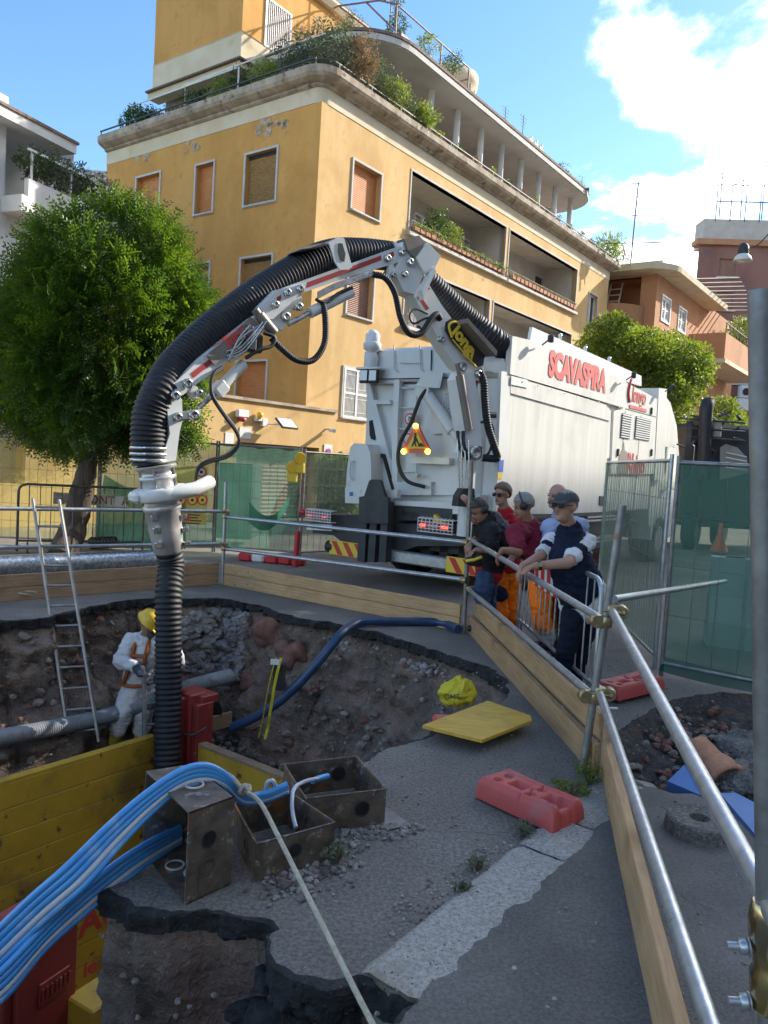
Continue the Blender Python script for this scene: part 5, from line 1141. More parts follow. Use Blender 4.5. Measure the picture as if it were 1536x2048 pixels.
# panel seams and bolts along the street side
for px in (1020,1120,1170,1222):
    a_ = ts(px,700,-.052); 
for k in range(9):
    x_ = .35+k*.48; q = MB(FT); q.lathe([(.012,0),(.012,.006),(.0,.008)], 8, frame((x_,-.052,3.03),(1,0,0),(0,-1,0))); q.build('bolt', 'steel', strip)
for x_ in (4.62,5.5):
    q = MB(FT); q.box((x_,-.024,1.2),(x_+.012,-.018,3.0)); q.build('seam', 'chassis', comp)
for (px,py) in ((1303,822),(1303,905),(1236,905)):
    a_ = ts(px,py,-.03); q = MB(FT); q.bbox((a_.x-.03,-.05,a_.z-.07),(a_.x+.03,-.02,a_.z+.07), .008); q.build('latch', 'chassis', comp)
q = MB(FT); q.box((.36,-.018,1.1),(4.4,-.002,1.16)); q.build('lower_edge', 'chassis', tk)
# ================================================================== SITE FURNITURE
mat('wood', (.52,.335,.175), (.41,.25,.12), scale=7, rough=.75, bump=.25, bscale=16, stretch=(.5,7,7), c3=(.30,.17,.075), s3=1.3, f3=(.60,.80), c4=(.18,.09,.04), s4=7, f4=(.68,.73), orand=.18, macro=(1.6,.8,1.12))
mat('wood_old', (.40,.27,.16), (.30,.19,.105), scale=7, rough=.8, bump=.3, bscale=16, stretch=(.5,7,7), c3=(.2,.13,.08), s3=1.6, f3=(.56,.76), orand=.15, macro=(1.6,.8,1.12))
mat('brass', (.45,.36,.20), (.30,.23,.13), scale=20, rough=.4, metal=.8, rvar=.15)
mat('gold_zinc', (.55,.42,.15), (.35,.30,.22), scale=9, rough=.22, metal=.95, rvar=.08, c3=(.25,.2,.3), s3=7, f3=(.55,.65))
mat('net_wire', (.16,.17,.17), rough=.5, metal=.6)
mat('yellow_panel', (.52,.325,.03), (.43,.265,.03), scale=3, rough=.55, bump=.08, bscale=20, coord='World', c3=(.24,.15,.04), s3=1.6, f3=(.50,.70), c4=(.11,.07,.04), s4=7, f4=(.60,.68), rvar=.1)
mat('red_steel', (.28,.035,.03), (.22,.03,.028), scale=3, rough=.5, coord='World', c3=(.13,.03,.025), s3=2, f3=(.55,.7), c4=(.24,.13,.10), s4=14, f4=(.64,.7), bump=.1, bscale=30)
mat('rust_box', (.105,.085,.068), (.19,.152,.12), scale=11, rough=.55, metal=.5, coord='World', c3=(.26,.125,.05), s3=5, f3=(.56,.68), c4=(.33,.29,.25), s4=18, f4=(.58,.66), bump=.35, bscale=45, rvar=.12)
mat('conduit_blue', (.08,.33,.72), (.06,.28,.66), scale=3, rough=.35, c3=(.22,.42,.66), s3=6, f3=(.55,.72), bump=.05, bscale=20)
mat('conduit_white', (.55,.58,.66), (.48,.52,.60), scale=4, rough=.4)
mat('rope', (.55,.50,.40), (.42,.37,.28), scale=40, rough=.9, bump=.8, bscale=160)
mat('foot_plastic', (.52,.085,.075), (.46,.075,.065), scale=5, rough=.5, bump=.15, bscale=30, c3=(.40,.11,.10), s3=4, f3=(.56,.72), c4=(.25,.14,.13), s4=22, f4=(.66,.73))
mat('formwork', (.60,.38,.045), (.50,.29,.03), scale=5, rough=.5, coord='World', c3=(.42,.25,.05), s3=3.5, f3=(.50,.70), stretch=(1.2,6,1), rvar=.12, c4=(.30,.19,.08), s4=9, f4=(.62,.70))
mat('bag_yellow', (.68,.58,.03), (.6,.5,.02), scale=6, rough=.35, trans=(.6,.5,.02,.2))
mat('grey_conduit', (.23,.25,.27), (.19,.20,.22), scale=5, rough=.6, c3=(.16,.14,.12), s3=4, f3=(.56,.7))
mat('blue_hose', (.016,.04,.10), (.03,.065,.15), scale=4, rough=.35)
mat('blue_board', (.06,.17,.42), (.08,.20,.46), scale=3, rough=.5, c3=(.12,.2,.36), s3=5, f3=(.58,.7))
mat('jersey_plastic', (.50,.52,.52), (.44,.46,.46), scale=2, rough=.5)
def net_mat(name, col, tcol, a, stripe=90):
    m = bpy.data.materials.new(name); m.use_nodes = True; t = m.node_tree; t.nodes.clear(); nd = lambda x: t.nodes.new(x)
    o = nd('ShaderNodeOutputMaterial'); d_ = nd('ShaderNodeBsdfDiffuse'); tr = nd('ShaderNodeBsdfTranslucent'); tp_ = nd('ShaderNodeBsdfTransparent'); m1 = nd('ShaderNodeMixShader'); m2 = nd('ShaderNodeMixShader')
    g_ = nd('ShaderNodeNewGeometry'); nz_ = nd('ShaderNodeTexNoise'); nz_.inputs['Scale'].default_value = 1.3; nz_.inputs['Detail'].default_value = 5; t.links.new(g_.outputs['Position'], nz_.inputs['Vector'])
    wv = nd('ShaderNodeTexWave'); wv.bands_direction = 'Z'; wv.inputs['Scale'].default_value = stripe; t.links.new(g_.outputs['Position'], wv.inputs['Vector'])
    d_.inputs[0].default_value = (*col,1); tr.inputs[0].default_value = (*tcol,1); tp_.inputs[0].default_value = (.92,1,.96,1)
    m1.inputs[0].default_value = .55; t.links.new(d_.outputs[0], m1.inputs[1]); t.links.new(tr.outputs[0], m1.inputs[2])
    mr_ = nd('ShaderNodeMapRange'); t.links.new(nz_.outputs['Fac'], mr_.inputs[0]); mr_.inputs[1].default_value = .3; mr_.inputs[2].default_value = .7; mr_.inputs[3].default_value = a-.1; mr_.inputs[4].default_value = a+.08
    ad_ = nd('ShaderNodeMath'); ad_.operation = 'MULTIPLY_ADD'; t.links.new(wv.outputs['Fac'], ad_.inputs[0]); ad_.inputs[1].default_value = .12; t.links.new(mr_.outputs[0], ad_.inputs[2])
    t.links.new(ad_.outputs[0], m2.inputs[0]); t.links.new(tp_.outputs[0], m2.inputs[1]); t.links.new(m1.outputs[0], m2.inputs[2]); t.links.new(m2.outputs[0], o.inputs[0]); MAT[name] = m
net_mat('net_green', (.05,.11,.092), (.08,.20,.155), .62); net_mat('net_dark', (.03,.11,.09), (.05,.20,.15), .75); net_mat('net_pale', (.26,.25,.10), (.50,.46,.16), .50)  # net_pale: glow of the sunlit wall behind is put into the fence net's yellow
net_mat('net_grey', (.16,.22,.19), (.22,.30,.25), .5)
def local_obj(mb, name, m, M, **kw):
    o = mb.build(name, m, origin=(0,0,0), **kw); o.matrix_world = M; return o
# ---------------- scaffold-tube railings
RT = .0242
def tube_part(name, a, b, parent, m='galvanised', r=RT, n=12):
    q = MB(); q.tube([a, a.lerp(b,.33), a.lerp(b,.66), b], r, n); return q.build(name, m, parent)
def coupler(c, ax1, ax2, parent, s=1.0, m='brass'):
    ax1 = ax1.normalized(); ax2 = ax2.normalized(); side = ax1.cross(ax2).normalized()
    M = frame(c, ax2, ax1); q = MB(M)
    r = RT*1.35*s
    q.lathe([(r,-.028*s),(r*1.12,-.02*s),(r*1.12,.02*s),(r,.028*s)], 12)
    M2 = frame(c+side*RT*2*s, ax1, ax2); q.M = M2; q.lathe([(r,-.028*s),(r*1.12,-.02*s),(r*1.12,.02*s),(r,.028*s)], 12)
    q.M = M; q.bbox((r*.7,-.016*s,-.02*s),(r+.03*s,.016*s,.02*s), .004); 
    q.tube([(r+.015*s,-.05*s,0),(r+.015*s,.05*s,0)], .007*s, 6); q.lathe([(.013*s,0),(.013*s,.014*s)], 6, frame((r+.015*s,.045*s,0),(1,0,0),(0,1,0)))
    q.M = M2; q.bbox((-.02*s,r*.7,-.016*s),(.02*s,r+.03*s,.016*s), .004); q.tube([(0,r+.015*s,-.05*s),(0,r+.015*s,.05*s)], .007*s, 6)
    return q.build('coupler', m, parent)
p1b, p1t = Vector((.95,8.38,0)), Vector((.91,8.38,1.87)); p2b, p2t = Vector((-2.16,10.58,0)), Vector((-2.18,10.58,1.40)); p3b, p3t = gp(1165,1545), at(1245,1010,4.6)
at_z = lambda a, b, z: a.lerp(b, (z-a.z)/(b.z-a.z))
rl = thing('scaffold_railing', p2b, 'scaffold tube railing along the far left side of the pit', 'railing')
tube_part('post', p2b, p2t, rl)
for z, zl_ in ((1.0,1.03),(.555,.55)):
    a = at_z(p2b,p2t,z); b = (gp(0,1017,1.03) if z > .8 else gp(0,1095,.55)); b = a+(b-a)*1.5
    tube_part('rail', a+Vector((-.03,0,0)), b, rl); coupler(a, Z, b-a, rl)
rm = thing('scaffold_railing', p1b, 'scaffold tube railing between the pit and the rear of the truck', 'railing')
tube_part('post', p1b, p1t, rm, 'dull_tube')
for za_, zb2_ in ((.93,.99),(.49,.58)):
    a, b = at_z(p2b,p2t,za_), at_z(p1b,p1t,zb2_); tube_part('rail', a, b-(b-a).normalized()*.04, rm); coupler(a, Z, b-a, rm); coupler(b, Z, a-b, rm)
r3 = thing('scaffold_railing', p3b, 'scaffold tube railing the men are leaning on, with tilted corner post', 'railing')
tube_part('post', p3b, p3t, r3, 'dull_tube')
for za_, zb2_ in ((1.02,.93),(.48,.47)):
    a, b = at_z(p1b,p1t,za_)+Vector((.03,0,0)), at_z(p3b,p3t,zb2_); tube_part('rail', a, b, r3); coupler(b, p3t-p3b, a-b, r3, 1.15); coupler(a, Z, b-a, r3)
npole = thing('scaffold_railing', at(1532,1900,1.55)*1, 'near scaffold tube railing running to the big pole at the right edge', 'railing'); npole.location.z = 0
pb_, pt_ = at(1536,1800,1.55), at(1521,583,1.55); pdir = (pt_-pb_).normalized()
q = MB(); q.tube([pb_-pdir*(pb_.z/pdir.z), pb_, pt_], RT, 20, False); q.lathe([(RT,0),(RT,.003),(RT-.004,.003),(RT-.004,-.3)], 20, frame(pt_,(1,0,0),pdir)); q.build('post', 'dull_tube', npole)
a = at_z(p3b,p3t,1.0)+Vector((.03,0,0)); b = at(1533,1795,1.57); tube_part('rail', a-(b-a).normalized()*.12, b+(b-a)*.04, npole, n=18); coupler(a, p3t-p3b, b-a, npole, 1.15)
a2 = at_z(p3b,p3t,.5)+Vector((.03,0,0)); b2_ = gp(1420,2048,.5); tube_part('rail', a2-(b2_-a2).normalized()*.1, b2_+(b2_-a2)*.3, npole, n=18); coupler(a2, p3t-p3b, b2_-a2, npole, 1.15)
# big swivel coupler on the near pole
cc_ = at(1536,1900,1.55); Mc = frame(cc_, (-1,.15,0), pdir); q = MB(Mc)
q.lathe([(RT*1.2,-.13),(RT*1.5,-.12),(RT*1.55,-.05),(RT*1.25,-.035),(RT*1.25,.0),(RT*1.5,.01),(RT*1.6,.07),(RT*1.3,.1),(RT*1.15,.105)], 20); cp = q.build('coupler', 'gold_zinc', npole)
for zz in (.005,-.115):
    q = MB(Mc); q.lathe([(.016,0),(.016,.014),(.012,.016)], 6, frame((.042,-.0,zz),(0,1,0),(1,0,0))); q.lathe([(.009,-.02),(.009,.03)], 10, frame((.05,0,zz),(0,1,0),(1,0,0))); q.lathe([(.02,0),(.02,.003)], 12, frame((.037,0,zz),(0,1,0),(1,0,0))); q.build('bolt_nut', 'galvanised', cp)
# a tube running off behind the fence
a = at_z(p3b,p3t,1.06)+Vector((.05,.05,0)); b = at(1450,1163,7.6)
q = MB(); q.tube([a,b], RT, 12); q.build('scaffold_tube', 'galvanised', origin=(b.x,b.y,0), label='single scaffold tube running from the corner post back behind the green net', cat='tube')
# ---------------- toe boards
def plank(a, b, h, th, z0, label, m='wood', lean=0.0, grp='toe boards round the pit'):
    L_ = (b-a).length; q = MB(); q.bbox((0,-th/2,0),(L_,th/2,h), .004)
    M = frame(Vector((a.x,a.y,z0)), b-a)@Matrix.Rotation(lean, 4, 'X')
    return local_obj(q, 'plank', m, M, label=label, cat='plank', group=grp)
l0, l1 = gp(0,1203), Vector((-2.18,10.60,0)); l0 = l1+(l0-l1)*1.35
plank(l0, l1-(l1-l0).normalized()*.06, .15, .04, .0, 'lower toe board at the far left of the pit, in front of the silver pipe', 'wood_old'); plank(l0, l1-(l1-l0).normalized()*.06, .14, .04, .156, 'upper toe board at the far left of the pit, in front of the silver pipe', 'wood_old', -.03)
m0, m1 = Vector((-2.12,10.52,0)), Vector((.91,8.44,0))
plank(m0, m1, .15, .04, .0, 'lower toe board along the pit between the two far posts', 'wood'); plank(m0, m1, .14, .04, .156, 'upper toe board along the pit between the two far posts', 'wood', .02)
n0_, n1_ = Vector((1.02,8.42,0)), Vector((1.37,4.56,0))
plank(n0_, n1_, .19, .045, .0, 'lower toe board at the feet of the leaning men', 'wood', .05); plank(n0_+Vector((.06,0,0)), n1_+Vector((.06,.1,0)), .19, .045, .165, 'upper toe board at the feet of the leaning men', 'wood', .12)
plank(gp(1199,1572)+Vector((.05,.08,0)), gp(1199,1572)+(gp(1287,2048)-gp(1199,1572))*1.6+Vector((.05,0,0)), .215, .045, .026, 'near toe board standing on edge beside the near railing', 'wood', -.03)
q = MB(); a = gp(1212,1560); q.bbox((a.x-.03,a.y-.02,0),(a.x+.03,a.y+.04,.34), .005); q.build('wooden_stake', 'wood_old', origin=(a.x,a.y,0), label='short wooden stake at the corner of the toe boards', cat='stake')
# ---------------- fence panels with netting
def fence_panel(a, b, h, label, netm, wires=.14, frame_m='dull_tube', sag=.03, z0=.12, group='mesh fence panels', horiz=.3, net_bottom=None, cat='fence'):
    a = Vector(a); b = Vector(b); dv = (b-a).normalized(); L_ = (b-a).length; o = thing('mesh_fence', a, label, cat, group)
    nn_ = Vector((-dv.y,dv.x,0))
    q = MB(); q.tube([a,a+Z*(h+.06)], .020, 10); q.build('post', frame_m, o); q = MB(); q.tube([b,b+Z*(h+.06)], .020, 10); q.build('post', frame_m, o)
    q = MB(); q.tube([a+Z*h,b+Z*h], .019, 8); q.build('top_tube', frame_m, o); q = MB(); q.tube([a+Z*z0,b+Z*z0], .016, 8); q.build('bottom_tube', frame_m, o)
    q = MB(); k = int(L_/wires)
    for i in range(1,k):
        p = a+dv*(L_*i/k); q.tube([p+Z*z0]+[p+Z*(z0+(h-z0)*t)+dv*rnd.uniform(-.008,.008)+nn_*rnd.uniform(-.006,.006) for t in (.2,.4,.6,.8)]+[p+Z*h], .0028, 4, False)
    for j in range(1,int(h/horiz)): q.tube([a+Z*(z0+j*horiz),b+Z*(z0+j*horiz)], .0028, 4, False)
    q.build('wire_mesh', 'net_wire', o, kind='stuff')
    if netm:
        q = MB(); nx_, nz_ = 28, 12; vs = []
        nb_ = z0 if net_bottom is None else net_bottom
        for i in range(nx_+1):
            for j in range(nz_+1):
                u = i/nx_; v = j/nz_; p = a+dv*(L_*u)+Z*(nb_+(h-nb_)*v)
                vs.append(p+nn_*(.02+sag*fbm((p.x*1.3,p.y*1.3,p.z*1.6)))+Z*(-sag*.6*math.sin(math.pi*u*3)**2*(1 if j == nz_ else 0)))
        q.add(vs, [(i*(nz_+1)+j,(i+1)*(nz_+1)+j,(i+1)*(nz_+1)+j+1,i*(nz_+1)+j+1) for i in range(nx_) for j in range(nz_)], True); q.build('net', netm, o)
    return o
fence_panel((2.66,7.28,0),(2.98,10.5,0), 1.98, 'green netted fence panel seen edge on, behind the man in the cap', 'net_grey', .10, 'galvanised', .02)
fb = gp(1512,1392); fa = Vector((2.63,7.02,0)); fdir = (fb-fa); fdir.z = 0; fdir.normalize()
fpB = fence_panel(fa, fa+fdir*3.4, 1.96, 'green netted fence panel at the right with rusty posts', 'net_green', .21, 'dull_tube', .05, net_bottom=.16, horiz=.45)
q = MB(); nn_ = Vector((-fdir.y,fdir.x,0)); vs = []
for i in range(25):
    u = i/24
    for j in range(4): vs.append(fa+fdir*(3.4*u)+Z*(.17-.035*j-.02*math.sin(u*9))+nn_*(.03-.04*j+.02*math.sin(u*14+j)))
q.add(vs, [(i*4+j,(i+1)*4+j,(i+1)*4+j+1,i*4+j+1) for i in range(24) for j in range(3)], True); q.build('net_hem', 'net_dark', fpB)
# left side fence
L0, L1, L2, L3 = Vector((-8.4,13.0,0)), gp(192,1096), gp(425,1104), gp(592,1118)
fence_panel(L0, L1, 1.85, 'netted fence panel behind the tree trunk at the left, backlight in its pale colour', 'net_pale', .14)
fence_panel(L1+Vector((.03,.03,0)), L2, 1.95, 'green netted fence panel right of the tree trunk, behind the metal nozzle', 'net_green', .14, sag=.08)
fence_panel(L2+Vector((.03,.03,0)), L3, 1.95, 'green netted fence panel in front of the dark cabinet', 'net_green', .14, sag=.08)
fence_panel(L3+Vector((.06,.05,0)), L3+Vector((1.35,1.2,0)), 1.9, 'grey green netted fence panel between the truck and the amber lamp', 'net_grey', .14)
q = MB(); vs = []; c0, c1 = at(212,948,13.6), at(268,1000,13.4)
for i in range(17):
    u = i/16
    for j in range(7):
        v = j/6; top_p = at(212+u*165,948+40*math.sin(u*2.2)+u*10,13.65); bot_p = at(196+u*175,1095+3*u,13.55); p = top_p.lerp(bot_p,v); vs.append(p+Vector((0,-.08-.06*math.sin(u*8+v*3),0)))
q.add(vs, [(i*7+j,(i+1)*7+j,(i+1)*7+j+1,i*7+j+1) for i in range(16) for j in range(6)], True); q.build('torn_net', 'net_dark', origin=(c0.x,c0.y,0), label='torn darker green net sagging over the fence behind the nozzle', cat='net')
q = MB(); vs = []
for i in range(13):
    u = i/12
    for j in range(5):
        v = j/4; top_p = at(500+u*80,1003+ (34*math.sin(u*3.1))-u*12-v*0,13.45); p = top_p+Z*(-.35*v*(1-.6*u)); vs.append(p+Vector((0,-.05-.05*math.sin(u*7),0)))
q.add(vs, [(i*5+j,(i+1)*5+j,(i+1)*5+j+1,i*5+j+1) for i in range(12) for j in range(4)], True); p_ = at(500,1003,13.45); q.build('net_scrap', 'net_dark', origin=(p_.x,p_.y,0), label='loose flap of green net right of the dark cabinet', cat='net')
# dark cabinet behind the net
cab_ = thing('portable_cabinet', gp(468,1098)+Vector((0,1.2,0)), 'dark tall cabinet standing behind the green net', 'cabinet')
p_ = at(432,925,15.0); p2_ = at(503,1068,15.0)
q = MB(); q.bbox((p_.x,14.9,0.15),(p2_.x,15.9,p_.z), .03); q.build('shell', 'chassis', cab_); q = MB(); q.bbox((p_.x+.06,14.88,.25),(p2_.x-.06,14.9,p_.z-.1), .005); q.build('door', 'rubber', cab_)
# site signs hung on the net
sb = thing('site_sign_board', at(380,990,13.55), 'board of small yellow warning signs hung on the green net behind the nozzle', 'sign')
a, b = at(346,930,13.5), at(412,1050,13.5)
q = MB(); q.box((a.x,13.5,b.z),(b.x,13.515,a.z)); q.build('panel', 'net_pale', sb)
for (px,py,k) in ((358,966,'t'),(384,966,'t'),(404,966,'t'),(403,944,'c'),(362,1000,'c'),(385,1000,'c'),(405,1000,'c')):
    c = at(px,py,13.49); q = MB(); r_ = .095
    if k == 't':
        q.prism([c+Vector((0,0,r_)),c+Vector((r_,0,-.6*r_)),c+Vector((-r_,0,-.6*r_))], (0,.008,0)); o_ = q.build('warning_sign', 'sign_yellow', sb); q = MB(); q.prism([c+Vector((0,-.003,.4*r_)),c+Vector((.25*r_,-.003,-.4*r_)),c+Vector((-.25*r_,-.003,-.4*r_))], (0,.003,0)); q.build('symbol', 'ink', o_)
    else:
        disc(q, c, Vector((1,0,0)), Z, r_); o_ = q.build('round_sign', 'sign_red', sb); q = MB(); disc(q, c+Vector((0,-.006,0)), Vector((1,0,0)), Z, r_*.7); q.build('sign_face', 'sign_white' if py < 960 else 'sign_yellow', o_); q = MB(); disc(q, c+Vector((0,-.012,0)), Vector((1,0,0)), Z, r_*.3, 8); q.build('symbol', 'ink', o_)
a, b = at(362,1018,13.48), at(408,1048,13.48); q = MB(); q.box((a.x,13.485,b.z),(b.x,13.495,a.z)); o_ = q.build('notice', 'formwork', sb)
q = MB()
for i in range(5): q.box((a.x+.03+.04*(i%2),13.48,a.z-.05-i*.05),(b.x-.05-.03*(i%3),13.484,a.z-.03-i*.05))
q.build('notice_line', 'ink', o_); q = MB(); q.box((a.x+.04,13.478,b.z+.04),(a.x+.16,13.482,b.z+.13)); q.build('red_mark', 'sign_red', o_)
# amber lamps hung on the fence post
aw = thing('warning_lamp', at(600,935,13.6), 'pair of amber site warning lamps hung on the fence post left of the truck', 'lamp')
for (px,py) in ((600,917),(585,935)):
    c = at(px,py,13.5); q = MB(); q.lathe([(.10,-.05),(.11,0),(.10,.05)], 16, frame(c,(1,0,0),(.3,-1,0))); l_ = q.build('lamp_lens', 'amber', aw); q = MB(); q.bbox((c.x-.09,c.y-.03,c.z-.26),(c.x+.09,c.y+.05,c.z-.08), .02); q.build('battery_box', 'stripe_yellow', l_)
# red and white base barrier, red upright tube near the truck
rbx = thing('road_barrier', gp(530,1126), 'red and white plastic barrier base on the ground left of the truck', 'barrier')
a, b = gp(468,1128)+Vector((0,.5,0)), gp(604,1140)+Vector((0,.5,0)); dv = (b-a).normalized()
for i in range(5):
    q = MB(frame(a+dv*(b-a).length*i/5, dv)); q.bbox((0,-.1,0),((b-a).length/5-.01,.1,.14), .03); q.build('segment', ('sign_red','sign_white')[1 if i == 1 else 0], rbx)
q = MB(); q.tube([gp(590,1134),at(596,1062,gp(590,1134).y)], .045, 10); q.build('upright', 'sign_red', rbx)
# ---------------- crowd barriers
def crowd_barrier(a, b, h, label, m, bars=13, sign=None):
    a = Vector(a); b = Vector(b); dv = (b-a).normalized(); L_ = (b-a).length; o = thing('crowd_barrier', a, label, 'barrier', 'crowd barriers')
    r = .12; pts = [a+Z*.05]+[a+Z*(h-r)]+[a+dv*(r*(1-math.cos(R(t))))+Z*(h-r+r*math.sin(R(t))) for t in (30,60,90)]+[b-dv*(r*(1-math.cos(R(t))))+Z*(h-r+r*math.sin(R(t))) for t in (90,60,30)]+[b+Z*(h-r),b+Z*.05]
    q = MB(); q.tube(pts, .02, 10); q.build('frame', m, o); q = MB(); q.tube([a+Z*.22,b+Z*.22], .017, 8); q.build('bottom_rail', m, o)
    for i in range(1,bars): q = MB(); p = a+dv*L_*i/bars; q.tube([p+Z*.22,p+Z*h], .007, 6, False); q.build('bar', m, o)
    nn_ = Vector((-dv.y,dv.x,0))
    for p in (a+dv*.15,b-dv*.15): q = MB(); q.tube([p-nn_*.25,p+nn_*.25], .016, 6); q.tube([p,p+Z*.2], .014, 6); q.build('foot', m, o)
    return o
cb = crowd_barrier((1.66,5.75,0),(1.50,8.2,0), 1.02, 'steel crowd barrier with red and white striped plate in front of the men', 'galvanised', 15)
dvb = Vector((1.50-1.66,8.2-5.75,0)).normalized(); nnb = Vector((-dvb.y,dvb.x,0))
q = MB(frame(Vector((1.66,5.75,0))+dvb*.75+nnb*.03, dvb)); q.box((0,0,.70),(1.05,.006,.97)); sgp = q.build('striped_plate', 'sign_white', cb)
for i in range(5):
    x = .04+i*.21; q = MB(frame(Vector((1.66,5.75,0))+dvb*.75+nnb*.04, dvb)); q.prism([(x,0,.70),(x+.10,0,.70),(x+.14,0,.97),(x+.04,0,.97)], (0,.004,0)); q.build('red_stripe', 'sign_red', sgp)
cb2 = crowd_barrier(gp(48,1105)-Vector((0,.25,0)), gp(292,1108)-Vector((0,.2,0)), 1.12, 'dark steel crowd barrier with a MONT A plate by the tree', 'iron', 12)
a, b = at(168,988,13.05), at(252,1014,13.05); q = MB(); q.box((a.x,13.03,b.z),(b.x,13.04,a.z)); bp = q.build('plate', 'trim_grey', cb2)
text_part('plate_lettering', 'MONT  A', frame(((a.x+b.x)/2,13.026,(a.z+b.z)/2),(1,0,0),(0,-1,0)), .2, 'rust_box', bp, .001, .004)
a, b = at(108,984,13.05), at(150,1010,13.05); q = MB(); q.box((a.x,13.03,b.z),(b.x,13.04,a.z)); q.build('plate', 'rust_box', cb2)
# ---------------- ladders
def ladder(name, b0, b1, t0, t1, n, label, m, sw=.03):
    o = thing(name, b0, label, 'ladder', 'aluminium ladders in the pit')
    up = (t0-b0).normalized(); side = (b1-b0).normalized(); nn_ = up.cross(side)
    for p, t in ((b0,t0),(b1,t1)):
        M = frame(p, t-p, nn_); q = MB(M); q.bbox((0,-sw*.45,-sw),((t-p).length,sw*.45,sw), .004); q.build('stile', m, o)
    for i in range(n):
        k = (i+.6)/n; q = MB(); q.tube([b0.lerp(t0,k),b1.lerp(t1,k)], .014, 6); q.build('rung', m, o)
    return o
mat('aluminium', (.36,.355,.34), (.28,.275,.265), scale=9, rough=.5, metal=.6, c3=(.25,.20,.15), s3=7, f3=(.6,.72))
ladder('ladder', at(140,1490,7.7), at(198,1484,7.75), at(66,998,8.4), at(119,1000,8.45), 12, 'tall aluminium ladder leaning on the far left railing', 'aluminium')
ladder('ladder', at(290,1690,7.7), at(352,1680,7.85), at(288,1350,8.0), at(342,1345,8.15), 8, 'shorter aluminium ladder inside the trench box beside the worker', 'aluminium', .04)
# ---------------- trench box: yellow sheets, red slide rails
ZT_ = -1.15; FX2 = frame((BOXC.x,BOXC.y,0), -D)            # x towards the camera-left along the box, y = across
ay = FX2.to_3x3()@Vector((0,1,0)); sgy = 1 if ay.dot(N) > 0 else -1
tb = thing('trench_box', (BOXC.x,BOXC.y,-4), 'yellow trench shoring box with red corner rails in the pit', 'shoring')
TBL, TBW = BOX_L, BOX_W
q = MB(FX2)
def sheet(mbname, x0,x1,y0,y1,zt,zb,n):
    for k in range(n):
        z1 = zt-(zt-zb)*k/n; z0 = zt-(zt-zb)*(k+1)/n+.006
        q = MB(FX2); q.bbox((x0,min(y0,y1),z0),(x1,max(y0,y1),z1), .004); q.build(mbname, 'yellow_panel', tb)
sheet('yellow_sheet', .22, TBL+2.4, 0, -.09*sgy, ZT_, -4.1, 13)
sheet('yellow_sheet', -.12, -.03, .16*sgy, TBW*sgy, ZT_-.04, -4.1, 9)
q = MB(FX2); q.box((.2,-.095*sgy if sgy > 0 else .0,ZT_+.001),(TBL+2.4,.0 if sgy > 0 else .095,ZT_+.03)); q.build('top_edge', 'yellow_panel', tb)
q = MB(FX2); q.box((-.125,min(.16*sgy,TBW*sgy),ZT_-.039),(-.025,max(.16*sgy,TBW*sgy),ZT_-.01)); q.build('top_edge', 'wood_old', tb)
zr_t = at(385,1388,BOXC.y-.15).z
rail_c = at(386,1440,BOXC.y-.12)
for (px, wd, zt_) in ((368,.10,zr_t-.03),(385,.14,zr_t),(404,.08,zr_t-.09)):
    c = at(px,1440,BOXC.y-.12+(.03 if px == 385 else 0)); q = MB(frame((c.x,c.y,0), N)); q.bbox((-wd/2,-.1,-4.1),(wd/2,.12,zt_), .012); q.build('slide_rail', 'red_steel', tb)
c = at(386,1440,BOXC.y); q = MB(frame((c.x,c.y,0), N)); q.bbox((-.18,-.06,zr_t-.12),(.2,.16,zr_t-.02), .01); q.build('rail_cap', 'red_steel', tb)
q = MB(); q.tube(bez([at(362,1466,BOXC.y-.2),at(385,1470,BOXC.y-.26),at(412,1455,BOXC.y-.2)], 10), .012, 5); q.build('chain', 'iron', tb)
# near slide rail, lower left
nr0 = gp(37,1912,-.82); nr1 = gp(158,1836,-.82); dn = (nr1-nr0); dn.z = 0; ln_ = dn.length; Mn = frame((nr0.x,nr0.y,0), dn)
q = MB(Mn); q.bbox((0,0,-4.1),(ln_,.05,-.82), .01); q.build('slide_rail', 'red_steel', tb)
q = MB(Mn); q.bbox((-.06,.03,-4.1),(0.0,.30,-.80), .01); q.build('slide_rail_side', 'red_steel', tb)
q = MB(Mn); q.bbox((.0,.06,-4.1),(ln_-.02,.30,-.74), .01); q.build('slide_rail_core', 'red_steel', tb)
for (z0_,h_,x0_) in ((-1.05,.13,.10),(-1.4,.22,.12)):
    q = MB(Mn); q.bbox((x0_*ln_/.3,-.012,z0_-h_),(ln_-.06,.0,z0_), .008); q.build('embossed_plate', 'red_steel', tb)
for k in range(7): q = MB(Mn); x_ = ln_*(.36+.075*k); q.bbox((x_,-.02,-1.15),(x_+ln_*.035,-.012,-1.08), .003); q.build('embossed_letter', 'red_steel', tb)
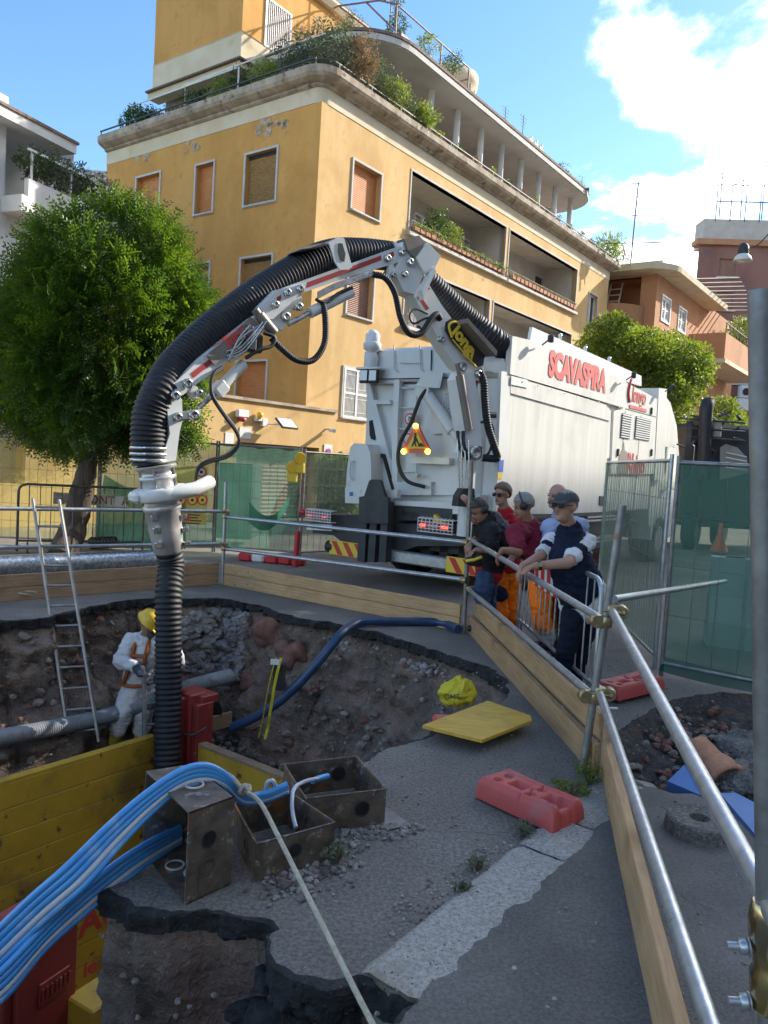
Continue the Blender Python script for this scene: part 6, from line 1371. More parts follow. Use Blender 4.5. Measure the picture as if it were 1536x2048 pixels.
# red letters on the yellow sheet
c_ = onp(176,1845, Vector((BOXC.x,BOXC.y,0)), -D); Pt = FX2@Vector((c_[0],.004*sgy,c_[1]))
text_part('sheet_lettering', 'AU', frame(Pt+D*.15, D, N if sgy > 0 else N), .36, 'letter_red', tb, .002, .01)
c_ = onp(180,1935, Vector((BOXC.x,BOXC.y,0)), -D); Pt = FX2@Vector((c_[0],.004*sgy,c_[1]))
text_part('sheet_lettering', 'ie', frame(Pt-D*.0, D, N), .22, 'letter_red', tb, .002, .004)
q = MB(); a = gp(160,2010,-1.25); b = gp(197,1985,-1.25); q.bbox((0,-.1,-.6),((b-a).length+.3,.12,0), .01, frame((a.x,a.y,-1.25), b-a)); q.build('yellow_strut', 'yellow_panel', tb)
q = MB(); a = gp(412,1462,-1.12); b = gp(462,1448,-1.12); q.bbox((0,-.015,0),((b-a).length,.015,.16), .004, frame((a.x,a.y,-1.14), b-a)); q.build('board_offcut', 'wood_old', origin=(a.x,a.y,-1.14), label='small brown board behind the red rail at the trench box corner', cat='board')
# ---------------- rusty steel boxes
def steel_box(top, h, label, open_side=None, th=.006, kn=()):
    base = Vector((sum(p.x for p in top)/4, sum(p.y for p in top)/4, 0)); o = thing('steel_box', base, label, 'box', 'rusty steel junction boxes')
    b = [Vector((p.x,p.y,.004)) for p in top]; t = [Vector((p.x,p.y,h)) for p in top]; cen = base+Vector((0,0,h/2))
    for i in range(4):
        j = (i+1)%4
        if open_side == i: continue
        nrm = (b[j]-b[i]).cross(Z).normalized(); 
        if nrm.dot(b[i]-cen) < 0: nrm = -nrm
        q = MB(); q.prism([b[i],b[j],t[j],t[i]], -nrm*th); pl_ = q.build('plate', 'rust_box', o)
        e = (b[j]-b[i]); L_ = e.length; e.normalize()
        for (u,v,r,st_) in kn[i] if i < len(kn) else ():
            for sgn_ in (1,-1):
                c = b[i]+e*(u*L_)+Z*(v*h)+nrm*(.0 if sgn_ > 0 else -th); q = MB(); M = frame(c, e, nrm*sgn_)
                q.lathe([(r,-.002),(r,.004),(r-.006,.004),(r-.006,.0015)], 20, M, False, True)
                if st_ == 'open': q.lathe([(r-.006,.0012),(.0,.0012)], 20, M)
                q.build('knockout', 'rust_box' if st_ != 'open' else 'interior_dark', pl_)
    return o, b, t
bx = [gp(291,1541,.38),gp(384,1527,.38),gp(470,1593,.38),gp(378,1626,.38)]
KN = ((),((.3,.35,.035,'p'),(.7,.35,.035,'p')),((.5,.6,.045,'open'),(.5,.32,.045,'p')),())
boxA, bA, tA = steel_box(bx, .38, 'rusty steel box on its side, leftmost, with blue tubes over it', 3, .006, (((.3,.3,.04,'p'),(.3,.65,.04,'p')),((.3,.35,.035,'p'),(.7,.35,.035,'p')),((.55,.62,.036,'open'),(.55,.32,.036,'p'),(.6,.12,.03,'p')),()))
q = MB(); q.prism([tA[0],tA[1],tA[2],tA[3]], (0,0,-.006)); q.build('top_plate', 'rust_box', boxA); q = MB(); q.prism([bA[0],bA[1],bA[2],bA[3]], (0,0,.006)); q.build('bottom_plate', 'rust_box', boxA)
q = MB()
for (u,v,z_) in ((.55,.55,.384),(.35,.4,.012),(.55,.62,.012)):
    c = (tA if z_ > .1 else bA); c = c[0].lerp(c[1],u).lerp(c[3].lerp(c[2],u),v); q.lathe([(.042,0),(.042,.006),(.034,.006),(.034,.002)], 20, T(c.x,c.y,z_), False, True)
q.build('knockout', 'trim_grey', boxA)
boxB, bB, tB = steel_box([gp(468,1606,.17),gp(577,1582,.17),gp(670,1645,.17),gp(513,1688,.17)], .17, 'rusty open topped steel box in the middle of the three', None, .006, (((.35,.5,.035,'p'),(.65,.5,.035,'p')),((.5,.5,.035,'p'),),((.25,.5,.038,'p'),(.52,.52,.034,'open'),(.72,.5,.04,'p')),((.4,.5,.03,'p'),)))
boxC, bC, tC = steel_box([gp(568,1529,.18),gp(713,1513,.18),gp(773,1578,.18),gp(612,1597,.18)], .18, 'rusty open topped steel box, farthest of the three, with a tube end inside', None, .006, (((.3,.5,.036,'p'),(.55,.52,.036,'p'),(.75,.52,.04,'open')),((.5,.5,.035,'p'),),((.3,.5,.04,'open'),(.5,.5,.042,'p')),((.5,.5,.03,'p'),)))
for bo, tt in ((boxB,tB),(boxC,tC)):
    q = MB(); 
    for i in range(4):
        j = (i+1)%4; q.tube([tt[i],tt[j]], .005, 5)
    q.build('rim', 'rust_box', bo)
q = MB(); a = gp(775,1650); q.bbox((0,0,0),(.16,.22,.01), .002, frame((a.x-.02,a.y-.08,.002),(1,.6,0),(0,0.03,1))); q.build('metal_plate', 'dull_tube', origin=(a.x,a.y,0), label='flat grey metal plate lying beside the farthest rusty box', cat='plate')
# dirt heaped against the boxes
q = MB()
for k in range(260):
    u = rnd.random(); p = bB[3].lerp(bB[2],u) if k % 2 else bC[3].lerp(bC[2],u*1.2); rock(q, (p.x+rnd.uniform(-.04,.16),p.y-abs(rnd.gauss(0,.09)),.006), rnd.choice((.006,.009,.013,.018)), k+8000)
q.build('spilled_earth', 'rubble_grey', kind='stuff', label='crumbs of earth spilled along the rusty boxes', cat='earth')
# ---------------- blue conduits
ORD = 'first second third fourth fifth sixth seventh eighth ninth tenth eleventh twelfth thirteenth fourteenth fifteenth sixteenth seventeenth eighteenth nineteenth twentieth'.split()
bundle = [(0,1890),(70,1822),(150,1752),(230,1668),(300,1603),(360,1560),(410,1548),(450,1562),(478,1590),(500,1598),(540,1590),(575,1575)]
def bdep(px): return 2.86+.62*max(0,min(1,(px-150)/400))
for k in range(8):
    dyk = -28+(k%5)*14.5+(7 if k > 4 else 0); rr = .0150; dep = .018 if k > 4 else 0.0
    pts = []
    for i,(px,py) in enumerate(bundle):
        sq = 1.0 if px < 420 else max(.35, 1-(px-420)/120)
        lift = 1.0
        pts.append(at(px+dyk*.62*lift*min(1,max(0,(360-px)/200)) , py+dyk*sq*.62, bdep(px)+dep*2+.002*k))
    pts[0] = pts[1]+(pts[0]-pts[1])*1.8
    q = MB(); q.tube(bez(pts, 60), rr, 8); w_ = k in (3,)
    q.build('conduit', 'conduit_white' if w_ else 'conduit_blue', origin=(pts[6].x,pts[6].y,0), label='pale conduit among the blue ones arching over the leftmost box' if w_ else ('blue conduit in front of the upper bundle over the leftmost box, %s from the top' % ORD[k] if k < 5 else 'blue conduit at the back of the upper bundle, %s from the top' % ORD[k-5]), cat='conduit', group='blue conduits over the box')
for k in range(5):
    pts = [at(-60-6*k,1985+k*9,2.75), at(0,1945+k*14,2.8), at(100-2*k,1842+k*13,2.9), at(200,1752+k*12,3.05), at(285,1692+k*10,3.2), at(360,1655+k*7,3.42)]
    q = MB(); q.tube(bez(pts, 40), .0150, 8); w_ = k in (3,)
    q.build('conduit', 'conduit_white' if w_ else 'conduit_blue', origin=(pts[3].x,pts[3].y,0), label='pale conduit of the lower bundle running behind the leftmost box' if w_ else 'blue conduit of the lower bundle behind the leftmost box, %s from the top' % ORD[k], cat='conduit', group='lower blue conduits')
q = MB(); q.tube(bez([at(655,1552,4.02),at(640,1556,3.95),at(625,1562,3.88)], 10), .016, 8); p_ = at(645,1555,3.95); q.build('conduit_end', 'conduit_blue', origin=(p_.x,p_.y,.1), label='cut end of a blue conduit inside the farthest rusty box', cat='conduit')
q = MB(); q.tube(bez([at(636,1557,3.9),at(612,1562,3.75),at(590,1575,3.6),at(584,1600,3.5),at(586,1630,3.45),at(592,1655,3.4)], 26), .010, 7); p_ = at(584,1600,3.5); q.build('thin_cable', 'conduit_white', origin=(p_.x,p_.y,.1), label='thin lilac cable looping from the far box into the middle box', cat='cable')
for i, px in enumerate((545,)):
    q = MB(); q.tube(bez([at(530,1585,3.5),at(535,1565,3.46),at(546,1562,3.46),at(553,1580,3.5)], 14), .010, 6); p_ = at(540,1575,3.5); q.build('cable_tie', 'conduit_white', origin=(p_.x,p_.y,.2), label='pale loop tied round the conduits between the boxes', cat='tie')
q = MB(); kn_ = at(490,1582,3.32)
q.tube(bez([at(456,1549,3.36),at(465,1556,3.35),at(482,1576,3.33),kn_,at(500,1590,3.28)], 20), .011, 7)
q.tube([kn_+Vector((.022*math.cos(a*.8),.02*math.sin(a*1.3),.022*math.sin(a*.8))) for a in range(12)], .010, 6)
q.tube(bez([kn_,at(520,1605,3.22),at(550,1660,3.05),at(600,1760,2.82),at(660,1880,2.55),at(745,2048,2.25),at(830,2200,2.0)], 60), .010, 8)
q.build('rope', 'rope', origin=(kn_.x,kn_.y,.3), label='white rope knotted on the conduits and pulled towards the viewer', cat='rope')
# ---------------- red plastic fence feet
def fence_foot(M, label, L_=.62, Wd=.23, Hh=.11, seed=1):
    nx_, ny_ = 76, 30; q = MB(); vs = []
    def hf(x, y):
        h = Hh; ex = min(x,L_-x); ey = min(y,Wd-y); h -= .035*max(0,1-ex/.03)**2+.03*max(0,1-ey/.022)**2
        for (cx,cy,r,d_) in ((.09,.07,.024,.05),(.09,.16,.024,.05),(.31,.07,.022,.05),(.31,.16,.022,.05),(.53,.07,.024,.05),(.53,.16,.024,.05)):
            if math.hypot(x-cx,y-cy) < r: h -= d_
        for cx in (.20,.42):
            ux, uy = abs(x-cx)/.055, abs(y-.115)/.045; m_ = max(ux,uy)
            if m_ < 1: h -= .035*min(1,(1-m_)/.25)
        if abs(y-.115) > .088 and abs(y-.115) < .097: h += .006
        h += .004*fbm((x*9+seed,y*9,0))
        cr = L_*.56+.02*fbm((y*20+seed,1,2))
        if abs(x-cr) < .005: h -= .02
        if x > L_-.09 and abs(y-.115) < .06 and seed % 2: h -= .03
        return h
    for i in range(nx_+1):
        for j in range(ny_+1): x = L_*i/nx_; y = Wd*j/ny_; vs.append((x,y,hf(x,y)+(0.03*(i/nx_-.5)**2)))
    fs = [(i*(ny_+1)+j,(i+1)*(ny_+1)+j,(i+1)*(ny_+1)+j+1,i*(ny_+1)+j+1) for i in range(nx_) for j in range(ny_)]
    rim = [i*(ny_+1) for i in range(nx_+1)]+[nx_*(ny_+1)+j for j in range(1,ny_+1)]+[i*(ny_+1)+ny_ for i in range(nx_-1,-1,-1)]+[j for j in range(ny_-1,0,-1)]
    base = len(vs); lo = []
    for r_ in rim:
        x,y,z = vs[r_]; cx, cy = L_/2, Wd/2; lo.append((cx+(x-cx)*1.02+.004*fbm((x*15,y*15,seed)),cy+(y-cy)*1.05,.0))
    m_ = len(rim); fs += [(rim[i],base+i,base+(i+1)%m_,rim[(i+1)%m_]) for i in range(m_)]
    q.add(vs+lo, [f if k < nx_*ny_ else f for k,f in enumerate(fs)], True)
    o = local_obj(q, 'ballast_block', 'foot_plastic', M, label=label, cat='fence foot', group='red plastic fence feet')
    return o
f0, f1 = gp(952,1590,.02), gp(1105,1665,.02); 
fence_foot(frame(f0+Vector((0,0,-.01)), (f1-f0), Vector((0,.02,1))), 'broken red plastic fence foot lying on the pavement near the kerb', (f1-f0).length*1.0, .26, .11, 1)
f0 = gp(1216,1392,.0); f1 = gp(1318,1372,.0)
fence_foot(frame(f0+Vector((.02,-.22,.028)), (f1-f0), Vector((-.05,0,1))), 'cracked red plastic fence foot behind the near railing', .6, .26, .10, 4)
f0 = gp(862,1474); q = MB(); q.bbox((0,0,0),(.34,.22,.07), .02, frame(f0+Vector((.03,.06,.002)), gp(960,1478)-f0)); q.build('plastic_block', 'foot_plastic', origin=f0, label='pink red plastic block holding up the yellow board', cat='block')
# yellow formwork board
cs = [gp(845,1450,.10),gp(976,1396,.13),gp(1062,1424,.13),gp(1064,1433,.13),gp(964,1478,.10)]
zz_ = lambda p: p
q = MB(); q.prism([Vector((p.x,p.y,.105+.02*(p.y-5.3))) for p in cs], (0,0,-.021)); q.build('formwork_board', 'formwork', origin=(cs[0].x,cs[0].y,.08), label='yellow formwork board laid across the right end of the pit', cat='board')
# yellow bag
bm = bmesh.new(); bmesh.ops.create_icosphere(bm, subdivisions=4, radius=1); vs = []
ctr = gp(912,1405,.0)
for v in bm.verts:
    p = v.co.copy(); k = 1+.28*fbm(p*1.6+Vector((3,1,2)))+.14*abs(fbm(p*4.5)); p *= k; p.z = p.z*.9
    top = max(0,p.z-.35); p.x *= (1-.75*min(1,top)); p.y *= (1-.75*min(1,top)); p.x += .5*top; p.z += .9*top
    vs.append(Vector((ctr.x+p.x*.13,ctr.y+p.y*.11,.02+max(-.2,p.z*.105)+.05)))
q = MB(); q.add(vs, [tuple(v.index for v in f.verts) for f in bm.faces], False); bm.free(); bag = q.build('plastic_bag', 'bag_yellow', origin=(ctr.x,ctr.y,0), label='crumpled bright yellow plastic bag at the pit edge', cat='bag')
text_part('bag_lettering', 'OMT', frame(ctr+Vector((-.05,-.165,.09)),(1,-.15,.15),(0,-1,.35)), .055, 'ink', bag, .004)
# ---------------- pipes and hoses
def spline_thing(name, pts, r, m, label, cat, n=14, rib=None, org=None, amp=.12):
    if rib: return ribbed(name, pts, r, rib, m, None, amp, n, origin=org or pts[0], label=label, cat=cat)
    q = MB(); q.tube(bez(pts, 60), r, n); return q.build(name, m, origin=org or pts[0], label=label, cat=cat)
a, b = gp(0,1133,.15), gp(306,1119,.15); a = b+(a-b)*1.4; q = MB(); dvp = (b-a).normalized(); 
q.lathe([(.15,0),(.15,(b-a).length*.5),(.153,(b-a).length*.5+.01),(.15,(b-a).length*.5+.02),(.15,(b-a).length-.03),(.158,(b-a).length-.02),(.158,(b-a).length),(.148,(b-a).length),(.148,(b-a).length-.4)], 28, frame(a,(0,0,1),dvp), True, True); 
mat('galv_pipe', (.55,.57,.59), (.30,.32,.34), scale=22, rough=.33, metal=.85, rvar=.12, c3=(.70,.71,.72), s3=14, f3=(.56,.66))
q.build('steel_pipe', 'galv_pipe', origin=b, label='thick galvanised steel pipe lying behind the far left toe boards', cat='pipe')
spline_thing('grey_conduit', [at(-60,1492,6.6),at(0,1476,7.0),at(110,1455,7.5),at(220,1430,8.0),at(300,1403,8.2),at(370,1377,8.28),at(420,1362,8.36),at(462,1352,8.5)], .082, 'grey_conduit', 'long grey corrugated conduit crossing the pit behind the worker', 'conduit', 16, .024, None, .06)
hz_ = [Vector((.88,8.3,.05)),gp(880,1245,.05),gp(800,1243,.05),gp(735,1243,.06),gp(705,1250,.05),at(680,1270,7.75),at(640,1320,7.6),at(600,1365,7.6),at(560,1402,7.65),at(515,1432,7.75),at(465,1455,7.9)]
spline_thing('blue_hose', hz_, .047, 'blue_hose', 'dark blue hose running from the pavement down into the pit', 'hose', 14)
q = MB(); tps = bez([at(562,1316,7.55),at(552,1355,7.5),at(544,1400,7.5),at(538,1440,7.55),at(530,1478,7.6)], 16); vs = []
for i,p in enumerate(tps): w_ = .014; vs += [p+Vector((-w_,.01*math.sin(i),0)),p+Vector((w_,-.02*math.sin(i*1.3),0))]
q.add(vs, [(2*i,2*i+1,2*i+3,2*i+2) for i in range(len(tps)-1)]); q.tube([p+Vector((-.05-.01*i/8,0.02,0)) for i,p in enumerate(tps)], .006, 4); q.build('caution_tape', 'bag_yellow', origin=tps[0], label='strip of yellow tape hanging down the pit wall', cat='tape')
q = MB(); c = at(550,1318,7.5); vs = [c+Vector((x*.04+.01*fbm((x,y,1)),.03*fbm((x*2,y*2,5)),-y*.035)) for y in range(4) for x in range(-2,3)]; q.add(vs, [(r_*5+c_,r_*5+c_+1,r_*5+c_+6,r_*5+c_+5) for r_ in range(3) for c_ in range(4)]); q.v = [tuple(c+(Vector(p)-c)*.55) for p in q.v]; q.build('white_rag', 'sign_white', origin=c, label='white scrap of paper caught on the pit wall above the tape', cat='scrap')
q = MB(); q.box((at(560,1325,7.62).x-.06,7.6,at(560,1380,7.62).z),(at(560,1325,7.62).x+.05,7.72,at(560,1328,7.62).z)); q.build('slot_shade', 'interior_dark', origin=at(560,1380,7.62), label='dark box for the shade of a slot in the pit wall behind the yellow tape', cat='hole')  # solid dark box, the slot's shade is put into its colour
spline_thing('black_pipe', [at(405,1395,8.5),at(415,1410,8.25),at(420,1425,8.05)], .125, 'rubber', 'short black pipe stub beside the red corner rail', 'pipe', 18, .05, None, .08)
a, b = gp(180,1086,.12), gp(232,1084,.12); spline_thing('corrugated_coil', [a,a.lerp(b,.5),b], .10, 'rubber', 'short black corrugated pipe by the tree trunk', 'pipe', 16, .06, None, .2)
q = MB(); 
for k in range(4):
    c = gp(28+6*k,1190,.03); q.tube([c+Vector((.22*math.cos(R(t))*(1+.1*k),.16*math.sin(R(t+20*k)),.02*k+.06*abs(math.sin(R(t))))) for t in range(0,361,24)], .012, 6)
q.build('rope_coil', 'rope', origin=gp(30,1190), label='loose coil of pale rope at the far left toe boards', cat='rope')
# ---------------- right-hand patch: pot, blue boards, ring, slabs
c = gp(1405,1560,.0); Mp = frame(at(1412,1515,4.75), (1,0,0), (.25,-1,-.35)); q = MB(Mp)
q.lathe([(.085,-.1),(.09,.0),(.095,.08),(.112,.095),(.118,.12),(.118,.19),(.128,.2),(.128,.235),(.112,.235),(.105,.15),(.082,.1),(.078,-.1)], 24, None, True, True); cpipe = q.build('clay_pipe', 'terracotta', origin=(c.x,c.y,-.1), label='broken terracotta pipe with flared mouth in the dug patch', cat='pipe')
q = MB(Mp); q.lathe([(.085,.1),(.0005,.09)], 20); q.build('bore_shade', 'interior_dark', cpipe, origin=(c.x,c.y,-.1))  # dark disc standing in for the shade inside the pipe
cs = [gp(1335,1562,.02),gp(1368,1530,.08),gp(1425,1560,.07),gp(1400,1590,.0)]
q = MB(); q.prism(cs, (0.0,0.03,-.10)); q.build('blue_board', 'blue_board', origin=cs[0], label='small blue board wedged under the clay pipe', cat='board')
cs = [gp(1440,1586,.05),gp(1470,1585,.06),gp(1600,1650,.06),gp(1640,1760,.04),gp(1530,1692,.04)]
q = MB(); q.prism(cs, (0,0,-.02)); q.build('blue_board', 'blue_board', origin=cs[0], label='long blue board lying on the road at the right edge', cat='board')
c = gp(1397,1662,.03); q = MB(); q.lathe([(.045,.02),(.05,.075),(.15,.08),(.162,.07),(.168,-.01)], 44, T(c.x,c.y,.026), False, True); q.lathe([(.04,.02),(.0,.02)], 20, T(c.x,c.y,.026)); 
q.build('concrete_ring', 'concrete', origin=(c.x,c.y,.026), label='round concrete ring with a small hole on the road at the right', cat='concrete ring')
for i,(px,py,sx_,sy_,lab) in enumerate(((1490,1520,.2,.14,'broken concrete slab behind the clay pipe at the right edge'),(1500,1490,.16,.12,'upper broken concrete slab at the right edge of the dug patch'),(1470,1565,.17,.1,'rough concrete lump beside the long blue board'))):
    q = MB(); c = gp(px,py); rock(q, (c.x,c.y,.0), sx_, 31+i*7, 4, .5); q.v = [(x+.03*fbm((x*14,y*14,z*14)),y+.03*fbm((x*14+5,y*14,z*14)),z+.03*fbm((x*11,y*11+3,z*11))+.014*fbm((x*45,y*45,z*45))) for x,y,z in q.v]; q.sm = [False]*len(q.sm); q.build('concrete_lump', 'concrete', origin=(c.x,c.y,0), label=lab, cat='concrete', group='broken concrete pieces')
# plastic jersey barriers behind the fence
for i,(px,py,lab) in enumerate(((1455,1290,'pale plastic road barrier behind the green net, left one'),(1530,1300,'pale plastic road barrier behind the green net, right one'))):
    c = gp(px,py); M = frame((c.x,c.y,0), (.95,-.3,0)); q = MB()
    pr = [(-.23,0),(-.23,.25),(-.12,.55),(-.09,.98),(.09,.98),(.12,.55),(.23,.25),(.23,0)]
    q.prism([(-.24,a*.9,b) for a,b in pr], (.48,0,0)); o_ = local_obj(q, 'jersey_barrier', 'jersey_plastic', M, label=lab, cat='barrier', group='plastic road barriers')
    q = MB(); q.bbox((-.1,-.04,.985),(.1,.04,1.0), .006); w_ = q.build('filler_slot', 'chassis', o_, origin=(0,0,0))
# hanging street lamp on a wire
c = at(1486,512,26); lp = thing('street_lamp', c, 'hanging street lamp with white shade on a wire at the upper right', 'lamp')
q = MB(); q.lathe([(.10,.30),(.16,.25),(.17,.05),(.24,-.02),(.30,-.16),(.29,-.17),(.2,-.04)], 20, T(*c), True, True); q.build('lamp_shade', 'white_metal', lp)
q = MB(); q.lathe([(.0,.42),(.10,.40),(.165,.30),(.175,.05),(.165,.03)], 16, T(*c)); q.build('lamp_cap', 'chassis', lp)
q = MB(); q.lathe([(.0,-.22),(.12,-.2),(.2,-.12),(.2,-.05)], 16, T(*c)); q.build('lamp_glass', 'lamp_clear', lp)
q = MB(); q.tube(bez([c+Vector((-.05,0,.4)),c+Vector((.4,0,.35)),c+Vector((1.4,.2,1.4)),c+Vector((6,1,6))], 20), .02, 5); q.build('wire', 'iron', lp)
q = MB(); q.tube([at(1210,487,34),at(1272,486,30),at(1335,484,26.5)], .015, 4); q.build('overhead_wire', 'iron', origin=at(1272,486,30), label='thin wire stretched across the sky beside the mast', cat='wire')
am = thing('aerial_mast', at(1262,527,40), 'tall thin aerial mast on the roof right of the ochre block', 'aerial'); q = MB(); q.tube([at(1261,530,42),at(1277,365,42)], .045, 6); q.build('pole', 'dull_tube', am); q = MB()
for py, w_ in ((368,.35),(395,.5),(432,.2)): p_ = at(1277-(py-365)*.097,py,42); q.tube([p_-Vector((w_,0,0)),p_+Vector((w_,0,.06))], .02, 4)
q.build('aerial_arm', 'dull_tube', am)
sd2 = thing('satellite_dish', at(1248,505,42), 'white satellite dish on the roof beside the tall aerial mast', 'dish'); c = at(1250,500,42); q = MB(frame(c,(0,1,0),(.9,-.4,.3))); q.lathe([(.0,-.1),(.25,-.06),(.4,.02),(.38,.02),(.24,-.04),(.0,-.08)], 18); q.build('reflector', 'white_metal', sd2); q = MB(); q.tube([c,c-Vector((.1,0,.8))], .03, 5); q.build('mount', 'dull_tube', sd2)
# the black drilling machine in front of the truck's cab, beyond the fence
mm_ = thing('drilling_truck', at(1430,940,21), 'second truck with black hose reel and beige engine cover beyond the cab', 'truck')
A = lambda px,py,Y=20.5: at(px,py,Y)
mat('machine_beige', (.33,.30,.26), (.28,.255,.22), scale=3, rough=.5)
q = MB(); p_ = [A(1440,895),A(1452,888),A(1475,895),A(1494,915),A(1498,945),A(1440,960)]; q.prism(p_, (.6,2.2,0)); ec = q.build('engine_cover', 'machine_beige', mm_)
for k in range(4): q = MB(); q.tube([A(1452,905+k*10,20.45),A(1493,914+k*9,20.45)], .02, 5); q.build('rib', 'white_metal', ec)
q = MB(); q.tube(bez([A(1408,960,20.3),A(1409,900,20.3),A(1411,840,20.3),A(1413,815,20.3),A(1418,805,20.4)], 20), .17, 14); q.build('big_hose', 'rubber', mm_)
q = MB(); q.bbox((A(1380,850).x,20.6,.6),(A(1495,850).x+1,23,A(1400,845).z), .1); q.build('machine_body', 'chassis', mm_)
q = MB()
for k in range(16):
    x0_ = 1375+rnd.uniform(0,105); y0_ = 815+rnd.uniform(15,90); q.tube([A(x0_,y0_,20.4),A(x0_+rnd.uniform(-25,25),y0_+rnd.uniform(-12,16),20.5)], rnd.uniform(.02,.06), 6)
for k in range(3): q.tube([A(1380,838+k*18,20.35),A(1490,846+k*18,20.35)], .03, 5)
q.build('pipework', 'iron', mm_, kind='stuff')
for (px,py,w_,h_) in ((1424,842,14,34),(1392,832,16,22),(1400,868,12,30)): q = MB(); a, b = A(px,py), A(px+w_,py+h_); q.bbox((a.x,20.35,b.z),(b.x,20.7,a.z), .03); q.build('control_box', 'machine_beige' if px == 1424 else 'chassis', mm_)
for x_ in (0,1.6): 
    c = gp(1395,1075); q = MB(); q.lathe([(.25,-.15),(.48,-.15),(.5,0),(.48,.15),(.25,.15)], 22, frame((A(1390,1000).x+x_*.9,20.6+x_*1.0,.5),(0,0,1),(1,-.7,0))); q.build('wheel', 'rubber', mm_)
q = MB(); c = at(1440,1075,19.6); q.lathe([(.22,0),(.2,.05),(.07,.45),(.05,.7),(.0,.71)], 14, T(c.x,c.y,c.z-.35)); q.build('traffic_cone', 'sign_orange', origin=(c.x,c.y,c.z-.35), label='orange traffic cone hung on the truck behind the green net', cat='cone')
# ================================================================== PEOPLE
mat('skin', (.42,.235,.165), (.36,.185,.125), scale=9, rough=.55, bump=.05, bscale=60)
mat('skin_tan', (.33,.17,.11), (.28,.135,.085), scale=9, rough=.5)
def cloth(n_, c, k=.8, **kw): mat(n_, c, tuple(x*k for x in c), scale=7, rough=.88, bump=.35, bscale=14, bdist=.02, spec=.2, **kw)
cloth('cloth_navy', (.012,.018,.042)); cloth('cloth_white', (.62,.62,.63), .88); cloth('cloth_black', (.022,.023,.028)); cloth('cloth_grey', (.10,.10,.11)); cloth('cloth_maroon', (.20,.022,.045)); cloth('cloth_red', (.42,.02,.03)); cloth('cloth_blue', (.33,.40,.60), .9); cloth('hivis', (.95,.20,.015), .92); cloth('denim', (.05,.085,.17), .7); cloth('cloth_band', (.45,.45,.43)); cloth('trouser_dark', (.010,.013,.028)); cloth('coverall', (.66,.66,.67), .9); cloth('cap_grey', (.075,.08,.085))
mat('hair_grey', (.20,.19,.18), (.30,.29,.28), scale=60, rough=.7, bump=.8, bscale=120); mat('hair_brown', (.10,.06,.035), (.16,.10,.06), scale=60, rough=.6, bump=.8, bscale=120); mat('hair_dark', (.035,.026,.022), (.07,.055,.05), scale=60, rough=.6, bump=.8, bscale=120)
mat('leather', (.02,.018,.016), rough=.5); mat('boot_yellow', (.50,.36,.06), (.4,.28,.05), scale=8, rough=.5); mat('helmet', (.72,.48,.03), (.66,.43,.03), scale=4, rough=.35); mat('lens_dark', (.01,.01,.012), rough=.1); mat('harness', (.35,.10,.03), rough=.7); mat('glove_blue', (.02,.035,.06), (.04,.06,.09), scale=20, rough=.8); mat('muff_red', (.10,.015,.015), rough=.4)
def capsule(b, a, c, ra, rb, n=14):
    a = Vector(a); c = Vector(c); ax = c-a; L_ = ax.length
    if L_ < 1e-5: ax = Vector((0,0,1)); L_ = 1e-4
    prof = [(ra*math.cos(R(t)), ra*math.sin(R(t))) for t in (-90,-60,-30,0)]+[(rb*math.cos(R(t)), L_+rb*math.sin(R(t))) for t in (0,30,60,90)]
    prof = [(max(r,1e-5),z) for r,z in prof]
    b.lathe(prof, n, frame(a, (1,0,0) if abs(ax.normalized().x) < .9 else (0,1,0), ax), True)
def ellip(b, c, r, M=None, n=14):
    pr = [(max(1e-5,math.cos(R(t))), math.sin(R(t))) for t in range(-90,91,20)]
    MM = (T(*c) if M is None else M)@Matrix.Diagonal((*r,1)); b.lathe(pr, n, MM, True)
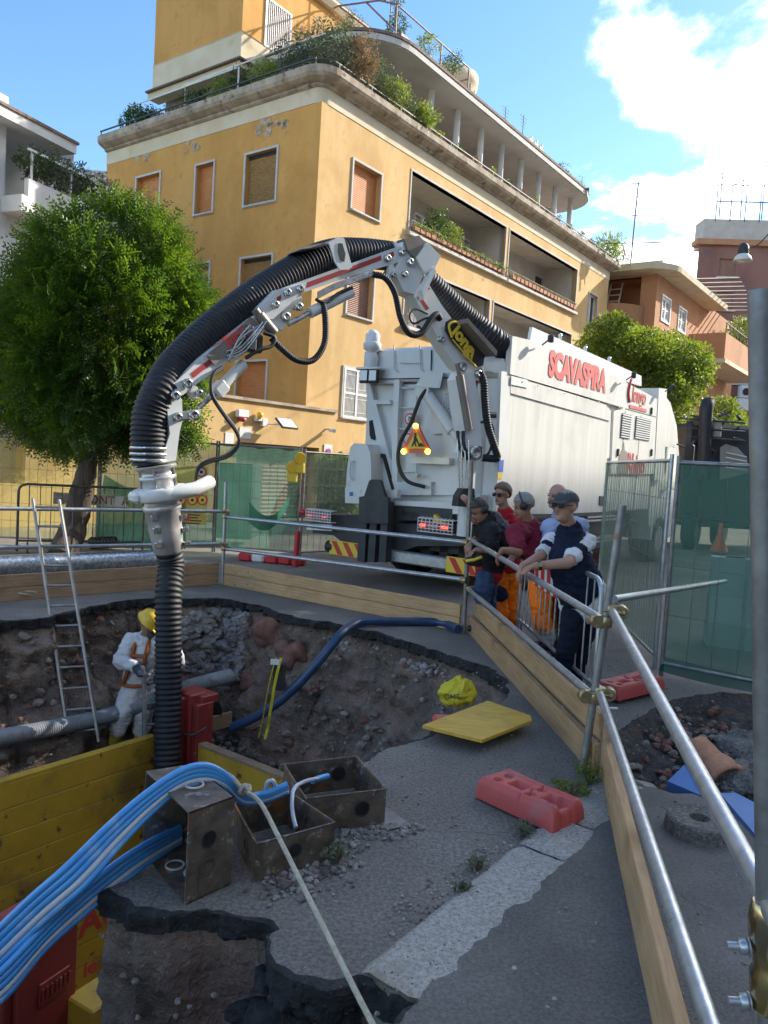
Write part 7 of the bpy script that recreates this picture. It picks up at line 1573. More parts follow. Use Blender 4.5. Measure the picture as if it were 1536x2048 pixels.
def person(label, base, caps, ell, hand_list, clothes, skin='skin', voxel=.0115, head=None, name='person'):
    """caps: (tag, a, b, ra, rb); clothes: {part: (tags, [materials by tag], offset)}"""
    root = thing(name, base, label, 'person')
    b = MB()
    for t, a, c, ra, rb in caps: capsule(b, a, c, ra, rb)
    for t, c, r, M in ell: ellip(b, c, r, M)
    for t, a, c, ra, rb in hand_list: capsule(b, a, c, ra, rb, 8)
    tmp = b.build('tmp_body', skin, origin=(0,0,0))
    md = tmp.modifiers.new('r', 'REMESH'); md.mode = 'VOXEL'; md.voxel_size = voxel
    ms = tmp.modifiers.new('s', 'SMOOTH'); ms.iterations = 4; ms.factor = .5
    dg = bpy.context.evaluated_depsgraph_get(); me = bpy.data.meshes.new_from_object(tmp.evaluated_get(dg)); bpy.data.objects.remove(tmp)
    nv = len(me.vertices); co = np.empty(nv*3); me.vertices.foreach_get('co', co); co = co.reshape(-1,3)
    no = np.empty(nv*3); me.vertices.foreach_get('normal', no); no = no.reshape(-1,3)
    best = np.full(nv, 1e9); tg = np.zeros(nv, int); tags = []
    for t, a, c, ra, rb in caps+hand_list:
        if t not in tags: tags.append(t)
        a = np.array(a); c = np.array(c); ax = c-a; L2 = max(1e-9, ax@ax); u = np.clip(((co-a)@ax)/L2, 0, 1); d_ = np.linalg.norm(co-(a+u[:,None]*ax), axis=1)-(ra+(rb-ra)*u)
        m = d_ < best; best[m] = d_[m]; tg[m] = tags.index(t)
    for t, c, r, M in ell:
        if t not in tags: tags.append(t)
        MM = np.array((T(*c) if M is None else M).inverted()); q = co@MM[:3,:3].T+MM[:3,3]; rr = np.array(r); k = np.linalg.norm(q/rr, axis=1); d_ = (k-1)*rr.min()
        m = d_ < best; best[m] = d_[m]; tg[m] = tags.index(t)
    fs = [tuple(p.vertices) for p in me.polygons]
    ctags = {t for (pt,_,_) in clothes.values() for t in pt}; cid = [i for i,t in enumerate(tags) if t in ctags]; under = np.isin(tg, cid); bco = co-no*np.where(under,.016,0.0)[:,None]
    bo = MB(); bo.add([Vector(v) for v in bco], fs, True); bo.build('body', skin, root)
    for part, (ptags, mats_, off) in clothes.items():
        ids = [tags.index(t) for t in ptags if t in tags]; mi = {tags.index(t): k for k, t in enumerate(ptags) if t in tags}
        sel = [f for f in fs if sum(tg[i] in ids for i in f)*2 > len(f)]
        used = sorted({i for f in sel for i in f}); mp = {v: k for k, v in enumerate(used)}
        vs = []
        for i in used:
            p = Vector(co[i]); w_ = .013*fbm(p*9)+.011*fbm(Vector((p.x*16,p.y*16,p.z*28))); vs.append(p+Vector(no[i])*(off+w_*min(1,off/.008)))
        ed = {}
        for f in sel:
            for k in range(len(f)):
                e = (f[k], f[(k+1)%len(f)]); kk = tuple(sorted(e)); ed[kk] = (ed.get(kk,(0,))[0]+1, e)
        cb_ = MB(); cb_.add(vs, [], True)
        for f in sel:
            t_ = [tg[i] for i in f if tg[i] in ids]; cb_.mi = mi[max(set(t_), key=t_.count)]; cb_.f.append(tuple(mp[i] for i in f)); cb_.m.append(cb_.mi); cb_.sm.append(True)
        # turned hems back to the body
        nb_v = len(cb_.v); cb_.v.extend([tuple(Vector(co[i])-Vector(no[i])*.004) for i in used])
        for kk, (cnt, e) in ed.items():
            if cnt == 1: cb_.f.append((mp[e[1]],mp[e[0]],nb_v+mp[e[0]],nb_v+mp[e[1]])); cb_.m.append(mi.get(tg[e[0]],mi.get(tg[e[1]],0))); cb_.sm.append(False)
        cb_.build(part.rstrip('_'), mats_, root)
    return root
def hand(wr, dirv, palm_n, side, curl=.5, s=1.0):
    """palm and five fingers; dirv = finger direction, palm_n = direction fingers curl to, side = thumb side"""
    dirv = Vector(dirv).normalized(); palm_n = Vector(palm_n); palm_n = (palm_n-dirv*palm_n.dot(dirv)).normalized(); sd_ = dirv.cross(palm_n)*side
    out = []; wr = Vector(wr); k1 = wr+dirv*.085*s
    for u in (-.026,0,.026): out.append(('hand', wr+dirv*.02, k1+sd_*u*s, .024*s, .017*s))
    for i, (u, l_) in enumerate(((.033,.070),(.011,.080),(-.011,.074),(-.032,.056))):
        p0 = k1+sd_*u*s; d1 = (dirv*math.cos(curl*.7)+palm_n*math.sin(curl*.7)); p1 = p0+d1*l_*.5*s; d2 = dirv*math.cos(curl*1.7)+palm_n*math.sin(curl*1.7); p2 = p1+d2*l_*.5*s
        out += [('hand', p0, p1, .0115*s, .0105*s), ('hand', p1, p2, .0105*s, .009*s)]
    t0 = wr+dirv*.03*s+sd_*.03*s; t1 = t0+(dirv*.7+sd_*.6+palm_n*.3).normalized()*.045*s; t2 = t1+(dirv*.9+palm_n*.5).normalized()*.035*s
    out += [('hand', t0, t1, .014*s, .012*s), ('hand', t1, t2, .012*s, .010*s)]
    return out
def head_parts(c, f, up=Z, s=1.0):
    """ellipsoids of a head centred at c looking along f"""
    f = Vector(f).normalized(); up = Vector(up); x = f.cross(up).normalized(); up = x.cross(f)
    M = Matrix(((x.x,f.x,up.x,c[0]),(x.y,f.y,up.y,c[1]),(x.z,f.z,up.z,c[2]),(0,0,0,1)))
    P = lambda a,b_,c_: M@Vector((a*s,b_*s,c_*s)); e = []
    e.append(('head', P(0,-.012,.03), (.078*s,.098*s,.092*s), M@T(0,-.012*s,.03*s)))
    e.append(('head', P(0,.028,-.05), (.060*s,.066*s,.075*s), M@T(0,.028*s,-.05*s)))
    e.append(('head', P(0,.098,-.018), (.016*s,.024*s,.030*s), M@T(0,.098*s,-.018*s)))
    e.append(('head', P(0,.08,-.085), (.03*s,.024*s,.024*s), M@T(0,.08*s,-.085*s)))
    for sx in (-1,1): e.append(('head', P(sx*.082,-.005,-.005), (.012*s,.022*s,.034*s), M@T(sx*.082*s,-.005*s,-.005*s)))
    return e, M
def face_details(root, M, s=1.0, glasses=None, brows='hair_dark'):
    q = MB(M)
    for sx in (-1,1): ellip(q, (sx*.032*s,.083*s,.012*s), (.012*s,.010*s,.007*s), None, 8)
    q.build('eyes', 'lens_dark' if not glasses else 'lens_dark', root)
    q = MB(M)
    for sx in (-1,1): q.tube([(sx*.014*s,.094*s,.03*s),(sx*.034*s,.090*s,.034*s),(sx*.052*s,.076*s,.029*s)], .005*s, 5)
    q.build('eyebrows', brows, root)
    q = MB(M); q.tube([(-.024*s,.088*s,-.062*s),(0,.098*s,-.060*s),(.024*s,.088*s,-.062*s)], .005*s, 5); q.build('mouth', 'muff_red', root)
    if glasses:
        q = MB(M)
        for sx in (-1,1): q.bbox((sx*.034*s-.026*s,.094*s,-.008*s),(sx*.034*s+.026*s,.101*s,.028*s), .006)
        g_ = q.build('glasses', glasses, root); q = MB(M)
        q.tube([(-.06*s,.098*s,.02*s),(.06*s,.098*s,.02*s)], .003, 5)
        for sx in (-1,1): q.tube([(sx*.06*s,.096*s,.018*s),(sx*.086*s,.0,.016*s)], .003, 5)
        q.build('glasses_frame', 'ink', root)
def hair_cap(root, M, m, s=1.0, zmin=.0, back=-.05, bald=False, fringe=.085):
    q = MB(M); bm = bmesh.new(); bmesh.ops.create_icosphere(bm, subdivisions=4, radius=1); keep = []
    for f in bm.faces:
        c = f.calc_center_median()
        x, y, z = c.x*.086, c.y*.106-.014, c.z*.10+.032
        lim = .045+ (y/.1)*.045 if y > 0 else .045-(-y/.1)*.10
        if z > lim and not (bald and z > .06): keep.append(f)
    idx = {}; vs = []; fs = []
    for f in keep:
        t = []
        for v in f.verts:
            if v.index not in idx:
                idx[v.index] = len(vs); k = 1+.05*fbm(v.co*5); vs.append(Vector((v.co.x*.086*k*s,(v.co.y*.106*k-.014)*s,(v.co.z*.102*k+.034)*s)))
            t.append(idx[v.index])
        fs.append(tuple(t))
    bm.free(); q.add(vs, fs, True); o = q.build('hair', m, root); mo = o.modifiers.new('t', 'SOLIDIFY'); mo.thickness = .006; return o
def ear_muffs(root, M, s=1.0, over=True):
    q = MB(M)
    q.tube([(.098*s*math.cos(R(t)),-.01*s,.02*s+(.125*s)*math.sin(R(t))) for t in range(0,181,15)], .008, 6); hb = q.build('ear_muffs', 'ink', root)
    for sx in (-1,1): q = MB(M); q.lathe([(.0,.0),(.038*s,.004),(.042*s,.02),(.036*s,.04),(.0,.045)], 16, frame((sx*.088*s,-.008*s,.0),(0,1,0),(sx,0,0))); q.build('muff_cup', 'muff_red' if sx > 0 else 'ink', hb)
def limb(tag1, a, b, c, r, tag2=None, split=None):
    """two-bone limb with tapered capsules"""
    return [(tag1, a, b, r[0], r[1]), (tag2 or tag1, b, c, r[1], r[2])]
def shoe(tag, an, f, s=1.0):
    f = Vector(f).normalized(); an = Vector(an); zf = an.z-.055
    heel = Vector((an.x,an.y,zf))-f*.04
    return [(tag, heel, heel+f*.13, .042, .040), (tag, heel+f*.12, heel+f*.21-Z*.008, .038, .030), (tag, an, heel+f*.05, .042, .045)]
# ---- the man in the cap
def man_cap():
    A = lambda px,py,Y: at(px,py,Y)
    f = (A(1060,1060,5.7)-A(1130,1010,6.25)); f.z = -.12; hc = A(1131,1013,6.22)
    e, M = head_parts(hc, Vector((-.75,-.62,-.05)), Z, 1.06)
    nk = A(1140,1054,6.28); shN = A(1172,1084,6.30); shF = A(1104,1082,6.46); ch = A(1140,1118,6.26); be = A(1155,1165,6.28); pe = A(1165,1208,6.36)
    hN, hF = A(1150,1222,6.30), A(1182,1222,6.45)
    elN, wrN = A(1136,1126,6.02), A(1070,1132,6.02); elF, wrF = A(1082,1112,6.28), A(1044,1133,6.15)
    kN, kF = A(1133,1300,6.28), A(1160,1298,6.46); anN, anF = A(1118,1370,6.34), A(1150,1366,6.52)
    caps = [('neck', nk, hc-Z*.06, .062,.058), ('shirt', ch, be, .165,.18), ('shirt', be, pe, .185,.165), ('shirt', nk-Z*.03, ch, .09,.15), ('shirt', shF+Vector((.05,0,-.01)), shN+Vector((-.05,0,-.01)), .085,.085), ('hem', pe+Vector((.02,0,.045)), pe+Vector((.0,0,.035)), .197,.197),
        ('stripe', shN, shN.lerp(elN,.36), .072,.066), ('shirt', shN.lerp(elN,.40), shN.lerp(elN,.56), .064,.060), ('stripe', shN.lerp(elN,.60), shN.lerp(elN,.80), .058,.056), ('arm', shN.lerp(elN,.85), elN, .050,.048), ('arm', elN, wrN, .048,.032),
        ('stripe', shF, shF.lerp(elF,.36), .070,.064), ('shirt', shF.lerp(elF,.40), shF.lerp(elF,.56), .062,.058), ('stripe', shF.lerp(elF,.60), shF.lerp(elF,.80), .056,.054), ('arm', shF.lerp(elF,.85), elF, .048,.046), ('arm', elF, wrF, .046,.031),
        ('leg', hN, kN, .105,.072), ('leg', kN, anN+Z*.04, .072,.056), ('leg', hF, kF, .105,.072), ('leg', kF, anF+Z*.04, .072,.056), ('leg', pe-Z*.03, (hN+hF)/2, .15,.13)]
    caps += shoe('shoe', anN, (-.8,-.5,0))+shoe('shoe', anF, (-.8,-.5,0))
    hl = hand(wrN, A(1040,1142,6.05)-wrN, Vector((-.2,.1,-1)), 1, .8)+hand(wrF, A(1032,1160,6.12)-wrF, Vector((.3,-.2,-1)), -1, .9)
    r_ = person('man in grey cap and navy striped polo leaning on the railing', (anN.x,anN.y,0), caps, e, hl, {'polo_shirt': (['shirt','stripe','hem'], ['cloth_navy','cloth_white','cloth_white'], .010), 'trousers': (['leg'], ['trouser_dark'], .010), 'shoes': (['shoe'], ['leather'], .004)})
    face_details(r_, M, 1, 'lens_dark', 'hair_grey'); hair_cap(r_, M, 'hair_grey')
    q = MB(M); pr = [(.102*math.cos(R(t)),.045+.085*math.sin(R(t))) for t in range(0,91,15)]; q.lathe([(a if a > .001 else .0005,b) for a,b in pr], 20, Matrix.Diagonal((.93,1.1,1,1))@T(0,-.012,0)); cp_ = q.build('cap', 'cap_grey', r_)
    q = MB(M); vs = []; 
    for i in range(13):
        t = R(-70+140*i/12); vs += [Vector((.09*math.sin(t),.07+.035*math.cos(t),.052)), Vector((.088*math.sin(t),.10+.075*math.cos(t),.036-.012*math.sin(t)**2))]
    q.add(vs, [(2*i,2*i+1,2*i+3,2*i+2) for i in range(12)], True); o = q.build('cap_peak', 'cap_grey', cp_); o.modifiers.new('t','SOLIDIFY').thickness = .005
    q = MB(frame(wrN.lerp(elN,.14), (1,0,0), wrN-elN)); q.lathe([(.036,-.012),(.04,0),(.036,.012)], 14); wt = q.build('wristwatch', 'leather', r_); q = MB(frame(wrN.lerp(elN,.14)+Vector((0,-.04,.012)), (1,0,0), (0,-1,.4))); q.lathe([(.018,0),(.018,.008)], 14); q.build('watch_face', 'brass', wt)
    q = MB(); q.tube(bez([nk+Vector((-.07,-.03,-.02)),nk+Vector((-.04,-.09,-.045)),nk+Vector((.06,-.08,-.03)),nk+Vector((.09,.0,.0))], 14), .012, 6); q.build('collar', 'cloth_navy', r_)
man_cap()
# ---- maroon polo, seen from behind, ear muffs
def man_maroon():
    A = at; hc = A(1048,1012,7.55); e, M = head_parts(hc, Vector((-.9,.25,-.45)))
    nk = A(1060,1048,7.6); shN = A(1030,1066,7.35); shF = A(1078,1064,7.85); ch = A(1070,1085,7.62); be = A(1085,1125,7.68); pe = A(1092,1158,7.72)
    elN, wrN = A(1036,1103,7.2), A(1004,1100,7.15); elF, wrF = A(1062,1112,7.95), A(1034,1112,7.6)
    hN, hF = A(1082,1170,7.66), A(1100,1170,7.82); kN, kF = A(1082,1225,7.6), A(1102,1225,7.85); anN, anF = A(1094,1282,7.66), A(1106,1276,7.9)
    caps = [('neck', nk, hc-Z*.05, .062,.058), ('shirt', ch, be, .165,.165), ('shirt', be, pe, .165,.155), ('shirt', nk-Z*.02, ch, .09,.15), ('shirt', shN, shF, .09,.09), ('shirt', shN, shN.lerp(elN,.8), .075,.066), ('arm', shN.lerp(elN,.8), elN, .055,.05), ('arm', elN, wrN, .048,.03), ('shirt', shF, elF, .07,.055), ('arm', elF, wrF, .045,.03),
        ('leg', hN, kN, .11,.085), ('leg', hF, kF, .11,.085), ('leg', pe-Z*.02, (hN+hF)/2, .15,.14), ('leg', kN, kN.lerp(anN,.5), .085,.085), ('leg', kF, kF.lerp(anF,.5), .085,.085), ('band', kN.lerp(anN,.55), anN+Z*.05, .085,.08), ('band', kF.lerp(anF,.55), anF+Z*.05, .085,.08)]
    caps += shoe('shoe', anN, (-.7,-.2,0))+shoe('shoe', anF, (-.7,-.1,0))
    hl = hand(wrN, A(990,1126,7.15)-wrN, Vector((.2,-.3,-1)), 1, .5)+hand(wrF, A(1012,1118,7.4)-wrF, Vector((0,0,-1)), -1, .7)
    r_ = person('man in maroon polo and orange trousers bending over the barrier with ear muffs', (anN.x,anN.y,0), caps, e, hl, {'polo_shirt': (['shirt'], ['cloth_maroon'], .010), 'trousers': (['leg','band'], ['hivis','cloth_band'], .014), 'shoes': (['shoe'], ['leather'], .004)}, 'skin_tan')
    face_details(r_, M, 1, None, 'hair_grey'); hair_cap(r_, M, 'hair_grey'); ear_muffs(r_, M)
man_maroon()
# ---- sunglasses, red shirt, arm up on the post
def man_red():
    A = at; hc = A(1004,990,8.75); e, M = head_parts(hc, Vector((-.72,-.68,-.12)))
    nk = A(1010,1022,8.8); shN = A(985,1046,8.72); shF = A(1040,1046,8.95); ch = A(1012,1062,8.85); be = A(1012,1100,8.9); pe = A(1010,1132,8.92)
    elN, wrN = A(950,1040,8.55), A(938,1012,8.48); elF, wrF = A(1046,1090,8.85), A(1020,1115,8.65)
    hN, hF = A(1000,1145,8.88), A(1020,1145,8.98); kN, kF = A(998,1195,8.84), A(1020,1195,8.98); anN, anF = A(1002,1240,8.86), A(1024,1240,9.0)
    caps = [('neck', nk, hc-Z*.05, .062,.058), ('shirt', ch, be, .165,.16), ('shirt', be, pe, .16,.15), ('shirt', nk-Z*.02, ch, .09,.15), ('shirt', shN, shF, .085,.085), ('shirt', shN, shN.lerp(elN,.55), .072,.062), ('arm', shN.lerp(elN,.55), elN, .052,.048), ('arm', elN, wrN, .046,.03), ('shirt', shF, elF, .07,.055), ('arm', elF, wrF, .045,.03),
        ('leg', hN, kN, .108,.085), ('leg', hF, kF, .108,.085), ('leg', pe-Z*.02, (hN+hF)/2, .14,.14), ('leg', kN, anN+Z*.04, .085,.08), ('leg', kF, anF+Z*.04, .085,.08), ('patch', hN.lerp(kN,.72)+Vector((-.02,-.04,0)), hN.lerp(kN,.86)+Vector((.0,-.04,0)), .085,.085)]
    caps += shoe('shoe', anN, (-.6,-.7,0))+shoe('shoe', anF, (-.6,-.7,0))
    hl = hand(wrN, A(927,990,8.45)-wrN, Vector((-.6,.5,.3)), -1, .7)+hand(wrF, A(1008,1125,8.6)-wrF, Vector((0,0,-1)), -1, .7)
    r_ = person('man in sunglasses and red shirt holding the post with a raised hand', (anN.x,anN.y,0), caps, e, hl, {'polo_shirt': (['shirt'], ['cloth_red'], .010), 'trousers': (['leg','patch'], ['hivis','cloth_navy'], .014), 'shoes': (['shoe'], ['leather'], .004)})
    face_details(r_, M, 1, 'lens_dark', 'hair_brown'); hair_cap(r_, M, 'hair_brown', 1.12)
man_red()
# ---- dark shirt and jeans, head down, ear muffs
def man_dark():
    A = at; hc = A(960,1020,8.15); e, M = head_parts(hc, Vector((-.85,-.25,-.75)))
    nk = A(978,1042,8.2); shN = A(985,1062,8.0); shF = A(975,1062,8.4); ch = A(988,1075,8.22); be = A(988,1110,8.3); pe = A(978,1138,8.36)
    elN, wrN = A(985,1098,7.95), A(953,1100,8.0); elF, wrF = A(960,1082,8.45), A(943,1084,8.3)
    hN, hF = A(972,1150,8.30), A(980,1150,8.46); kN, kF = A(964,1195,8.28), A(976,1195,8.46); anN, anF = A(968,1245,8.32), A(980,1240,8.5)
    caps = [('neck', nk, hc-Z*.04, .062,.058), ('shirt', ch, be, .16,.15), ('shirt', be, pe, .15,.14), ('shirt', nk, ch, .10,.15), ('grey', nk+Vector((.05,.02,.0)), ch+Vector((.09,.05,.04)), .10,.12), ('shirt', shN, shF, .085,.085), ('shirt', shN, shN.lerp(elN,.85), .076,.066), ('arm', shN.lerp(elN,.85), elN, .052,.05), ('arm', elN, wrN, .048,.031), ('shirt', shF, elF, .07,.055), ('arm', elF, wrF, .045,.03),
        ('leg', hN, kN, .10,.075), ('leg', hF, kF, .10,.075), ('leg', pe-Z*.02, (hN+hF)/2, .13,.13), ('leg', kN, anN+Z*.04, .075,.06), ('leg', kF, anF+Z*.04, .075,.06), ('red', pe+Z*.02, pe-Z*.03, .148,.145)]
    caps += shoe('shoe', anN, (-.8,-.3,0))+shoe('shoe', anF, (-.8,-.3,0))
    hl = hand(wrN, A(930,1112,7.98)-wrN, Vector((.1,-.2,-1)), 1, .7)+hand(wrF, A(934,1102,8.2)-wrF, Vector((0,0,-1)), -1, .6)
    r_ = person('man in dark shirt and jeans looking down into the pit with ear muffs', (anN.x,anN.y,0), caps, e, hl, {'shirt': (['shirt','grey','red'], ['cloth_black','cloth_grey','cloth_red'], .010), 'jeans': (['leg'], ['denim'], .012), 'shoes': (['shoe'], ['leather'], .004)}, 'skin_tan')
    face_details(r_, M, 1, None, 'hair_dark'); hair_cap(r_, M, 'hair_dark'); ear_muffs(r_, M)
    g_ = thing('work_gloves', A(945,1120,7.95), 'black and yellow work gloves held by the man in the dark shirt', 'gloves')
    q = MB(); c = A(946,1122,7.95); ellip(q, c, (.09,.06,.055)); ellip(q, c+Vector((.05,0,.01)), (.06,.05,.07)); q.build('glove', 'leather', g_)
    q = MB(); q.tube([c+Vector((-.08,-.05,.0)),c+Vector((0,-.075,.02)),c+Vector((.08,-.04,.05))], .016, 6); q.build('yellow_trim', 'letter_yellow', g_)
man_dark()
# ---- bald man in a light blue shirt behind
def man_bald():
    A = at; hc = A(1114,993,7.55); e, M = head_parts(hc, Vector((-.8,-.5,-.1)))
    nk = A(1124,1030,7.6); shN = A(1100,1056,7.45); shF = A(1160,1052,7.75); ch = A(1132,1075,7.62); be = A(1140,1120,7.66); pe = A(1142,1165,7.68)
    elN, wrN = A(1100,1110,7.35), A(1110,1150,7.3); elF, wrF = A(1172,1110,7.75), A(1165,1160,7.7)
    hN, hF = A(1132,1180,7.62), A(1155,1180,7.75); kN, kF = A(1130,1235,7.6), A(1152,1235,7.75); anN, anF = A(1130,1290,7.62), A(1152,1285,7.78)
    caps = [('neck', nk, hc-Z*.06, .062,.058), ('shirt', ch, be, .16,.16), ('shirt', be, pe, .16,.15), ('shirt', nk-Z*.02, ch, .09,.15), ('shirt', shN, shF, .085,.085), ('shirt', shN, elN, .072,.055), ('arm', elN, wrN, .045,.03), ('shirt', shF, elF, .07,.055), ('arm', elF, wrF, .045,.03), ('leg', hN, kN, .10,.075), ('leg', hF, kF, .10,.075), ('leg', pe-Z*.02, (hN+hF)/2, .14,.13), ('leg', kN, anN+Z*.04, .075,.06), ('leg', kF, anF+Z*.04, .075,.06)]
    caps += shoe('shoe', anN, (-.7,-.6,0))+shoe('shoe', anF, (-.7,-.6,0))
    hl = hand(wrN, Vector((-.1,-.1,-1)), Vector((1,0,0)), -1, .4)+hand(wrF, Vector((0,-.1,-1)), Vector((-1,0,0)), 1, .4)
    r_ = person('bald man in light blue shirt half hidden behind the man in the cap', (anN.x,anN.y,0), caps, e, hl, {'shirt': (['shirt'], ['cloth_blue'], .010), 'trousers': (['leg'], ['trouser_dark'], .010), 'shoes': (['shoe'], ['leather'], .004)})
    face_details(r_, M, 1, None, 'hair_grey')
    hair_cap(r_, M, 'hair_grey', 1, bald=True)
man_bald()
# ---- worker in white coverall in the pit
def worker():
    A = lambda px,py,Y: at(px-9+(1400-py)*.03,py,Y+.24); hc = A(300,1246,7.9); e, M = head_parts(hc, Vector((.75,-.35,-.65)), Vector((0,0,1)), .97)
    nk = A(298,1272,8.0); shN = A(268,1284,7.92); shF = A(344,1288,8.0); ch = A(298,1300,8.0); be = A(290,1335,8.02); pe = A(284,1368,8.05)
    elN, wrN = A(247,1322,7.82), A(274,1332,7.72); elF, wrF = A(362,1320,7.9), A(340,1345,7.75)
    hN, hF = A(275,1378,8.0), A(300,1378,8.1); kN, kF = A(256,1422,7.85), A(296,1424,7.98); anN, anF = A(240,1490,7.95), A(292,1492,8.1)
    caps = [('neck', nk, hc-Z*.05, .06,.055), ('suit', ch, be, .165,.155), ('suit', be, pe, .155,.16), ('suit', nk-Z*.02, ch, .09,.15), ('suit', shN, shF, .085,.085), ('suit', shN, elN, .08,.068), ('suit', elN, wrN, .068,.05), ('suit', shF, elF, .08,.068), ('suit', elF, wrF, .066,.05), ('suit', hN, kN, .115,.092), ('suit', kN, kN.lerp(anN,.5), .092,.08), ('suit', hF, kF, .115,.092), ('suit', kF, kF.lerp(anF,.5), .09,.08), ('suit', pe-Z*.02, (hN+hF)/2, .15,.14), ('boot', kN.lerp(anN,.5), anN, .066,.055), ('boot', kF.lerp(anF,.5), anF, .066,.055)]
    caps += shoe('boot', anN, (.3,-.9,0))+shoe('boot', anF, (.5,-.8,0))
    hl = [('glove', *t[1:]) for t in hand(wrN, A(290,1344,7.62)-wrN, Vector((.3,.2,-1)), 1, .6, 1.12)]+[('glove2', *t[1:]) for t in hand(wrF, A(322,1352,7.68)-wrF, Vector((0,0,-1)), -1, .8, 1.1)]
    r_ = person('worker in white coverall, yellow helmet and safety harness down in the pit', (anN.x,anN.y,anN.z-.06), caps, e, hl, {'coverall': (['suit'], ['coverall'], .016), 'boots': (['boot'], ['boot_yellow'], .008), 'glove': (['glove'], ['glove_blue'], .004), 'glove_': (['glove2'], ['glove_blue'], .004)}, 'skin_tan')
    face_details(r_, M, .97)
    q = MB(M); q.lathe([(.125,.028),(.128,.035),(.112,.042),(.11,.06),(.095,.115),(.06,.148),(.02,.158),(.0,.16)], 22, Matrix.Diagonal((.95,1.15,1,1))); q.bbox((-.06,.1,.028),(.06,.165,.038), .004); hm = q.build('helmet', 'helmet', r_)
    q = MB(M); disc(q, Vector((-.115,.0,.075)), Vector((0,1,0)), Vector((.25,0,1)).normalized(), .014, 10); q.build('helmet_mark', 'ink', hm)
    q = MB(M); q.lathe([(.03,0),(.045,.02),(.04,.05)], 12, frame((0,.09,-.06),(1,0,0),(0,1,-.2))); q.build('dust_mask', 'rubber', r_)
    q = MB()
    off = Vector((-.05,-.165,0))
    for pts in ([nk+Vector((-.07,-.1,.0)),ch+Vector((-.08,-.185,.03)),be+Vector((-.09,-.18,0)),pe+Vector((-.11,-.17,.05))],[nk+Vector((.07,-.1,.0)),ch+Vector((.06,-.185,.03)),be+Vector((.07,-.18,0))],[pe+Vector((-.17,-.05,.04)),pe+Vector((-.10,-.16,.03)),pe+Vector((.03,-.19,.03)),pe+Vector((.15,-.1,.04))],[hN+Vector((-.11,.0,-.02)),hN+Vector((-.05,-.13,-.08)),hN+Vector((.05,-.13,-.14)),hN+Vector((.1,-.05,-.16))],[ch+Vector((-.08,-.19,-.02)),ch+Vector((.06,-.19,-.02))]): q.tube(bez(pts, 12), .022, 6)
    q.build('harness', 'harness', r_)
worker()
# ================================================================== TREES AND PLANTS
mat('leaf_tree', (.022,.052,.010), (.045,.088,.015), scale=2.5, rough=.45, coord='World', trans=(.26,.42,.02,.34,(.10,.21,.015)), spec=.35)
mat('leaf_street', (.065,.105,.018), (.095,.14,.025), scale=2.0, rough=.5, coord='World', trans=(.36,.46,.04,.42,(.26,.36,.03)))
mat('leaf_dark', (.03,.06,.02), (.05,.085,.03), scale=3, rough=.5, coord='World', trans=(.12,.22,.03,.3))
mat('leaf_olive', (.10,.12,.075), (.14,.16,.105), scale=3, rough=.6, coord='World', trans=(.16,.2,.08,.3))
mat('leaf_lime', (.13,.19,.03), (.19,.24,.05), scale=3, rough=.5, coord='World', trans=(.34,.42,.05,.35))
mat('leaf_dry', (.26,.17,.08), (.34,.24,.13), scale=3, rough=.8, coord='World', trans=(.3,.2,.1,.25))
mat('bark', (.07,.05,.038), (.12,.09,.07), scale=5, rough=.95, bump=1.0, bscale=9, stretch=(3,3,.5), bdist=.03)
G = np.random.default_rng(11)
def rand_rot(dirs, spread, droop=0.0):
    n = len(dirs); d_ = dirs+G.normal(0, spread, (n,3)); d_[:,2] -= droop; d_ /= np.linalg.norm(d_, axis=1)[:,None]
    r = G.normal(0,1,(n,3)); y = np.cross(d_, r); y /= np.linalg.norm(y, axis=1)[:,None]; z = np.cross(d_, y)
    return np.stack([d_, y, z], axis=2)
def instance(template_v, nq, pos, rot, sc):
    n = len(pos); v = np.einsum('nij,kj->nki', rot, template_v)*sc[:,None,None]+pos[:,None,:]
    v = v.reshape(-1,3); f = np.arange(n*nq*4).reshape(-1,4); return v, f
def leaf_mesh(name, v, f, m, parent, origin=None, smooth=False):
    me = bpy.data.meshes.new(name); org = np.array(parent.location if parent else (origin or (0,0,0)))
    v = v-org; me.vertices.add(len(v)); me.vertices.foreach_set('co', v.astype(np.float32).ravel())
    me.loops.add(f.size); me.loops.foreach_set('vertex_index', f.astype(np.int32).ravel()); me.polygons.add(len(f)); me.polygons.foreach_set('loop_start', np.arange(0,f.size,4,dtype=np.int32)); me.polygons.foreach_set('loop_total', np.full(len(f),4,dtype=np.int32))
    me.update(calc_edges=True); me.materials.append(MAT[m]); o = bpy.data.objects.new(name, me); COL.objects.link(o); o.parent = parent; return o
def frond_template(pairs=7, L_=.34, lw=.026, ll=.085, droop=.14):
    q = []
    for i in range(pairs):
        t = (i+.5)/pairs; x = L_*t; z = -droop*t*t
        for s_ in (-1,1):
            ang = R(62-18*t); dx, dy = math.cos(ang)*s_*0+math.cos(ang), s_*math.sin(ang); k = ll*(1-.45*abs(t-.4)); a = np.array((x,0,z)); tip = a+np.array((dx*k,dy*k,-.012)); side = np.array((-dy,dx,0))*lw*.5*s_; mid = (a+tip)/2
            q += [a, mid+side, tip, mid-side]
    return np.array(q), pairs*2
def simple_leaf(L_, w_): return np.array([(0,0,0),(L_*.5,w_*.5,L_*.06),(L_,0,-L_*.08),(L_*.5,-w_*.5,L_*.06)]), 1
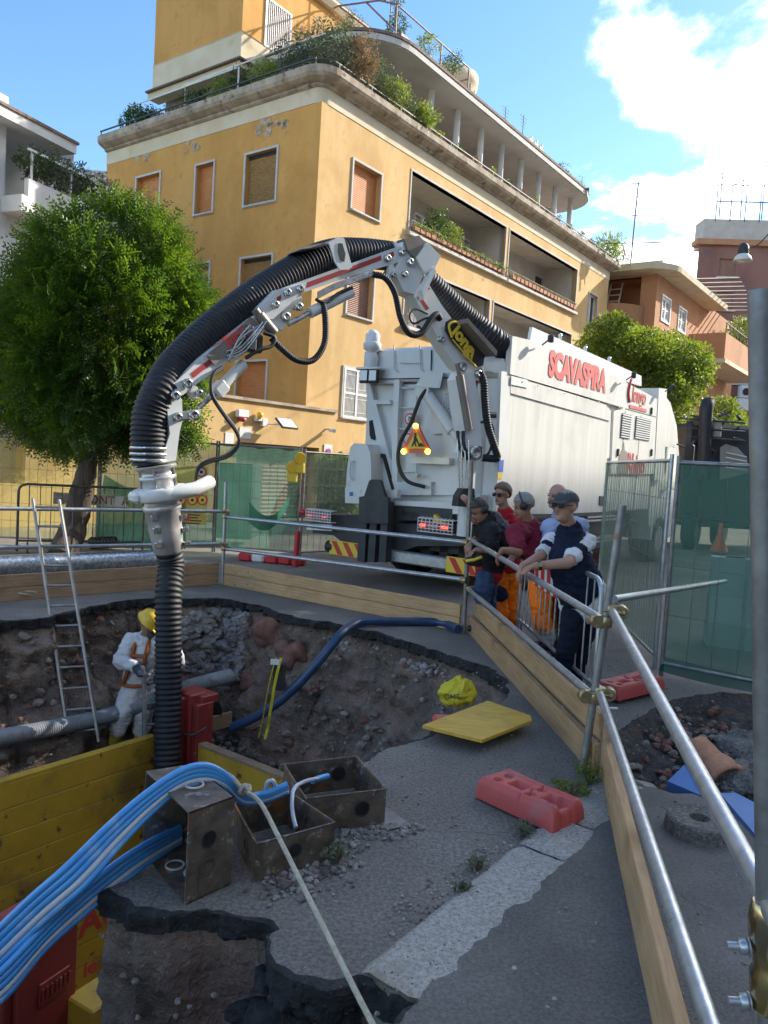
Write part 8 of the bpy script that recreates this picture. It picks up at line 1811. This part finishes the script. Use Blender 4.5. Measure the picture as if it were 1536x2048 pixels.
def cluster_leaf(n, L_, w_, rad):
    q = []
    for i in range(n):
        a = G.uniform(0,2*math.pi); b = G.uniform(-.3,1.0); d_ = np.array((math.cos(a)*math.cos(b),math.sin(a)*math.cos(b),math.sin(b))); s_ = np.cross(d_,(0.3,.2,1)); s_ /= np.linalg.norm(s_); o_ = d_*rad*G.uniform(.1,.6); q += [o_, o_+d_*L_*.5+s_*w_*.5, o_+d_*L_, o_+d_*L_*.5-s_*w_*.5]
    return np.array(q), n
def branch(b, a, c, ra, rb, seed, wob=.12, n=9):
    P = []; a = Vector(a); c = Vector(c); L_ = (c-a).length
    for i in range(n+1):
        t = i/n; p = a.lerp(c,t); k = wob*L_*math.sin(math.pi*t)
        P.append(p+Vector((fbm((seed,t*2,0)),fbm((seed,t*2,5)),fbm((seed,t*2,9))))*k)
    b.tube(P, ra, 9, True, True, [ra+(rb-ra)*i/n for i in range(n+1)]); return P
# --- the tree at the left
TY, TK = 12.75, .9
tb_ = gp(132,1116)
tree = thing('tree', tb_, 'bushy green tree with a leaning trunk at the left', 'tree')
ctr = at(196,690,TY); b = MB(); fork = at(178,915,TY)
P = bez([tb_+Vector((-.1,0,-.05)), at(146,1060,TY), at(160,1000,TY), at(172,950,TY), fork], 16); rr = [.24-.10*i/(len(P)-1)+.03*fbm((i*.7,1,2)) for i in range(len(P))]
b.tube(P, .2, 12, True, True, rr)
for k in range(11):
    a_ = k*2.4; c = ctr+Vector((1.2*math.cos(a_),1.1*math.sin(a_),-.7+1.7*((k*.37)%1))); branch(b, fork, c, .085, .02, k*3.3)
b.build('trunk', 'bark', tree)
lob = [(ctr+Vector((0,0,-.05)),1.3*TK)]
for k in range(26):
    a_ = k*2.399; zt = -1.45+2.9*(k/25); rad = TK*1.18*math.sqrt(max(.06,1-((zt+.25)/2.0)**2)); lob.append((ctr+Vector((rad*math.cos(a_),rad*.95*math.sin(a_),zt*TK)), TK*(.45+.3*abs(fbm((k*1.7,2,3))))))
for (px,py,r_) in ((228,465,.42),(300,475,.38),(150,480,.42),(75,575,.4),(30,640,.42),(25,740,.45),(40,815,.4),(110,850,.36),(200,862,.36),(280,855,.36),(340,830,.36),(368,870,.2),(360,640,.40),(335,540,.38),(378,600,.28),(360,740,.34),(310,490,.3),(262,435,.2),(225,430,.22),(20,690,.35)): lob.append((at(px,py,TY), r_*TK))
pos = []; dirs = []
for c, r_ in lob:
    n_ = int(520*r_*r_/.36) if r_ < 1.15 else 1900
    u = G.normal(0,1,(n_,3)); u /= np.linalg.norm(u,axis=1)[:,None]; rad = r_*(.35+.65*G.random(n_)**.45); pos.append(np.array(c)+u*rad[:,None]); dirs.append(u)
pos = np.concatenate(pos); dirs = np.concatenate(dirs); o_ = pos-np.array(ctr); o_ /= np.linalg.norm(o_,axis=1)[:,None]; dirs = dirs*.5+o_*.8; dirs[:,2] += .10
tv, nq = frond_template(); pos = pos
v, f = instance(tv, nq, pos, rand_rot(dirs,.3,.45), G.uniform(.75,1.25,len(pos))); leaf_mesh('crown', v, f, 'leaf_tree', tree)
# --- street trees behind the truck
def street_tree(label, base, cpx, Y, blobs, n, leaf, m='leaf_street', trunk=True, ls=.11):
    tr = thing('tree', base, label, 'tree', 'street trees behind the truck'); b = MB(); c0 = at(*cpx,Y)
    f_ = Vector((base.x,base.y,c0.z-1.0)); b.tube([base,base.lerp(f_,.5)+Vector((.06,0,0)),f_], .16, 10, True, True, [.17,.14,.12])
    for k,(px,py,r_) in enumerate(blobs): branch(b, f_, at(px,py,Y), .06, .02, k*2.1)
    b.build('trunk', 'bark', tr); pos = []; dirs = []
    tot = sum(r_**2 for _,_,r_ in blobs)
    for k,(px,py,r_) in enumerate(blobs):
        c = np.array(at(px,py,Y+((k*.618)%1-.5)*2.4)); n_ = int(n*r_*r_/tot); u = G.normal(0,1,(n_,3)); u /= np.linalg.norm(u,axis=1)[:,None]; rad = r_*(.3+.7*G.random(n_)**.5); pos.append(c+u*rad[:,None]*np.array((1.1,1.1,.85))); dirs.append(u)
    pos = np.concatenate(pos); dirs = np.concatenate(dirs); tv, nq = cluster_leaf(7, ls, ls*.42, ls*1.6); v, f = instance(tv, nq, pos, rand_rot(dirs,.5,-.1), G.uniform(.7,1.3,len(pos))); leaf_mesh('crown', v, f, m, tr)
sb_ = at(1300,1000,25); sb_.z = 0
street_tree('leafy street tree rising behind the lettered truck body', sb_, (1290,740), 25, [(1222,672,.75),(1255,690,.8),(1290,700,.8),(1330,700,.75),(1370,715,.7),(1215,700,.6),(1180,690,.45),(1300,740,.9),(1350,745,.8),(1395,735,.55),(1330,780,.7),(1370,790,.6),(1345,820,.55),(1225,650,.45),(1270,730,.8),(1400,760,.4),(1360,840,.5)], 5200, .1)
sb_ = at(1450,1000,33); sb_.z = 0
street_tree('smaller light green street tree beyond the drilling truck', sb_, (1450,840), 33, [(1440,820,.7),(1465,845,.7),(1480,870,.6),(1425,850,.6),(1500,890,.6),(1450,870,.7)], 1800, .1)
# --- shrubs
def shrub(label, base, r_, h, m, n=260, ls=.10, lw=.35, up=.3, stem=True, cat='plant', grp=None, name='shrub', pot=False, sag=0):
    base = Vector(base); o = thing(name, base, label, cat, grp); b = MB(); c = base+Z*h*.6
    if pot: q = MB(); q.lathe([(r_*.35,0),(r_*.45,h*.22),(r_*.5,h*.22),(r_*.46,h*.24)], 12, T(*base)); q.build('pot', 'terracotta', o)
    for k in range(5): a_ = k*1.3; branch(b, base, c+Vector((r_*.5*math.cos(a_),r_*.5*math.sin(a_),h*.15)), max(.008,r_*.03), .004, k+r_*10, .1, 5)
    b.build('stem', 'bark', o)
    u = G.normal(0,1,(n,3)); u /= np.linalg.norm(u,axis=1)[:,None]; k = (.25+.75*G.random(n)**.5)*(1+.35*np.array([fbm((x*1.7+r_*9,y*1.7,z*1.7+h)) for x,y,z in u])); pos = np.array(c)+u*k[:,None]*np.array((r_,r_,h*.5)); dd = u+np.array((0,0,up)); tv, nq = cluster_leaf(5, ls, ls*lw, ls*.8); v, f = instance(tv, nq, pos, rand_rot(dd,.4,sag), G.uniform(.7,1.3,n)); leaf_mesh('foliage', v, f, m, o)
    return o
BP = lambda s_, l, z: FB@Vector((s_,l,z))
TG = 'plants on the roof terrace'
for (s_,l,r_,h,m,n_,ls,lab) in (
    (.35,9.7,.55,.9,'leaf_dark',260,.14,'dark spiky plant at the left end of the roof terrace'),
    (.35,8.6,.6,.75,'leaf_dark',260,.14,'dark low plant next to the leftmost one on the roof terrace'),
    (.4,7.4,.4,.6,'leaf_olive',140,.10,'small greyish plant left of the middle of the shaded terrace edge'),
    (.4,6.2,.45,.9,'leaf_dark',200,.12,'upright dark green plant below the attic block on the shaded terrace edge'),
    (.4,5.1,.45,1.1,'leaf_lime',200,.11,'light green bush below the attic corner on the terrace'),
    (.4,4.0,.5,1.15,'leaf_dark',240,.11,'dark green bush right of the light one on the shaded terrace edge'),
    (.45,2.9,.6,1.1,'leaf_lime',260,.12,'yellow green bush left of the terrace corner'),
    (.6,1.6,.75,1.5,'leaf_olive',420,.13,'grey green oleander just left of the terrace corner'),
    (.9,.5,.8,1.75,'leaf_olive',460,.14,'tall grey green oleander at the terrace corner'),
    (1.5,-.25,.5,1.5,'leaf_dry',360,.12,'dried brown plant hanging over the terrace corner'),
    (2.6,.2,.8,1.4,'leaf_olive',420,.11,'silvery olive bush right of the dried plant'),
    (3.3,-.1,.65,1.0,'leaf_lime',340,.11,'yellowish green bush below the porch roof curve'),
    (4.1,.1,.55,1.1,'leaf_olive',280,.11,'grey bush left of the first porch column'),
    (5.2,-.1,.6,.9,'leaf_lime',260,.15,'strap leaved light green plant beside the first porch column')):
    shrub(lab, BP(s_,l,13.44), r_, h, m, n_, ls, .3, .5, grp=TG)
for (s_,l,z,r_,h,m,n_,lab) in ((6.4,2.2,17.8,.4,.9,'leaf_dark',140,'thin dark plant at the corner of the upper terrace'),(8.2,2.0,17.8,.45,.9,'leaf_lime',150,'light green plant in the upper terrace planter, middle'),(10.0,2.0,17.8,.5,.9,'leaf_dark',170,'leafy plant in the upper terrace planter, right end'),(5.9,4.0,17.8,.4,1.2,'leaf_olive',120,'sparse plant under the tube pergola'),(6.0,2.0,18.2,.3,1.6,'leaf_olive',100,'climbing plant on the pergola post'),(20.0,1.4,16.0,.5,1.5,'leaf_olive',200,'plant behind the trellis at the far end of the porch roof'),(21.2,1.2,16.0,.5,1.2,'leaf_lime',180,'light plant at the right end of the roof trellis'),(19.0,1.4,16.0,.45,1.3,'leaf_dark',160,'dark plant in the middle of the roof trellis')):
    shrub(lab, BP(s_,l,z), r_, h, m, n_, .11, .3, .5, grp=TG)
for i in range(13):
    s_ = 6.2+i*1.32; shrub('small plant on the porch edge, %s from the left' % ORD[i], BP(s_,-.18,13.6), .16, .28, ('leaf_lime','leaf_dark','leaf_dry')[i%3], 40, .07, .4, .5, grp='small plants along the porch edge')
shrub('palm like plant at the far right end of the terrace', BP(24.2,.3,13.4), .9, 1.3, 'leaf_lime', 200, .4, .12, .6, grp=TG)
shrub('tall dark shrub in the upper loggia', BP(7.0,.25,9.95), .5, 1.4, 'leaf_dark', 340, .09, .4, .3, grp='loggia plants'); shrub('bright green shrub beside the tall dark one in the upper loggia', BP(7.9,.1,9.9), .4, 1.1, 'leaf_lime', 260, .09, .4, .3, grp='loggia plants')
for i in range(20):
    s_ = 5.1+i*.36 if i < 19 else 12; q = None
    if 5.0 < s_ < 11.8:
        t_ = thing('flower_box', PR(s_,9.95,-.12), 'flower box on the left upper loggia rail, %s from the left' % ORD[i], 'flower box', 'flower boxes on the left upper loggia'); q = MB(FB); q.bbox((s_-.15,-.22,10.02),(s_+.15,-.08,10.16), .01); q.build('box', 'terracotta', t_)
        n_ = 26; u = G.normal(0,1,(n_,3))*np.array((.12,.06,.06)); pos = np.array(PR(s_,10.24,-.15))+u; tv, nq = cluster_leaf(4,.08,.04,.05); v, f = instance(tv,nq,pos,rand_rot(np.tile((0,0,1.),(n_,1)),.8),G.uniform(.6,1.2,n_)); leaf_mesh('foliage', v, f, ('leaf_lime','leaf_dark','leaf_lime','leaf_dry')[i%4], t_)
for i in range(18):
    s_ = 12.6+i*.39; t_ = thing('flower_box', PR(s_,9.95,-.12), 'flower box on the right upper loggia rail, %s from the left' % ORD[i], 'flower box', 'flower boxes on the right upper loggia'); q = MB(FB); q.bbox((s_-.15,-.22,10.02),(s_+.15,-.08,10.2), .01); q.build('box', 'terracotta', t_)
    n_ = 12; u = G.normal(0,1,(n_,3))*np.array((.12,.05,.04)); pos = np.array(PR(s_,10.25,-.15))+u; tv, nq = cluster_leaf(4,.06,.03,.05); v, f = instance(tv,nq,pos,rand_rot(np.tile((0,0,1.),(n_,1)),.8),G.uniform(.6,1.2,n_)); leaf_mesh('foliage', v, f, 'leaf_dry' if i % 3 else 'leaf_lime', t_)
# hedge at the foot of the block
hd = thing('hedge', at(668,1030,21.5)*1, 'clipped green hedge between the truck and the ochre block', 'hedge'); hd.location.z = 0
pos = []
for k in range(900):
    px = G.uniform(632,725); zt = at(px,893,21.5).z-.25; p = at(px,950,21.5+G.uniform(0,1.0)); z_ = zt*(G.random()**.5)+.12*fbm((px*.06,1,1)); pos.append((p.x,p.y,max(.1,z_)))
pos = np.array(pos); tv, nq = cluster_leaf(6,.10,.05,.08); v, f = instance(tv,nq,pos,rand_rot(np.tile((0,-.5,.8),(len(pos),1)),.7),G.uniform(.7,1.3,len(pos))); leaf_mesh('foliage', v, f, 'leaf_lime', hd)
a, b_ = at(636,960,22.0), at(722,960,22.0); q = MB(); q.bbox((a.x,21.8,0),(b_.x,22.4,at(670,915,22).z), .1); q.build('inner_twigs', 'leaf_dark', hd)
# plants on the pale building's balcony
for i in range(7):
    u_ = ub1+.3+i*(UE-ub1-.4)/6.5; shrub('bush on the pale balcony at the left, %s from the left' % ORD[i], PW(u_,zrail-.75,-.45), .5, .85+.1*(i%2), 'leaf_olive' if i % 3 else 'leaf_dark', 190, .09, .4, .3, grp='bushes on the pale balcony')
shrub('light bush on the long orange balcony down the street', PO(uc-2,zbb+1.0,-1.5), 1.2, 2.2, 'leaf_lime', 260, .22, .4, .3, grp='balcony plants down the street'); shrub('dark bush at the far end of the long orange balcony', PO(uc,zbb+1.0,-1.5), .9, 1.5, 'leaf_dark', 200, .2, .4, .3, grp='balcony plants down the street')
# weeds
for (px,py,r_,h,n_,lab) in ((1178,1568,.10,.12,60,'leafy weed at the foot of the tilted corner post'),(1142,1592,.11,.07,60,'low weed left of the corner post'),(1048,1672,.05,.05,30,'small green weed beside the red fence foot at the kerb'),(672,1728,.05,.09,40,'small weed at the corner of the middle rusty box'),(955,1738,.04,.04,24,'tiny weed in the kerb joint, upper one'),(925,1785,.035,.04,24,'tiny weed in the kerb joint, lower one')):
    shrub(lab, gp(px,py,.005), r_, h, 'leaf_olive' if n_ < 60 else 'leaf_street', n_, .022, .5, .4, name='weed', cat='weed', grp='weeds')
